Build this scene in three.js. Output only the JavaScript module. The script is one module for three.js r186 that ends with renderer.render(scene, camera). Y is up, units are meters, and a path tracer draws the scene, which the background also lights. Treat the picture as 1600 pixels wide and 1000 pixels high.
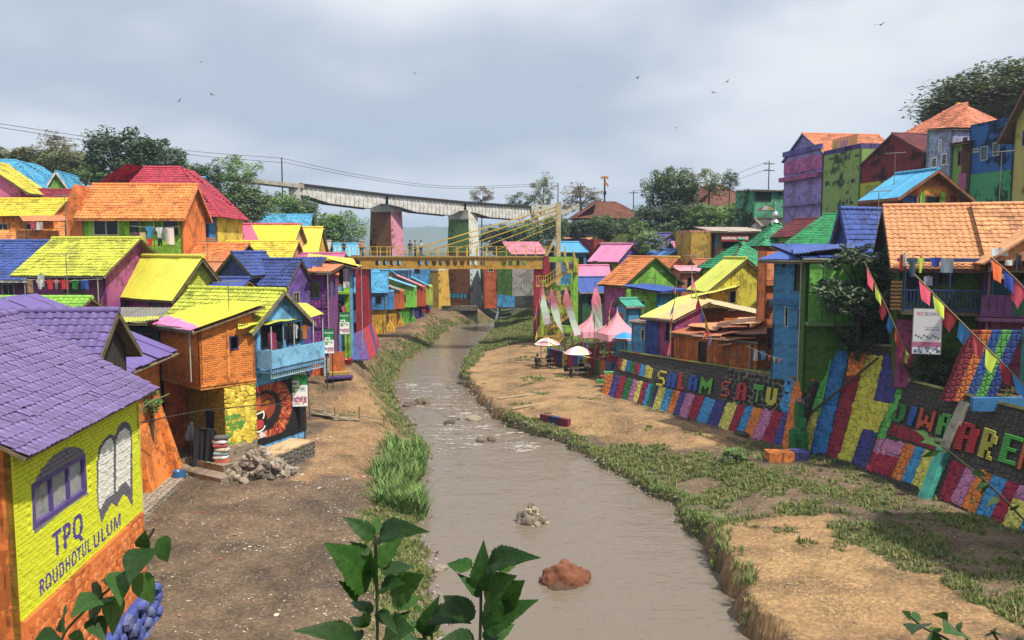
import * as THREE from 'three';
import { mergeGeometries, mergeVertices } from 'three/addons/utils/BufferGeometryUtils.js';
import { ImprovedNoise } from 'three/addons/math/ImprovedNoise.js';
import { MarchingCubes } from 'three/addons/objects/MarchingCubes.js';

// ---------- camera, sky, sun, exposure ----------
const scene = new THREE.Scene();
const FOC = 1240, EYE = 11.5, PITCH = Math.atan(115 / FOC);
const camera = new THREE.PerspectiveCamera(2 * Math.atan(500 / FOC) * 180 / Math.PI, 1.6, 0.1, 9000);
camera.position.set(0, EYE, 0); camera.rotation.x = -PITCH;
scene.add(camera);
const renderer = new THREE.WebGLRenderer({ antialias: true });
renderer.setSize(1024, 640);
renderer.toneMapping = THREE.LinearToneMapping;
renderer.toneMappingExposure = 1.56;
renderer.outputColorSpace = THREE.SRGBColorSpace;
renderer.shadowMap.enabled = true;
const PN = new ImprovedNoise();
const fbm3 = (x, y, z, o = 5) => { let s = 0, a = 0.5; for (let i = 0; i < o; i++) { s += a * PN.noise(x, y, z); x *= 2.03; y *= 2.03; z *= 2.03; a *= 0.5; } return s; };
const sstep = (a, b, x) => { const t = Math.min(1, Math.max(0, (x - a) / (b - a))); return t * t * (3 - 2 * t); };
const lerp = (a, b, t) => a + (b - a) * t;
{
  const W = 1024, H = 512, d = new Float32Array(W * H * 4);
  for (let j = 0; j < H; j++) for (let i = 0; i < W; i++) {
    const lat = ((j + 0.5) / H - 0.5) * Math.PI, lon = ((i + 0.5) / W - 0.5) * 2 * Math.PI;
    const y = Math.sin(lat), c = Math.cos(lat), x = c * Math.cos(lon), z = c * Math.sin(lon);
    const k = 1 / (Math.max(y, 0) + 0.16);                       // a cloud layer seen ever more edge on
    const n = fbm3(x * k * 0.62 + 3.1, z * k * 0.62 + 7.7, 0.4, 6);
    const m = fbm3(x * k * 1.5 + 11, z * k * 1.5 - 4, 2.4, 5);
    let cl = sstep(-0.2, 0.42, n + 0.45 * m + 0.25 * Math.min(1, Math.max(y, 0) * 1.6) - 0.06);
    const e = sstep(0, 0.45, Math.max(y, 0));
    const base = [lerp(0.305, 0.325, e), lerp(0.36, 0.38, e), lerp(0.435, 0.455, e)];
    const cloud = [0.64, 0.655, 0.67];
    const o = (j * W + i) * 4;
    for (let q = 0; q < 3; q++) d[o + q] = lerp(base[q], cloud[q], cl * (0.55 + 0.4 * e));
    d[o + 3] = 1;
  }
  const sky = new THREE.DataTexture(d, W, H, THREE.RGBAFormat, THREE.FloatType);
  sky.mapping = THREE.EquirectangularReflectionMapping; sky.magFilter = THREE.LinearFilter; sky.minFilter = THREE.LinearFilter; sky.wrapS = THREE.RepeatWrapping; sky.needsUpdate = true;
  scene.background = sky; scene.environment = sky; scene.environmentIntensity = 1;
}
const sun = new THREE.DirectionalLight(0xfff5e8, 4.1);
sun.position.set(54 - 4, 112, 40 - 50); sun.target.position.set(-4, 0, -50);
sun.castShadow = true; sun.shadow.radius = 3; sun.shadow.mapSize.set(4096, 4096);
Object.assign(sun.shadow.camera, { left: -90, right: 90, top: 110, bottom: -90, near: 1, far: 400 });
scene.add(sun, sun.target);
scene.fog = new THREE.FogExp2(0xa6bad4, 0.00034);

// ---------- helpers ----------
function mulberry(a) { return () => { a |= 0; a = a + 0x6D2B79F5 | 0; let t = Math.imul(a ^ a >>> 15, 1 | a); t = t + Math.imul(t ^ t >>> 7, 61 | t) ^ t; return ((t ^ t >>> 14) >>> 0) / 4294967296; }; }
const R = mulberry(20240611);
const rr = (a, b) => a + (b - a) * R();
const pick = a => a[Math.floor(R() * a.length)];
const V = (x, y, z) => new THREE.Vector3(x, y, z);
const D2R = Math.PI / 180;
// world point seen at photo pixel (px, py) at a distance d in front of the camera, or on the level plane of height y
const cP = Math.cos(PITCH), sP = Math.sin(PITCH);
function ray(px, py) { const a = (px - 800) / FOC, b = (500 - py) / FOC; return V(a, b * cP - sP, -(cP + b * sP)); }
function at(px, py, d) { const r = ray(px, py), t = d / -r.z; return V(r.x * t, EYE + r.y * t, -d); }
function atY(px, py, y) { const r = ray(px, py), t = (y - EYE) / r.y; return V(r.x * t, y, r.z * t); }
function onPlane(px, py, p0, n) { const r = ray(px, py), e = V(0, EYE, 0), t = p0.clone().sub(e).dot(n) / r.dot(n); return e.addScaledVector(r, t); }
const hAt = (py, d) => at(800, py, d).y;
// names, labels
const taken = {};
function numbered(n) { if (!(n in taken)) { taken[n] = 0; return n; } taken[n]++; return n + '_' + String(taken[n]).padStart(3, '0'); }
function tag(o, label, category, group) { o.userData.label = label; o.userData.category = category; if (group) o.userData.group = group; return o; }
function thing(name, label, category, pos, turn = 0, group) {
  const o = new THREE.Group(); o.name = numbered(name); scene.add(o);
  if (pos) o.position.set(pos.x ?? pos[0], pos.y ?? pos[1], pos.z ?? pos[2]);
  o.rotation.y = turn; o.userData.kind = 'thing'; return tag(o, label, category, group);
}
function mesh(name, geo, mat, parent) { const m = new THREE.Mesh(geo, mat); m.castShadow = m.receiveShadow = true; if (parent) { m.name = name; parent.add(m); } else { m.name = numbered(name); scene.add(m); } return m; }
function part(name, geos, mat, parent) { return mesh(name, Array.isArray(geos) ? join(geos) : geos, mat, parent); }
function struct(name, geo, mat) { const m = mesh(name, geo, mat); m.userData.kind = 'structure'; return m; }
function stuff(o) { o.userData.kind = 'stuff'; return o; }
function copy(root, label) { const c = root.clone(); c.name = numbered(root.name.replace(/_\d{3}$/, '')); c.userData = { ...root.userData }; if (label) c.userData.label = label; scene.add(c); return c; }
function join(list) {
  const out = list.map(g => { let h = g.index ? g.toNonIndexed() : g; const k = new THREE.BufferGeometry(); for (const a of ['position', 'normal', 'uv', 'color']) if (h.attributes[a]) k.setAttribute(a, h.attributes[a]); return k; });
  const hasC = out.some(g => g.attributes.color), hasU = out.some(g => g.attributes.uv);
  for (const g of out) { const n = g.attributes.position.count; if (!g.attributes.normal) g.computeVertexNormals(); if (hasC && !g.attributes.color) g.setAttribute('color', new THREE.BufferAttribute(new Float32Array(n * 3).fill(1), 3)); if (hasU && !g.attributes.uv) g.setAttribute('uv', new THREE.BufferAttribute(new Float32Array(n * 2), 2)); }
  return out.length === 1 ? out[0] : mergeGeometries(out, false);
}
// uv in metres, from the way each face points
function metric(g) {
  g = g.index ? g.toNonIndexed() : g; const p = g.attributes.position, uv = new Float32Array(p.count * 2), a = V(), b = V(), c = V();
  for (let i = 0; i < p.count; i += 3) {
    a.fromBufferAttribute(p, i); b.fromBufferAttribute(p, i + 1); c.fromBufferAttribute(p, i + 2);
    const n = b.clone().sub(a).cross(c.clone().sub(a)); const x = Math.abs(n.x), y = Math.abs(n.y), z = Math.abs(n.z);
    [a, b, c].forEach((q, k) => { const o = (i + k) * 2; if (y >= x && y >= z) { uv[o] = q.x; uv[o + 1] = q.z; } else if (x >= z) { uv[o] = q.z; uv[o + 1] = q.y; } else { uv[o] = q.x; uv[o + 1] = q.y; } });
  }
  g.setAttribute('uv', new THREE.BufferAttribute(uv, 2)); return g;
}
const box0 = new THREE.BoxGeometry(1, 1, 1);
function bx(x0, x1, y0, y1, z0, z1) { const g = box0.clone(); g.scale(Math.abs(x1 - x0), Math.abs(y1 - y0), Math.abs(z1 - z0)); g.translate((x0 + x1) / 2, (y0 + y1) / 2, (z0 + z1) / 2); return metric(g); }
function bar(p, q, r, n = 6, r2) {
  const d = q.clone().sub(p), g = new THREE.CylinderGeometry(r2 ?? r, r, d.length(), n); g.translate(0, d.length() / 2, 0);
  g.applyQuaternion(new THREE.Quaternion().setFromUnitVectors(V(0, 1, 0), d.normalize())); g.translate(p.x, p.y, p.z); return g;
}
function beam(p, q, w, h, up = V(0, 1, 0)) {      // a squared timber from p to q
  const d = q.clone().sub(p), L = d.length(); d.normalize(); const s = d.clone().cross(up).normalize(), u = s.clone().cross(d);
  const g = metric(box0.clone().scale(w, h, L)); g.applyMatrix4(new THREE.Matrix4().makeBasis(s, u, d.clone().negate())); const m = p.clone().add(q).multiplyScalar(0.5); g.translate(m.x, m.y, m.z); return g;
}
function tube(pts, r, n = 6, seg) { return new THREE.TubeGeometry(new THREE.CatmullRomCurve3(pts), seg ?? Math.max(6, pts.length * 4), r, n, false); }
function poly(pts, holes = [], t = 0.12) {
  const s = new THREE.Shape(pts.map(p => new THREE.Vector2(p[0], p[1])));
  for (const h of holes) s.holes.push(new THREE.Path([[h[0], h[1]], [h[0], h[3]], [h[2], h[3]], [h[2], h[1]]].map(p => new THREE.Vector2(p[0], p[1]))));
  return new THREE.ExtrudeGeometry(s, { depth: t, bevelEnabled: false });
}
function quadMesh(P00, P10, P11, P01, nu, nv, f) {   // bilinear patch; f(u,v) pushes along the normal
  const n = P10.clone().sub(P00).cross(P01.clone().sub(P00)).normalize(), pos = [], uv = [], idx = [];
  const L = P10.distanceTo(P00), S = P01.distanceTo(P00);
  for (let j = 0; j <= nv; j++) for (let i = 0; i <= nu; i++) {
    const u = i / nu, v = j / nv, p = P00.clone().lerp(P10, u).lerp(P01.clone().lerp(P11, u), v); if (f) p.addScaledVector(n, f(u, v, u * L, v * S)); pos.push(p.x, p.y, p.z); uv.push(u * L, v * S);
  }
  for (let j = 0; j < nv; j++) for (let i = 0; i < nu; i++) { const a = j * (nu + 1) + i, b = a + 1, c = a + nu + 1, d = c + 1; idx.push(a, b, d, a, d, c); }
  const g = new THREE.BufferGeometry(); g.setAttribute('position', new THREE.Float32BufferAttribute(pos, 3)); g.setAttribute('uv', new THREE.Float32BufferAttribute(uv, 2)); g.setIndex(idx); g.computeVertexNormals(); return g;
}

// ---------- textures and materials ----------
const hash = (x, y, s) => { let h = Math.imul(x, 374761393) + Math.imul(y, 668265263) + Math.imul(s, 2147483647 ^ 40503); h = Math.imul(h ^ h >>> 13, 1274126177); return ((h ^ h >>> 16) >>> 0) / 4294967296; };
function pn(x, y, per, s) { const xi = Math.floor(x), yi = Math.floor(y), fx = x - xi, fy = y - yi, m = q => ((q % per) + per) % per; const u = fx * fx * (3 - 2 * fx), v = fy * fy * (3 - 2 * fy); return lerp(lerp(hash(m(xi), m(yi), s), hash(m(xi + 1), m(yi), s), u), lerp(hash(m(xi), m(yi + 1), s), hash(m(xi + 1), m(yi + 1), s), u), v); }
function pfbm(x, y, per, s, o = 4) { let t = 0, a = 0.5, n = 0; for (let i = 0; i < o; i++) { t += a * pn(x * per, y * per, per, s + i); n += a; per *= 2; a *= 0.5; } return t / n; }
function voro(x, y, per, s) { x *= per; y *= per; const xi = Math.floor(x), yi = Math.floor(y), m = q => ((q % per) + per) % per; let a = 9, b = 9, id = 0; for (let j = -1; j <= 1; j++) for (let i = -1; i <= 1; i++) { const cx = xi + i, cy = yi + j, hx = hash(m(cx), m(cy), s), hy = hash(m(cx), m(cy), s + 9); const d = Math.hypot(cx + 0.15 + 0.7 * hx - x, cy + 0.15 + 0.7 * hy - y); if (d < a) { b = a; a = d; id = hash(m(cx), m(cy), s + 5); } else if (d < b) b = d; } return [a, b - a, id]; }
function tex(N, metres, fn, color = true) {
  const d = new Uint8Array(N * N * 4);
  for (let j = 0; j < N; j++) for (let i = 0; i < N; i++) { const c = fn((i + 0.5) / N, (j + 0.5) / N), o = (j * N + i) * 4; const v = Array.isArray(c) ? c : [c, c, c]; for (let k = 0; k < 3; k++) d[o + k] = Math.max(0, Math.min(255, v[k] * 255)); d[o + 3] = 255; }
  const t = new THREE.DataTexture(d, N, N, THREE.RGBAFormat); t.wrapS = t.wrapT = THREE.RepeatWrapping; t.magFilter = THREE.LinearFilter; t.minFilter = THREE.LinearMipmapLinearFilter; t.generateMipmaps = true; t.repeat.set(1 / metres, 1 / metres); if (color) t.colorSpace = THREE.SRGBColorSpace; t.needsUpdate = true; return t;
}
const brickCell = (x, y) => { const r = Math.floor(y * 10), f = y * 10 - r, q = x * 4 + (r % 2) * 0.5, c = Math.floor(q), g = q - c; const e = Math.min(Math.min(g, 1 - g) * 2.6, Math.min(f, 1 - f)) ; return [e, hash(c % 4, r, 3)]; };
const T = {
  plaster: tex(512, 3.7, (x, y) => { const a = pfbm(x, y, 4, 11, 5), b = pfbm(x, y, 30, 21), s = sstep(0.54, 0.68, pfbm(x, y, 7, 31, 5)), dr = sstep(0.56, 0.72, pfbm(x, y * 0.125, 32, 33, 3)) * sstep(0.35, 0.55, pfbm(x, y, 4, 35)), ch = sstep(0.65, 0.68, pfbm(x, y, 14, 37, 4)); const v = 0.99 + 0.26 * (a - 0.5) + 0.16 * (b - 0.5) - 0.17 * s - 0.3 * dr; return [lerp(v, 0.72, ch * 0.8), lerp(v * (1 - 0.02 * s), 0.7, ch * 0.8), lerp(v * (1 - 0.05 * s), 0.68, ch * 0.8)]; }),
  plasterB: tex(512, 2.6, (x, y) => 0.5 + 0.5 * (pfbm(x, y, 40, 41) - 0.5) + 0.4 * (pfbm(x, y, 8, 47) - 0.5), false),
  mould: tex(512, 6, (x, y) => { const a = pfbm(x, y, 5, 61, 5), b = pfbm(x * 1, y, 18, 71), st = pfbm(x, y * 0.12, 24, 79); const s = sstep(0.50, 0.68, a + 0.25 * (b - 0.5) + 0.25 * (st - 0.5)); const v = lerp(0.92, 0.36, s) + 0.12 * (b - 0.5); return [v, v * 0.99, v * 0.95]; }),
  brick: tex(512, 0.96, (x, y) => { const [e, h] = brickCell(x, y); const v = 0.94 + 0.12 * (h - 0.5) + 0.14 * (pfbm(x, y, 16, 81) - 0.5) - 0.22 * (1 - sstep(0.04, 0.14, e)) * sstep(0.4, 0.6, pfbm(x, y, 8, 85)) - 0.16 * sstep(0.56, 0.7, pfbm(x, y, 3, 87, 5)); return v; }),
  brickB: tex(512, 0.96, (x, y) => { const [e, h] = brickCell(x, y); return 0.75 * sstep(0.03, 0.2, e) + 0.12 * h + 0.12 * pfbm(x, y, 30, 91); }, false),
  rubble: tex(512, 2.2, (x, y) => { const [a, b, h] = voro(x, y, 9, 101); const v = 0.93 + 0.14 * (h - 0.5) + 0.16 * (pfbm(x, y, 30, 107) - 0.5) - 0.3 * (1 - sstep(0.02, 0.1, b)); return v; }),
  rubbleB: tex(512, 2.2, (x, y) => { const [a, b, h] = voro(x, y, 9, 101); return 0.75 * sstep(0, 0.35, b) + 0.1 * h + 0.15 * pfbm(x, y, 36, 109); }, false),
  grain: tex(512, 3.1, (x, y) => { const a = pfbm(x, y, 6, 121), b = pfbm(x, y, 48, 127), s = sstep(0.56, 0.72, pfbm(x, y, 14, 131)); const v = 0.95 + 0.22 * (a - 0.5) + 0.2 * (b - 0.5) - 0.15 * s; return [v, v * 0.985, v * 0.96]; }),
  wood: tex(256, 1.2, (x, y) => { const a = pfbm(x * 1, y * 0.1, 40, 141), b = pfbm(x, y, 8, 147); return 0.8 + 0.35 * (a - 0.5) + 0.25 * (b - 0.5); }),
  soil: tex(1024, 6.7, (x, y) => { const a = 1.5 * (pfbm(x, y, 5, 151, 6) - 0.5) + 0.5, b = pfbm(x, y, 70, 157, 3), p = sstep(0.74, 0.8, pn(x * 130, y * 130, 130, 163)) * sstep(0.4, 0.6, pfbm(x, y, 9, 167)); const v = 0.78 + 0.42 * (a - 0.5) + 0.36 * (b - 0.5) + 0.25 * p; return [v, v * 0.99, v * 0.97]; }),
  soilB: tex(1024, 6.7, (x, y) => 0.5 * pfbm(x, y, 6, 151, 6) + 0.5 * pfbm(x, y, 60, 157, 3), false),
  waterB: tex(1024, 7, (x, y) => { const w = pfbm(x, y, 6, 171, 3), q = pfbm(x + 0.05 * w, y * 2.0, 22, 177, 4); return 0.55 * q + 0.45 * pfbm(x, y, 11, 181, 4); }, false),
  rust: tex(512, 3.3, (x, y) => { const a = pfbm(x, y, 5, 191, 5), st = pfbm(x, y * 0.25, 32, 197), s = sstep(0.55, 0.7, a * 0.7 + st * 0.4); const v = 0.96 + 0.14 * (a - 0.5); return [lerp(v, 0.6, s * 0.2), lerp(v, 0.5, s * 0.2), lerp(v, 0.42, s * 0.2)]; }),
};
const KIND = {
  plaster: { map: T.plaster, bumpMap: T.plasterB, bumpScale: 0.012, roughness: 0.88 },
  mould: { map: T.mould, bumpMap: T.plasterB, bumpScale: 0.014, roughness: 0.92 },
  brick: { map: T.brick, bumpMap: T.brickB, bumpScale: 0.03, roughness: 0.85 },
  rubble: { map: T.rubble, bumpMap: T.rubbleB, bumpScale: 0.07, roughness: 0.9 },
  tile: { map: T.grain, roughness: 0.72, vertexColors: true },
  sheet: { map: T.rust, roughness: 0.55, vertexColors: true, side: THREE.DoubleSide },
  wood: { map: T.wood, roughness: 0.8 },
  paint: { map: T.grain, roughness: 0.6 },
  cloth: { roughness: 0.95, side: THREE.DoubleSide },
  plain: { roughness: 0.8 },
  gloss: { roughness: 0.3 },
  stone: { map: T.grain, bumpMap: T.plasterB, bumpScale: 0.02, roughness: 0.92 },
  leaf: { roughness: 0.9, transmission: 0.35, thickness: 0, side: THREE.DoubleSide, vertexColors: true },
};
const mats = {};
const faded = c => { const q = new THREE.Color(c), g = 0.3 * q.r + 0.55 * q.g + 0.15 * q.b; return q.lerp(new THREE.Color().setRGB(g, g, g), 0.07); };   // sun-bleached paint
function M(kind, color) { const k = kind + color; return mats[k] ??= new (kind === 'leaf' ? THREE.MeshPhysicalMaterial : THREE.MeshStandardMaterial)({ ...KIND[kind], color: faded(color), name: (kind + '_' + color).replace('#', '') }); }
const GLASS = new THREE.MeshPhysicalMaterial({ color: 0x0e1214, roughness: 0.12, metalness: 0, name: 'dark_window_glass' });
// ---------- ground, river ----------
function table(pts) { pts = pts.slice().sort((a, b) => a[0] - b[0]); return d => { if (d <= pts[0][0]) return pts[0][1]; for (let i = 1; i < pts.length; i++) if (d <= pts[i][0]) { const t = (d - pts[i - 1][0]) / (pts[i][0] - pts[i - 1][0]); return lerp(pts[i - 1][1], pts[i][1], t); } return pts[pts.length - 1][1]; }; }
const edge = list => list.map(([x, y]) => { const p = atY(x, y, 0); return [-p.z, p.x]; });
const xlT = table([[5, -3.5], [14, -2.2], ...edge([[711, 999], [685, 900], [677, 867], [668, 811], [655, 760], [678, 704], [656, 672], [629, 642], [622, 606], [632, 570], [682, 538], [706, 516], [722, 508]]), [121, -2.4], [300, -2.4]]);
const xrT = table([[5, 6.3], [14, 6.6], ...edge([[1175, 999], [1165, 980], [1127, 924], [1101, 860], [1062, 822], [1045, 785], [977, 755], [921, 718], [868, 690], [804, 673], [781, 663], [762, 642], [731, 614], [717, 592], [726, 561], [757, 533], [770, 518], [772, 510]]), [121, -2.3], [300, -2.3]]);
const wob = (z, s) => 0.42 * PN.noise(z * 0.7, s, 3.3) + 0.22 * PN.noise(z * 2.1, s, 9.1) + 0.1 * PN.noise(z * 5.3, s, 4.1);
const xl = d => xlT(d) + wob(d, 1.5), xr = d => xrT(d) + wob(d, 7.5);
const wallX = table([[5, 25], [20, 21.4], [27.5, 19.0], [36.6, 16.4], [39.9, 14.3], [55, 6.6], [58, 7.4], [66, 5.6], [74, 5.2], [86, 4.6], [100, 6], [115, 9], [140, 12], [400, 20]]);
const wallTop = table([[5, 5], [20, 5.1], [29, 5.1], [35.0, 5.3], [35.9, 6.5], [39.4, 6.4], [40.2, 4.5], [54, 4.05], [57.5, 3.7], [60, 1.9], [86, 1.6], [100, 3.5], [140, 5]]);
const hillX = table([[5, -9.5], [15, -9.7], [23, -12.4], [30, -15.6], [36, -17], [40, -17], [46, -14.6], [60, -13], [75, -15], [90, -17], [120, -21], [400, -60]]);
const leftFlat = table([[5, 0.9], [28, 1.05], [34, 1.25], [40, 1.35], [50, 1.6], [62, 1.5], [90, 1.3], [120, 2], [300, 3]]);
const rightFlat = table([[5, 1.2], [22, 1.15], [31, 1.1], [34, 0.95], [42, 1.2], [55, 1.25], [70, 1.1], [88, 1.0], [120, 2], [300, 3]]);
const rightLip = table([[5, 0.9], [29.5, 0.9], [32, 0.35], [40, 0.3], [47, 0.45], [52, 0.8], [72, 0.75], [84, 0.35], [120, 0.6]]);   // height of the cut bank right at the water
function groundY(x, z) {
  const d = -z, L = xl(d), Rr = xr(d); let y;
  if (x < L) {
    const s = L - x, f = leftFlat(d);
    y = -0.5 + (0.5 + 0.28) * sstep(-0.3, 0.7, s) + (f - 0.28) * sstep(0.5, d > 46 ? 3.4 : 4.2, s) + 0.1 * PN.noise(x * 0.8, z * 0.8, 1) * sstep(0.5, 2, s) + 0.04 * PN.noise(x * 2.3, z * 2.3, 5) + 0.02 * PN.noise(x * 4.7, z * 4.7, 15);
    y += 1.3 * sstep(1.7, 4.0, s) * sstep(46, 54, d) * (1 - sstep(72, 82, d));
    const h = hillX(d) - x;
    y += (5.2 * sstep(0, 15, h) + 5 * sstep(13, 40, h) * sstep(48, 70, d) + 1.5 * sstep(10, 40, h)) * (1 - 0.6 * sstep(125, 260, d)) + 3.5 * sstep(70, 118, d) * sstep(4, 24, h) * (1 - sstep(125, 260, d));
  } else if (x > Rr) {
    const s = x - Rr, lip = rightLip(d), f = rightFlat(d);
    y = -0.5 + (0.5 + lip) * sstep(-0.1, 0.42 + 0.3 * PN.noise(z * 1.7, 4, x) + 0.22 * PN.noise(z * 4.1, 9, x), s) + (f - lip) * sstep(0.8, 6, s) + 0.09 * PN.noise(x * 0.7, z * 0.7, 8) * sstep(0.5, 2, s) + 0.03 * PN.noise(x * 2.3, z * 2.3, 2) + 0.02 * PN.noise(x * 4.9, z * 4.9, 12);
    const t = wallTop(d), w = x - wallX(d) - 0.44 * (t - 1.2) * (d < 57 ? 1 : 0) - 0.3;
    if (w > 0) { const up = sstep(0, 0.8, w); y = lerp(y, Math.max(y, t), up); y += (d < 160 ? 1 : 0.4) * Math.min(9.5, 0.5 * Math.max(0, w - 9)) * sstep(18, 34, d); }
    y += 11 * sstep(96, 122, d) * sstep(2, 14, x - Rr - 5) * (1 - 0.6 * sstep(170, 320, d));
    if (d > 90) y = Math.min(y, lerp(y, 13.2 + 0.5 * PN.noise(x * 0.1, z * 0.1, 3), sstep(90, 104, d)));
  } else y = -0.5 - 0.5 * Math.min(1, Math.min(x - L, Rr - x) / 2);
  return d > 400 ? lerp(y, 4, sstep(400, 700, d)) : y;
}
const inPoly = (poly, x, z) => { let c = false; for (let i = 0, j = poly.length - 1; i < poly.length; j = i++) { const [xi, zi] = poly[i], [xj, zj] = poly[j]; if ((zi > z) !== (zj > z) && x < (xj - xi) * (z - zi) / (zj - zi) + xi) c = !c; } return c; };
const gp = (list, y) => list.map(([a, b]) => { const p = atY(a, b, y); return [p.x, p.z]; });
const bareRight = [gp([[1105, 800], [1290, 799], [1318, 845], [1380, 880], [1460, 905], [1560, 960], [1580, 1060], [1150, 1060]], 1.1), gp([[718, 610], [730, 575], [765, 540], [835, 534], [868, 555], [960, 590], [945, 618], [1010, 645], [1165, 690], [1110, 705], [960, 680], [850, 648], [780, 632]], 1.0)];
const pathLeft = gp([[540, 610], [600, 590], [640, 610], [618, 650], [640, 690], [560, 730], [470, 740], [490, 690], [520, 640]], 1.5);
const tanR = (x, z) => { const a = x + 0.8 * PN.noise(x * 0.7, z * 0.7, 21), b = z + 0.8 * PN.noise(x * 0.7, z * 0.7, 31); return bareRight.some(p => inPoly(p, a, b)); };
const tanL = (x, z) => inPoly(pathLeft, x + 0.9 * PN.noise(x * 0.5, z * 0.5, 21), z + 0.9 * PN.noise(x * 0.5, z * 0.5, 31));
function grassAt(x, z) {     // 0 bare .. 1 thick
  const d = -z, L = xl(d), Rr = xr(d), n = PN.noise(x * 0.35, z * 0.35, 40) + 0.5 * PN.noise(x * 1.1, z * 1.1, 44);
  if (x < L) { const s = L - x; if (d < 44) return sstep(0.15, 0.5, s) * (1 - sstep(1.7, 3.0, s + 0.9 * n)) * (d < 26 ? 0.45 : 1); const g = sstep(0.2, 0.7, s) * (1 - sstep(1.2, 3.0, s + 1.8 * n)) * sstep(-0.5, 0.1, n + 0.1); return hillX(d) - x > 1.5 ? 0.7 : Math.max(g * 0.8, s > 3 ? 0.3 * sstep(0.25, 0.6, n) : 0); }
  if (x > Rr) { const s = x - Rr; if (s < 0.15) return 0; if (x > wallX(d)) return d > 95 ? 1 : 0.15; if (tanR(x, z)) return sstep(0.45, 0.6, n) * 0.35; if (s < 1.3) return 0.9; if (d > 84) return 0.95; if (d < 31) return sstep(-0.35, 0.2, n) * 0.7; if (d < 52) { const w = wallX(d) - x; return w < 2.6 ? 0.28 * sstep(-0.2, 0.3, n) : 0.95 * sstep(-0.4, 0.15, n + 0.1 * PN.noise(x * 3, z * 3, 9)); } return 0.5 * sstep(0, 0.4, n); }
  return 0;
}
{
  const axis = (a, b, st, far) => { const o = []; for (let v = a; v <= b + 1e-6; v += st) o.push(v); let lo = a, hi = b, s = st; while (lo > -far || hi < far) { s *= 1.22; lo -= s; hi += s; o.unshift(lo); o.push(hi); } return o; };
  const xs = axis(-24, 24, 0.3, 4200), zs = axis(-112, -13, 0.36, 4200), nx = xs.length, nz = zs.length;
  const pos = new Float32Array(nx * nz * 3), col = new Float32Array(nx * nz * 3), uv = new Float32Array(nx * nz * 2), idx = [];
  const soilD = [0.14, 0.1, 0.068], soilM = [0.24, 0.165, 0.102], tan = [0.43, 0.275, 0.13], tan2 = [0.33, 0.2, 0.1], grass = [0.125, 0.15, 0.045], town = [0.09, 0.11, 0.06], bed = [0.06, 0.05, 0.04];
  for (let j = 0; j < nz; j++) for (let i = 0; i < nx; i++) {
    const x = xs[i], z = zs[j], o = j * nx + i; pos.set([x, groundY(x, z), z], o * 3); uv.set([x, z], o * 2);
    const n = PN.noise(x * 0.22, z * 0.22, 60) + 0.6 * PN.noise(x * 0.9, z * 0.9, 64), d = -z; let c;
    const mix = (a, b, t) => a.map((v, k) => lerp(v, b[k], Math.min(1, Math.max(0, t))));
    if (x < xl(d)) c = mix(soilD, soilM, 0.5 + 0.7 * n), c = tanL(x, z) ? mix(tan2, tan, 0.3 + 0.6 * n) : d > 44 ? mix(c, tan2, 0.35 + 0.4 * n) : c;
    else if (x > xr(d)) c = tanR(x, z) ? mix(tan2, tan, 0.75 + 0.8 * n) : mix(soilD, soilM, 0.5 + 0.8 * n);
    else c = bed;
    const g = grassAt(x, z); c = mix(c, grass, g * 0.9);
    if (d > 125 || d < 8 || x < -26 || x > 30) c = mix(c, town, 0.8);
    col.set(c, o * 3);
  }
  for (let j = 0; j < nz - 1; j++) for (let i = 0; i < nx - 1; i++) { const a = j * nx + i, b = a + 1, c = a + nx, e = c + 1; idx.push(a, c, e, a, e, b); }
  const g = new THREE.BufferGeometry(); g.setAttribute('position', new THREE.BufferAttribute(pos, 3)); g.setAttribute('color', new THREE.BufferAttribute(col, 3)); g.setAttribute('uv', new THREE.BufferAttribute(uv, 2)); g.setIndex(idx); g.computeVertexNormals();
  struct('ground', g, new THREE.MeshStandardMaterial({ vertexColors: true, map: T.soil, bumpMap: T.soilB, bumpScale: 0.09, roughness: 0.96, name: 'soil_and_grass' }));
}
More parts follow.
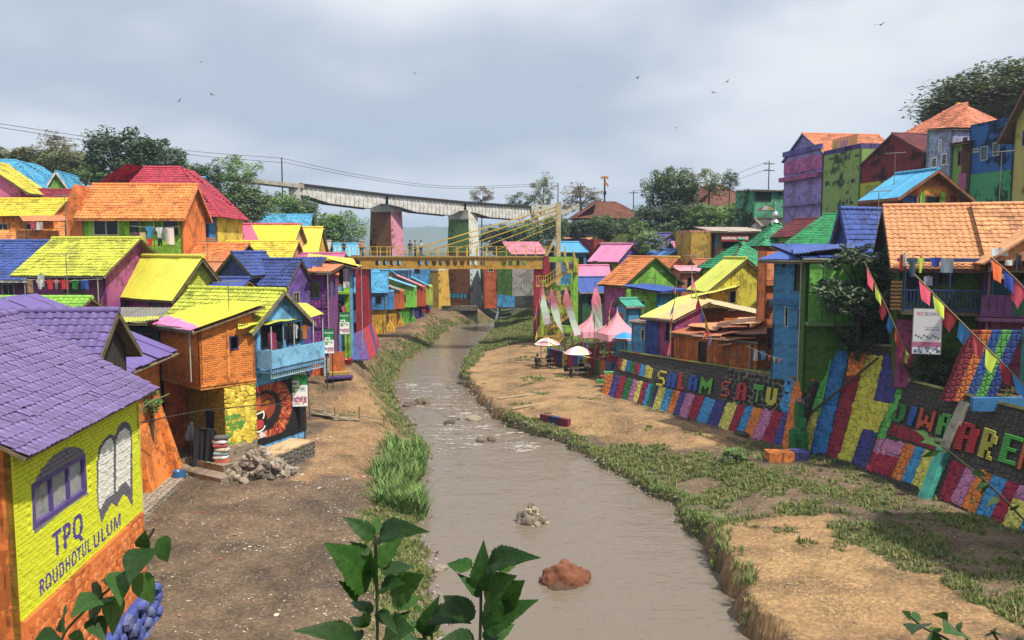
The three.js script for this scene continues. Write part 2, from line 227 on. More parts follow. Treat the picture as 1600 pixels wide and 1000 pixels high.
{ // river: muddy water with ripples and small standing waves over the shallows
  const zs = []; for (let d = 5; d < 150; d += d < 50 ? 0.2 : 0.4) zs.push(d); const NX = 90, pos = [], uv = [], idx = [];
  zs.forEach(d => { const a = xl(d) - 1.2, b = xr(d) + 1.2; for (let i = 0; i <= NX; i++) { const x = lerp(a, b, i / NX), z = -d; const shal = sstep(43, 47, d) * (1 - sstep(66, 74, d)); const y = 0.022 * PN.noise(x * 0.45, z * 0.8, 23) + 0.012 * PN.noise(x * 1.1, z * 2.4, 3) + 0.009 * PN.noise(x * 2.9, z * 4.9, 6) + (0.004 + 0.03 * shal) * PN.noise(x * 1.7, z * 3.5, 11) + 0.09 * shal * Math.max(0, PN.noise(x * 0.8, z * 1.6, 14)); pos.push(x, y, z); uv.push(x, z); } });
  for (let j = 0; j < zs.length - 1; j++) for (let i = 0; i < NX; i++) { const a = j * (NX + 1) + i, b = a + 1, c = a + NX + 1, e = c + 1; idx.push(a, b, e, a, e, c); }
  const g = new THREE.BufferGeometry(); g.setAttribute('position', new THREE.Float32BufferAttribute(pos, 3)); g.setAttribute('uv', new THREE.Float32BufferAttribute(uv, 2)); g.setIndex(idx); g.computeVertexNormals();
  struct('river', g, new THREE.MeshPhysicalMaterial({ color: new THREE.Color().setRGB(0.16, 0.132, 0.102), roughness: 0.1, ior: 1.33, bumpMap: T.waterB, bumpScale: 0.045, name: 'muddy_water' }));
  // foam on the riffles
  const fg = []; const fr = mulberry(77);
  const spots = [[640, 618, 705, 640], [700, 625, 760, 660], [650, 600, 740, 622], [690, 664, 760, 672], [640, 690, 730, 706], [800, 696, 830, 706], [620, 600, 650, 606], [700, 640, 780, 690], [640, 672, 720, 690], [740, 660, 830, 700]];
  for (const [x0, y0, x1, y1] of spots) for (let k = 0; k < 13; k++) {
    const p = atY(lerp(x0, x1, fr()), lerp(y0, y1, fr()), 0.02), d = -p.z; if (p.x < xl(d) + 0.4 || p.x > xr(d) - 0.4) continue;
    const n = 3 + Math.floor(fr() * 5); for (let q = 0; q < n; q++) { const s = new THREE.IcosahedronGeometry(1, 0); s.scale(0.05 + 0.24 * fr() * fr(), 0.01 + 0.02 * fr(), 0.02 + 0.035 * fr()); s.rotateY(fr() * 0.8 - 0.4); s.translate(p.x + (fr() - 0.5) * 1.0, 0.03, p.z + (fr() - 0.5) * 0.3); fg.push(s); }
  }
  const f = stuff(mesh('river_foam', join(fg), new THREE.MeshStandardMaterial({ color: new THREE.Color().setRGB(0.42, 0.39, 0.35), roughness: 0.7, name: 'foam' })));
  tag(f, 'pale foam on the riffles of the muddy river', 'foam');
}
{ // far wooded hills
  for (const [name, dist, hgt, seed] of [['hills', 1700, 88, 4], ['hills', 2600, 120, 9]]) {
    const pos = [], idx = [], N = 160, K = 14;
    for (let i = 0; i <= N; i++) for (let k = 0; k <= K; k++) { const a = -0.75 + 1.5 * i / N, rr2 = dist * (1 + 0.35 * k / K), x = rr2 * Math.sin(a), z = -rr2 * Math.cos(a); const t = k / K, prof = sstep(0, 0.6, t) * (1 - 0.3 * sstep(0.7, 1, t)); pos.push(x, 2 + hgt * prof * (0.75 + 0.7 * fbm3(x / 700, z / 700, seed, 5)) + 9 * PN.noise(x / 45, z / 45, seed), z); }
    for (let i = 0; i < N; i++) for (let k = 0; k < K; k++) { const a = i * (K + 1) + k, b = a + 1, c = a + K + 1, e = c + 1; idx.push(a, c, e, a, e, b); }
    const g = new THREE.BufferGeometry(); g.setAttribute('position', new THREE.Float32BufferAttribute(pos, 3)); g.setIndex(idx); g.computeVertexNormals();
    struct(name, g, M('plain', '#4a5c46'));
  }
}
// ---------- builders: roof coverings, houses, windows ----------
function geoOf(pos, uv, col, idx) { const g = new THREE.BufferGeometry(); g.setAttribute('position', new THREE.Float32BufferAttribute(pos, 3)); g.setAttribute('uv', new THREE.Float32BufferAttribute(uv, 2)); g.setAttribute('color', new THREE.Float32BufferAttribute(col, 3)); g.setIndex(idx); g.computeVertexNormals(); return g; }
// one roof tile lying in the xy plane, lower edge at y = 0
function tileGeo(tw, tp, n = 4, amp = 0.05, lift = 0.04) {
  const pos = [], uv = [], col = [], idx = [];
  const prof = t => amp * (0.5 + 0.5 * Math.cos(2 * Math.PI * (t - 0.28)));
  for (let k = 0; k <= n; k++) { const t = k / n, x = t * tw * 1.04, z = prof(t); pos.push(x, -0.03, z + lift, x, tp + 0.02, z, x, -0.03, z + lift - 0.03); for (let q = 0; q < 3; q++) { uv.push(x, q === 1 ? tp : 0); col.push(1, 1, 1); } }
  for (let k = 0; k < n; k++) { const a = 3 * k, b = a + 3; idx.push(a, b, b + 1, a, b + 1, a + 1); idx.push(a + 2, b + 2, b, a + 2, b, a); }
  return geoOf(pos, uv, col, idx);
}
// a whole slope of covering in its own plane: x along the eave, y up the slope, z outward
function tiles(L, S, o = {}) {
  const tw0 = o.tw ?? 0.24, tp0 = o.tp ?? 0.30, nc = Math.max(1, Math.round(L / tw0)), nr = Math.max(1, Math.round(S / tp0)), tw = L / nc, tp = S / nr, n = o.n ?? 3, amp = o.amp ?? 0.045, lift = 0.045;
  const pos = [], uv = [], col = [], idx = []; const rnd = mulberry(o.seed ?? 5);
  for (let r = 0; r < nr; r++) for (let c = 0; c < nc; c++) {
    const u = c * tw, v = r * tp; if (o.clip && !o.clip((u + tw / 2), (v + tp / 2))) continue;
    const dz = 0.016 * (rnd() - 0.5) + 0.03 * PN.noise(u * 0.5, v * 0.6, o.seed ?? 5), tone = (0.8 + 0.3 * rnd()) * (1 - 0.35 * sstep(0.1, 0.45, PN.noise(u * 0.9 + 7, v * 0.7, (o.seed ?? 5) * 0.37) + 0.5 * PN.noise(u * 3, v * 3, 2))), tilt = 0.02 * (rnd() - 0.5), dv = 0.03 * (rnd() - 0.5) + (rnd() < 0.03 ? 0.16 * (rnd() - 0.6) : 0), b0 = pos.length / 3;
    for (let k = 0; k <= n; k++) { const t = k / n, x = u + t * tw * 1.03, z = dz + amp * (0.5 + 0.5 * Math.cos(2 * Math.PI * (t - 0.28))) + tilt * t; pos.push(x, v - 0.03 + dv, z + lift, x, v + tp + 0.02 + dv, z, x, v - 0.03 + dv, z); for (let q = 0; q < 3; q++) { uv.push(x + (o.seed ?? 0), v + (q === 1 ? tp : 0)); col.push(tone, tone, tone); } }
    for (let k = 0; k < n; k++) { const a = b0 + 3 * k, b = a + 3; idx.push(a, b, b + 1, a, b + 1, a + 1, a + 2, b + 2, b, a + 2, b, a); }
  }
  return geoOf(pos, uv, col, idx);
}
function sheets(L, S, o = {}) {      // corrugated sheets laid side by side with ragged lower ends
  const pitch = o.pitch ?? 0.2, w = o.w ?? 0.9, ns = Math.max(1, Math.round(L / w)), sw = L / ns, rnd = mulberry(o.seed ?? 9), pos = [], uv = [], col = [], idx = [], tint = o.tints, nv = tint ? 24 : 3;
  for (let s = 0; s < ns; s++) {
    const u0 = s * sw - 0.04, u1 = (s + 1) * sw + 0.05, nu = Math.max(4, Math.round((u1 - u0) / pitch * 4)), lo = (o.rag ?? 0.12) * (rnd() - 0.5), hi = 0.06 * (rnd() - 0.5), dz = 0.012 * (s % 2) + 0.02 * (rnd() - 0.5), tone = 0.88 + 0.16 * rnd(), b0 = pos.length / 3, skew = 0.04 * (rnd() - 0.5), lift = (o.lift ?? 0.03) * (rnd() - 0.5);
    for (let j = 0; j <= nv; j++) for (let i = 0; i <= nu; i++) { const u = lerp(u0, u1, i / nu), v = lerp(lo, S + hi, j / nv); const z = dz + (o.amp ?? 0.022) * Math.cos(2 * Math.PI * u / pitch) + skew * (i / nu - 0.5) + lift * (1 - j / nv) + (o.sag ?? 0.03) * PN.noise(u * 0.5, v * 0.6, o.seed ?? 9); pos.push(u, v, z); uv.push(u + (o.seed ?? 0) * 0.7, v); const t = tint ? tint(u / L, v / S, s) : [1, 1, 1]; col.push(tone * t[0], tone * t[1], tone * t[2]); }
    for (let j = 0; j < nv; j++) for (let i = 0; i < nu; i++) { const a = b0 + j * (nu + 1) + i, b = a + 1, c = a + nu + 1, d = c + 1; idx.push(a, b, d, a, d, c); }
  }
  return geoOf(pos, uv, col, idx);
}
function lay(g, origin, u, v) { const U = u.clone().normalize(), W = v.clone().normalize(), N = U.clone().cross(W).normalize(); g.applyMatrix4(new THREE.Matrix4().makeBasis(U, W, N).setPosition(origin)); return g; }
let SEED = 100;
// a roof slope: deck board + covering, as children of `roof`
function slope(roof, origin, u, v, cov) {
  const L = u.length(), S = v.length(), seed = SEED++;
  if (cov.pieces) {           // tiles near enough to tell apart: each one its own mesh, the hidden or far ones joined
    const nc = Math.round(L / cov.tw), nr = Math.round(S / cov.tp), tw = L / nc, tp = S / nr, tg = tileGeo(tw, tp, cov.n ?? 4), rnd = mulberry(seed), rest = [], tones = [0.82, 0.9, 0.97, 1.05].map(k => { const c = new THREE.Color(cov.color).multiplyScalar(k); return M('tile', '#' + c.getHexString()); });
    const U = u.clone().normalize(), W = v.clone().normalize(), N = U.clone().cross(W), base = new THREE.Matrix4().makeBasis(U, W, N).setPosition(origin), q = new THREE.Quaternion(); let k = 0; const facing = cov.facing ?? true;
    for (let c = 0; c < nc; c++) for (let r = 0; r < nr; r++) {
      q.setFromEuler(new THREE.Euler(0.03 * (rnd() - 0.5), 0.05 * (rnd() - 0.5), 0.03 * (rnd() - 0.5)));
      const m = new THREE.Matrix4().compose(V(c * tw, r * tp + 0.03 * (rnd() - 0.5) + (rnd() < 0.03 ? -0.12 * rnd() : 0), 0.03 * PN.noise(c * 0.15, r * 0.2, seed) + 0.012 * rnd()), q, V(1, 1, 1)).premultiply(base), mt = tones[Math.floor(rnd() * 4)];
      if (cov.show && !cov.show(c / nc, r / nr) || k >= cov.pieces || roof.userData.tilesDone) rest.push([tg.clone().applyMatrix4(m), mt]); else { const o = mesh('tile', tg, mt, roof); m.decompose(o.position, o.quaternion, o.scale); k++; }
    }
    const by = new Map(); for (const [g, m] of rest) { if (!by.has(m)) by.set(m, []); by.get(m).push(g); }
    for (const [m, l] of by) stuffPart('roof_tiles', join(l), m, roof);
    roof.userData.tilesDone = true; return;
  }
  const g = cov.cover === 'sheet' ? sheets(L, S, { seed, ...cov }) : tiles(L, S, { seed, ...cov });
  const m = stuffPart(cov.cover === 'sheet' ? 'roof_sheet' : 'roof_tiles', lay(g, origin, u, v), M(cov.cover === 'sheet' ? 'sheet' : 'tile', cov.color), roof, cov.cover !== 'sheet');
  return m;
}
function stuffPart(name, g, m, parent, st = true) { const o = mesh(name, g, m, parent); if (st) o.userData.kind = 'stuff'; return o; }
function deck(origin, u, v, t = 0.07) { const U = u.clone().normalize(), W = v.clone().normalize(), N = U.clone().cross(W).normalize(), g = metric(box0.clone().scale(u.length(), v.length(), t)); g.applyMatrix4(new THREE.Matrix4().makeBasis(U, W, N)); const c = origin.clone().addScaledVector(u, 0.5).addScaledVector(v, 0.5).addScaledVector(N, -t / 2 - 0.012); g.translate(c.x, c.y, c.z); return g; }
function ridgeCap(p, q, r) { const d = q.clone().sub(p), n = Math.max(2, Math.round(d.length() / 0.42)), out = []; for (let i = 0; i < n; i++) { const a = p.clone().addScaledVector(d, i / n), b = p.clone().addScaledVector(d, (i + 1.12) / n); out.push(bar(a, b, r, 8, r * 0.86)); } return out; }

function windowSet(parent, ax, u0, v0, u1, v1, w) {   // a framed window set in the hole; ax.place maps (u, v, out) to local space
  const fr = M('paint', w.frame ?? '#e8e2d4'), t = w.t ?? Math.min(0.07, (u1 - u0) * 0.12), gs = [];
  const b = (a0, b0, a1, b1, z0 = -0.1, z1 = 0.035) => { const g = bx(a0, a1, b0, b1, z0, z1); return ax.put(g); };
  gs.push(b(u0 - t / 2, v0 - t / 2, u1 + t / 2, v0 + t / 2), b(u0 - t / 2, v1 - t / 2, u1 + t / 2, v1 + t / 2), b(u0 - t / 2, v0 + t / 2, u0 + t / 2, v1 - t / 2), b(u1 - t / 2, v0 + t / 2, u1 + t / 2, v1 - t / 2));
  const nb = w.bars ?? 0; for (let k = 1; k <= nb; k++) { const c = lerp(u0, u1, k / (nb + 1)); gs.push(b(c - t / 3, v0 + t / 2, c + t / 3, v1 - t / 2, -0.09, 0.02)); }
  const f = part(w.door ? 'door_frame' : 'window', gs, fr, parent);
  if (w.pane !== null) mesh(w.door ? 'door_leaf' : 'pane', b(u0 + t / 2, v0 + t / 2, u1 - t / 2, v1 - t / 2, -0.08, -0.06), w.pane ? M('paint', w.pane) : GLASS, f);
  if (w.sill) part('sill', b(u0 - 0.12, v0 - 0.1, u1 + 0.12, v0 - t / 2 - 0.004, -0.02, 0.12), fr, f);
  if (w.louvre) { const ls = []; const n = Math.max(2, Math.round((v1 - v0) / 0.16)); for (let k = 0; k < n; k++) ls.push(b(u0 + t / 2, lerp(v0, v1, (k + 0.3) / n), u1 - t / 2, lerp(v0, v1, (k + 0.7) / n), -0.055, 0.0)); part('louvres', ls, M('paint', w.louvre), f); }
  return f;
}
/* A house standing on a level rectangle.  c: [px, depth] of its near corner beside the river; A runs away from us (turned t degrees), B runs to the side.
   side 'L' stretches to the left of the corner, 'R' to the right.  front: the wall that faces us, flank: the wall along A. */
function house(o) {
  const t = o.t * D2R, A = V(Math.sin(t), 0, -Math.cos(t)), B = V(Math.cos(t), 0, Math.sin(t)), sg = o.side === 'R' ? 1 : -1;
  const y1 = o.eave, y0 = o.base, C = at(o.c[0], 500, o.c[1]); 
  { const w = o.c[1] * cP - (y1 - EYE) * sP; C.x = (o.c[0] - 800) / FOC * w; C.y = y0; }
  const solve = (dir, px) => { const k = (px - 800) / FOC, w0 = o.c[1] * cP - (y1 - EYE) * sP; return (C.x - k * w0) / (k * -dir.z * cP - dir.x); };
  const LA = o.LA ?? solve(A, o.xa), LB = o.LB ?? solve(B.clone().multiplyScalar(sg), o.xb), H = y1 - y0, th = 0.14;
  const g = thing(o.name ?? 'house', o.label, o.cat ?? 'house', C, -t, o.group);
  g.userData_dims = undefined; delete g.userData_dims;
  const x0 = sg < 0 ? -LB : 0, x1 = sg < 0 ? 0 : LB, rise = o.roof?.rise ?? 0, ridgeAxis = o.roof?.axis ?? 'B', type = o.roof?.type ?? 'gable';
  const inv = new THREE.Matrix4().compose(C, new THREE.Quaternion().setFromAxisAngle(V(0, 1, 0), -t), V(1, 1, 1)).invert();
  const loc = p => p.clone().applyMatrix4(inv);
  // faces: u along the wall, v up, z outward
  const flankX = sg < 0 ? x1 : x0;
  const faces = {
    front: { W: LB, put: q => q.translate(x0, 0, 0), p0: V(0, 0, 0), n: V(0, 0, 1), uv: p => [p.x - x0, p.y] },
    flank: { W: LA, put: q => { q.rotateY(sg < 0 ? Math.PI / 2 : -Math.PI / 2); return q.translate(flankX, 0, sg < 0 ? 0 : -LA); }, n: V(sg < 0 ? 1 : -1, 0, 0), p0: V(flankX, 0, 0), uv: p => sg < 0 ? [-p.z, p.y] : [p.z + LA, p.y] },
  };
  for (const f of Object.values(faces)) { f.wp = f.p0.clone().applyMatrix4(inv.clone().invert()); f.wn = f.n.clone().applyAxisAngle(V(0, 1, 0), -t); f.pix = (px, py) => f.uv(loc(onPlane(px, py, f.wp, f.wn))); }
  if (!o.win && H > 2.6) { o.win = []; const q = hash(Math.round(C.x * 7), Math.round(C.z * 7), 5), fr = ['#d8d0bc', '#6a4a30', '#3a4a80', '#a8a49a'][Math.floor(q * 4)]; for (const f of ['front', 'flank']) { const W = faces[f].W; if (W > 1.8) for (let u = 0.7; u + 0.8 < W; u += 2.1) o.win.push({ f, q: [u, H - 1.75, u + 0.75, H - 0.65], frame: fr, bars: 1, t: 0.06 }); } }
  const holes = { front: [], flank: [] };
  for (const w of o.win ?? []) { const f = faces[w.f]; const a = w.q ?? f.pix(w.p[0], w.p[3]), b = w.q ? [w.q[2], w.q[3]] : f.pix(w.p[2], w.p[1]); w.r = [Math.max(0.16, Math.min(a[0], b[0])), Math.max(0.05, Math.min(a[1], b[1])), Math.min(f.W - 0.16, Math.max(a[0], b[0])), Math.min(H - 0.08, Math.max(a[1], b[1]))]; if (w.r[2] - w.r[0] > 0.12 && w.r[3] - w.r[1] > 0.12) holes[w.f].push(w.r); else w.r = null; }
  const top = f => { const W = f === 'front' || f === 'rear' ? LB : LA; const gab = type === 'gable' && ((ridgeAxis === 'A' && (f === 'front' || f === 'rear')) || (ridgeAxis === 'B' && (f === 'flank' || f === 'far')));
    let p = [[0, 0], [W, 0], [W, H]]; if (gab) p.push([W / 2, H + rise]); p.push([0, H]);
    if (type === 'shed') { const fall = o.roof.fall ?? 'front'; if ((f === 'front' && fall === 'rear') || (f === 'rear' && fall === 'front') || (f === 'flank' && fall === 'far') || (f === 'far' && fall === 'flank')) p = [[0, 0], [W, 0], [W, H + rise], [0, H + rise]];
      const flip = (f === 'flank' && fall === 'front') ? (sg < 0 ? 1 : 0) : 0;
      if ((f === 'flank' || f === 'far') && (fall === 'front' || fall === 'rear')) { let hiEnd = (fall === 'front'); if (f === 'flank' && sg > 0) hiEnd = !hiEnd; if (f === 'far' && sg < 0) hiEnd = hiEnd; if (f === 'far' && sg < 0) hiEnd = !hiEnd; p = [[0, 0], [W, 0], [W, H + (hiEnd ? rise : 0)], [0, H + (hiEnd ? 0 : rise)]]; }
      if ((f === 'front' || f === 'rear') && (fall === 'flank' || fall === 'far')) { let hiR = (fall === 'flank') === (sg > 0); if (f === 'rear') hiR = !hiR; p = [[0, 0], [W, 0], [W, H + (hiR ? rise : 0)], [0, H + (hiR ? 0 : rise)]]; } }
    return p; };
  const tex0 = o.tex ?? 'plaster';
  // slabs: extruded inward
  const mk = (f, color, kind) => { const gq = poly(top(f), holes[f] ?? [], th); gq.translate(0, 0, -th); if (f === 'front') faces.front.put(gq); else if (f === 'flank') faces.flank.put(gq); else if (f === 'rear') { gq.rotateY(Math.PI); gq.translate(x1, 0, -LA); } else { gq.rotateY(sg < 0 ? -Math.PI / 2 : Math.PI / 2); gq.translate(sg < 0 ? x0 : x1, 0, sg < 0 ? -LA : 0); } return part('wall', gq, M(kind, color), g); };
  const fc = o.front ?? '#cccccc', kc = o.flank ?? fc;
  mk('front', fc, o.ftex ?? tex0); mk('flank', kc, o.ktex ?? tex0); mk('rear', o.rear ?? kc, tex0); mk('far', o.far ?? fc, tex0);
  for (const w of o.win ?? []) if (w.r) windowSet(g, faces[w.f], ...w.r, w);
  for (const b of o.bands ?? []) { // a painted band or pilaster standing a little proud of a wall
    const f = faces[b.f], a = f.pix(b.p[0], b.p[3]), c = f.pix(b.p[2], b.p[1]); const q = bx(Math.max(0, Math.min(a[0], c[0])), Math.min(f.W, Math.max(a[0], c[0])), Math.max(0, Math.min(a[1], c[1])), Math.max(a[1], c[1]), 0.001, b.out ?? 0.03); part(b.name ?? 'wall_band', f.put(q), M(b.tex ?? tex0, b.color), g); }
  // roof
  const rf = o.roof; let ridge = null;
  if (rf) {
    const ov = rf.over ?? 0.35, oe = rf.overEnd ?? ov * 0.7, pl = [];
    const add = (o2, u, v) => pl.push([o2, u, v]);
    if (type === 'gable' && ridgeAxis === 'B') { const k = rise / (LA / 2), e = -ov * k; const vv = V(0, rise + ov * k, -(LA / 2 + ov)); add(V(x0 - oe, H + e, ov), V(LB + 2 * oe, 0, 0), vv); add(V(x1 + oe, H + e, -LA - ov), V(-LB - 2 * oe, 0, 0), V(0, vv.y, -vv.z)); ridge = [V(x0 - oe, H + rise, -LA / 2), V(x1 + oe, H + rise, -LA / 2)]; }
    if (type === 'gable' && ridgeAxis === 'A') { const k = rise / (LB / 2), e = -ov * k; const xm = (x0 + x1) / 2; const vv = V(-(LB / 2 + ov), rise + ov * k, 0); add(V(x1 + ov, H + e, oe), V(0, 0, -LA - 2 * oe), vv); add(V(x0 - ov, H + e, -LA - oe), V(0, 0, LA + 2 * oe), V(-vv.x, vv.y, 0)); ridge = [V(xm, H + rise, oe), V(xm, H + rise, -LA - oe)]; }
    if (type === 'hip') { const k = rise / (LA / 2), e = -ov * k, vv = V(0, rise + ov * k, -(LA / 2 + ov)), S = vv.length(), L = LB + 2 * ov, hb = LA / 2 + ov; const clip = (u, v) => u > v / S * hb - 0.1 && u < L - v / S * hb + 0.1; rf.clip = clip; add(V(x0 - ov, H + e, ov), V(L, 0, 0), vv); add(V(x1 + ov, H + e, -LA - ov), V(-L, 0, 0), V(0, vv.y, -vv.z)); const vx = V(-(LA / 2 + ov), vv.y, 0); add(V(x1 + ov, H + e, ov), V(0, 0, -LA - 2 * ov), vx); add(V(x0 - ov, H + e, -LA - ov), V(0, 0, LA + 2 * ov), V(-vx.x, vx.y, 0)); ridge = [V(x0 + LA / 2, H + rise, -LA / 2), V(x1 - LA / 2, H + rise, -LA / 2)]; }
    if (type === 'shed') { const fall = rf.fall ?? 'front'; if (fall === 'front') { const k = rise / LA; add(V(x0 - oe, H - ov * k, ov), V(LB + 2 * oe, 0, 0), V(0, rise + 2 * ov * k, -LA - 2 * ov)); } else if (fall === 'rear') { const k = rise / LA; add(V(x1 + oe, H - ov * k, -LA - ov), V(-LB - 2 * oe, 0, 0), V(0, rise + 2 * ov * k, LA + 2 * ov)); } else { const toRight = (fall === 'flank') === (sg < 0), k = rise / LB; if (toRight) add(V(x1 + ov, H - ov * k, oe), V(0, 0, -LA - 2 * oe), V(-LB - 2 * ov, rise + 2 * ov * k, 0)); else add(V(x0 - ov, H - ov * k, -LA - oe), V(0, 0, LA + 2 * oe), V(LB + 2 * ov, rise + 2 * ov * k, 0)); } }
    const lift = V(0, 0.085, 0);
    const dk = pl.map(([a, u, v]) => { if (type === 'hip') { const q = quadMesh(a, a.clone().add(u), a.clone().add(v).add(u.clone().normalize().multiplyScalar(u.length() - v.clone().setY(0).length())), a.clone().add(v).add(u.clone().normalize().multiplyScalar(v.clone().setY(0).length())), 2, 2); return metric(q.translate(0, 0.05, 0)); } return deck(a.clone().add(lift).add(V(0, rf.cover === 'sheet' ? -0.13 : 0, 0)), u, v); });
    const roof = part('roof', dk, M('wood', '#8a7458'), g);
    for (const [a, u, v] of pl) slope(roof, a.clone().add(lift), u, v, rf);
    delete roof.userData.tilesDone;
    if (ridge && rf.cap !== null) part('ridge_cap', ridgeCap(ridge[0].clone().add(V(0, 0.12, 0)), ridge[1].clone().add(V(0, 0.12, 0)), rf.capR ?? 0.13), M('paint', rf.cap ?? rf.color), roof);
    if (type !== 'hip' && hash(Math.round(C.x * 9), Math.round(C.z * 5), 8) < 0.6) { const [a, u] = pl[0], d0 = a.clone().add(V(0, 0.02, 0)).addScaledVector(u.clone().normalize().cross(V(0, -1, 0)), 0.05), d1 = d0.clone().add(u); part('gutter', [bar(d0, d1, 0.055, 6), bar(d1.clone().addScaledVector(u, -0.08), d1.clone().addScaledVector(u, -0.08).setY(0.3), 0.035, 6)], M('paint', '#a8a8a2'), roof); }
    if (rf.fascia) { const fs = []; for (const [a, u, v] of pl) { fs.push(beam(a.clone().add(V(0, 0.02, 0)), a.clone().add(u).add(V(0, 0.02, 0)), 0.03, 0.18)); if (type === 'gable') { fs.push(beam(a.clone().add(V(0, 0.0, 0)), a.clone().add(v), 0.05, 0.18), beam(a.clone().add(u), a.clone().add(u).add(v), 0.05, 0.18)); } } part('fascia', fs, M('paint', rf.fascia), roof); }
  }
  if (o.parapet) { const h = o.parapet, e = 0.002; part('parapet', [bx(x0, x1, H + e, H + h, -0.2, 0.02), bx(x0, x1, H + e, H + h, -LA - 0.02, -LA + 0.2), bx(x0 - 0.02, x0 + 0.2, H + e, H + h, -LA + 0.2, -0.2), bx(x1 - 0.2, x1 + 0.02, H + e, H + h, -LA + 0.2, -0.2)], M(tex0, o.parapetColor ?? kc), g); part('flat_roof', bx(x0 + 0.2, x1 - 0.2, H - 0.2, H + 0.01, -LA + 0.2, -0.2), M('stone', '#8a8580'), g); }
  g.userData.H = undefined; delete g.userData.H;
  return { g, C, A, B, LA, LB, H, x0, x1, faces, t, world: (x, y, z) => V(x, y, z).applyMatrix4(inv.clone().invert()) };
}
// loose sheet roof between four points (near-left, near-right, far-right, far-left)
function canopy(name, label, cat, P, color, o = {}) {
  const [a, b, c, d] = P, L = a.distanceTo(b), nu = Math.max(8, Math.round(L / (o.pitch ?? 0.2) * 4));
  const ph = rr(0, 6), w = o.rag ?? 0.06;
  const g = quadMesh(a, b, c, d, nu, 4, (u, v, x) => (o.amp ?? 0.022) * Math.cos(2 * Math.PI * x / (o.pitch ?? 0.2)) + (o.wave ?? 0.06) * PN.noise(x * 0.7, ph, 1) * (1 - v) + 0.015 * (Math.floor(x / 0.9) % 2));
  const n = g.attributes.position.count, col = new Float32Array(n * 3), uv = g.attributes.uv; for (let i = 0; i < n; i++) { const s = Math.floor(uv.getX(i) / 0.9), t = 0.9 + 0.14 * hash(s, 3, Math.floor(ph * 10)), q = o.tints ? o.tints(uv.getX(i) / L, uv.getY(i)) : [1, 1, 1]; col.set([t * q[0], t * q[1], t * q[2]], i * 3); }
  g.setAttribute('color', new THREE.BufferAttribute(col, 3));
  const p = o.parent; if (p) { const m = mesh(name, g, M('sheet', color)); m.name = name; taken[name]--; p.attach(m); return m; }
  const th = thing(name, label, cat ?? 'roof', [0, 0, 0]); mesh('sheet', g, M('sheet', color), th);
  if (o.posts) { for (const [q, y] of o.posts) mesh('post', bar(V(q.x, y, q.z), q.clone().add(V(0, -0.03, 0)), 0.05, 6), M('wood', o.postColor ?? '#6b5a48'), th); }
  const dn = V(0, -0.05, 0); mesh('purlin', join([beam(a.clone().lerp(d, 0.1).add(dn), b.clone().lerp(c, 0.1).add(dn), 0.06, 0.08), beam(a.clone().lerp(d, 0.9).add(dn), b.clone().lerp(c, 0.9).add(dn), 0.06, 0.08)]), M('wood', '#6b5a48'), th);
  return th;
}
// local attach: give a world-space geometry to a thing that is turned and moved
function attach(h, name, geos, mat) { const g = join(Array.isArray(geos) ? geos : [geos]); const m = new THREE.Matrix4(); h.g.updateMatrixWorld(true); g.applyMatrix4(m.copy(h.g.matrixWorld).invert()); return mesh(name, g, mat, h.g); }
// ---------- lumps of stone set in walls ----------
const lumpGeos = [];
for (let k = 0; k < 5; k++) {
  const r = mulberry(900 + k), n = 7, pos = [0.05 * (r() - 0.5), 0.05 * (r() - 0.5), 0.3], idx = []; const w = [];
  for (let i = 0; i < n; i++) w.push([(i + 0.4 * (r() - 0.5)) / n * Math.PI * 2, 0.46 + 0.1 * r(), 0.2 + 0.08 * r()]);
  for (const [a, q, z] of w) pos.push(Math.cos(a) * q * 0.72, Math.sin(a) * q * 0.72, z);
  for (const [a, q] of w) pos.push(Math.cos(a) * q, Math.sin(a) * q, -0.06);
  for (let i = 0; i < n; i++) { const j = (i + 1) % n; idx.push(0, 1 + i, 1 + j, 1 + i, 1 + n + i, 1 + n + j, 1 + i, 1 + n + j, 1 + j); }
  const g = new THREE.BufferGeometry(); g.setAttribute('position', new THREE.Float32BufferAttribute(pos, 3)); g.setAttribute('uv', new THREE.Float32BufferAttribute(pos.filter((_, i) => i % 3 < 2), 2)); g.setIndex(idx); const h = g.toNonIndexed(); h.computeVertexNormals(); lumpGeos.push(h);
}
/* fill the rectangle [0,W]x[0,H] of a frame (Matrix4: u, v, out -> parent space) with stones; mat(u, v) -> material or null */
function stoneField(parent, frame, W, H, sp, mat, single = true, seed = 1, name = 'stone', depth = 0.32) {
  const r = mulberry(seed), rest = new Map(), q = new THREE.Quaternion(); let n = 0;
  const nr = Math.max(1, Math.round(H / (sp * 0.8))), nc = Math.max(1, Math.round(W / sp));
  for (let j = 0; j < nr; j++) for (let i = 0; i < nc; i++) {
    const u = (i + 0.5 + (j % 2) * 0.5 - 0.25 + 0.5 * (r() - 0.5)) * W / nc, v = (j + 0.5 + 0.45 * (r() - 0.5)) * H / nr, sx = sp * (0.75 + 0.6 * r()), sy = sp * (0.65 + 0.5 * r()), dz = sp * depth * (0.35 + 1.2 * r());
    if (u < sp * 0.3 || u > W - sp * 0.3) continue; const m = mat(u, v); if (!m) continue;
    const gk = lumpGeos[Math.floor(r() * 5)]; q.setFromAxisAngle(V(0, 0, 1), (r() - 0.5) * 0.9 + (r() < 0.5 ? Math.PI : 0));
    const mm = new THREE.Matrix4().compose(V(u, v, 0), q, V(sx, sy, dz * 2.2)).premultiply(frame); n++;
    if (single) { const s = mesh(name, gk, m, parent); mm.decompose(s.position, s.quaternion, s.scale); }
    else { const g = gk.clone().applyMatrix4(mm); if (!rest.has(m)) rest.set(m, []); rest.get(m).push(g); }
  }
  for (const [m, list] of rest) stuffPart('stonework', join(list), m, parent);
  return n;
}
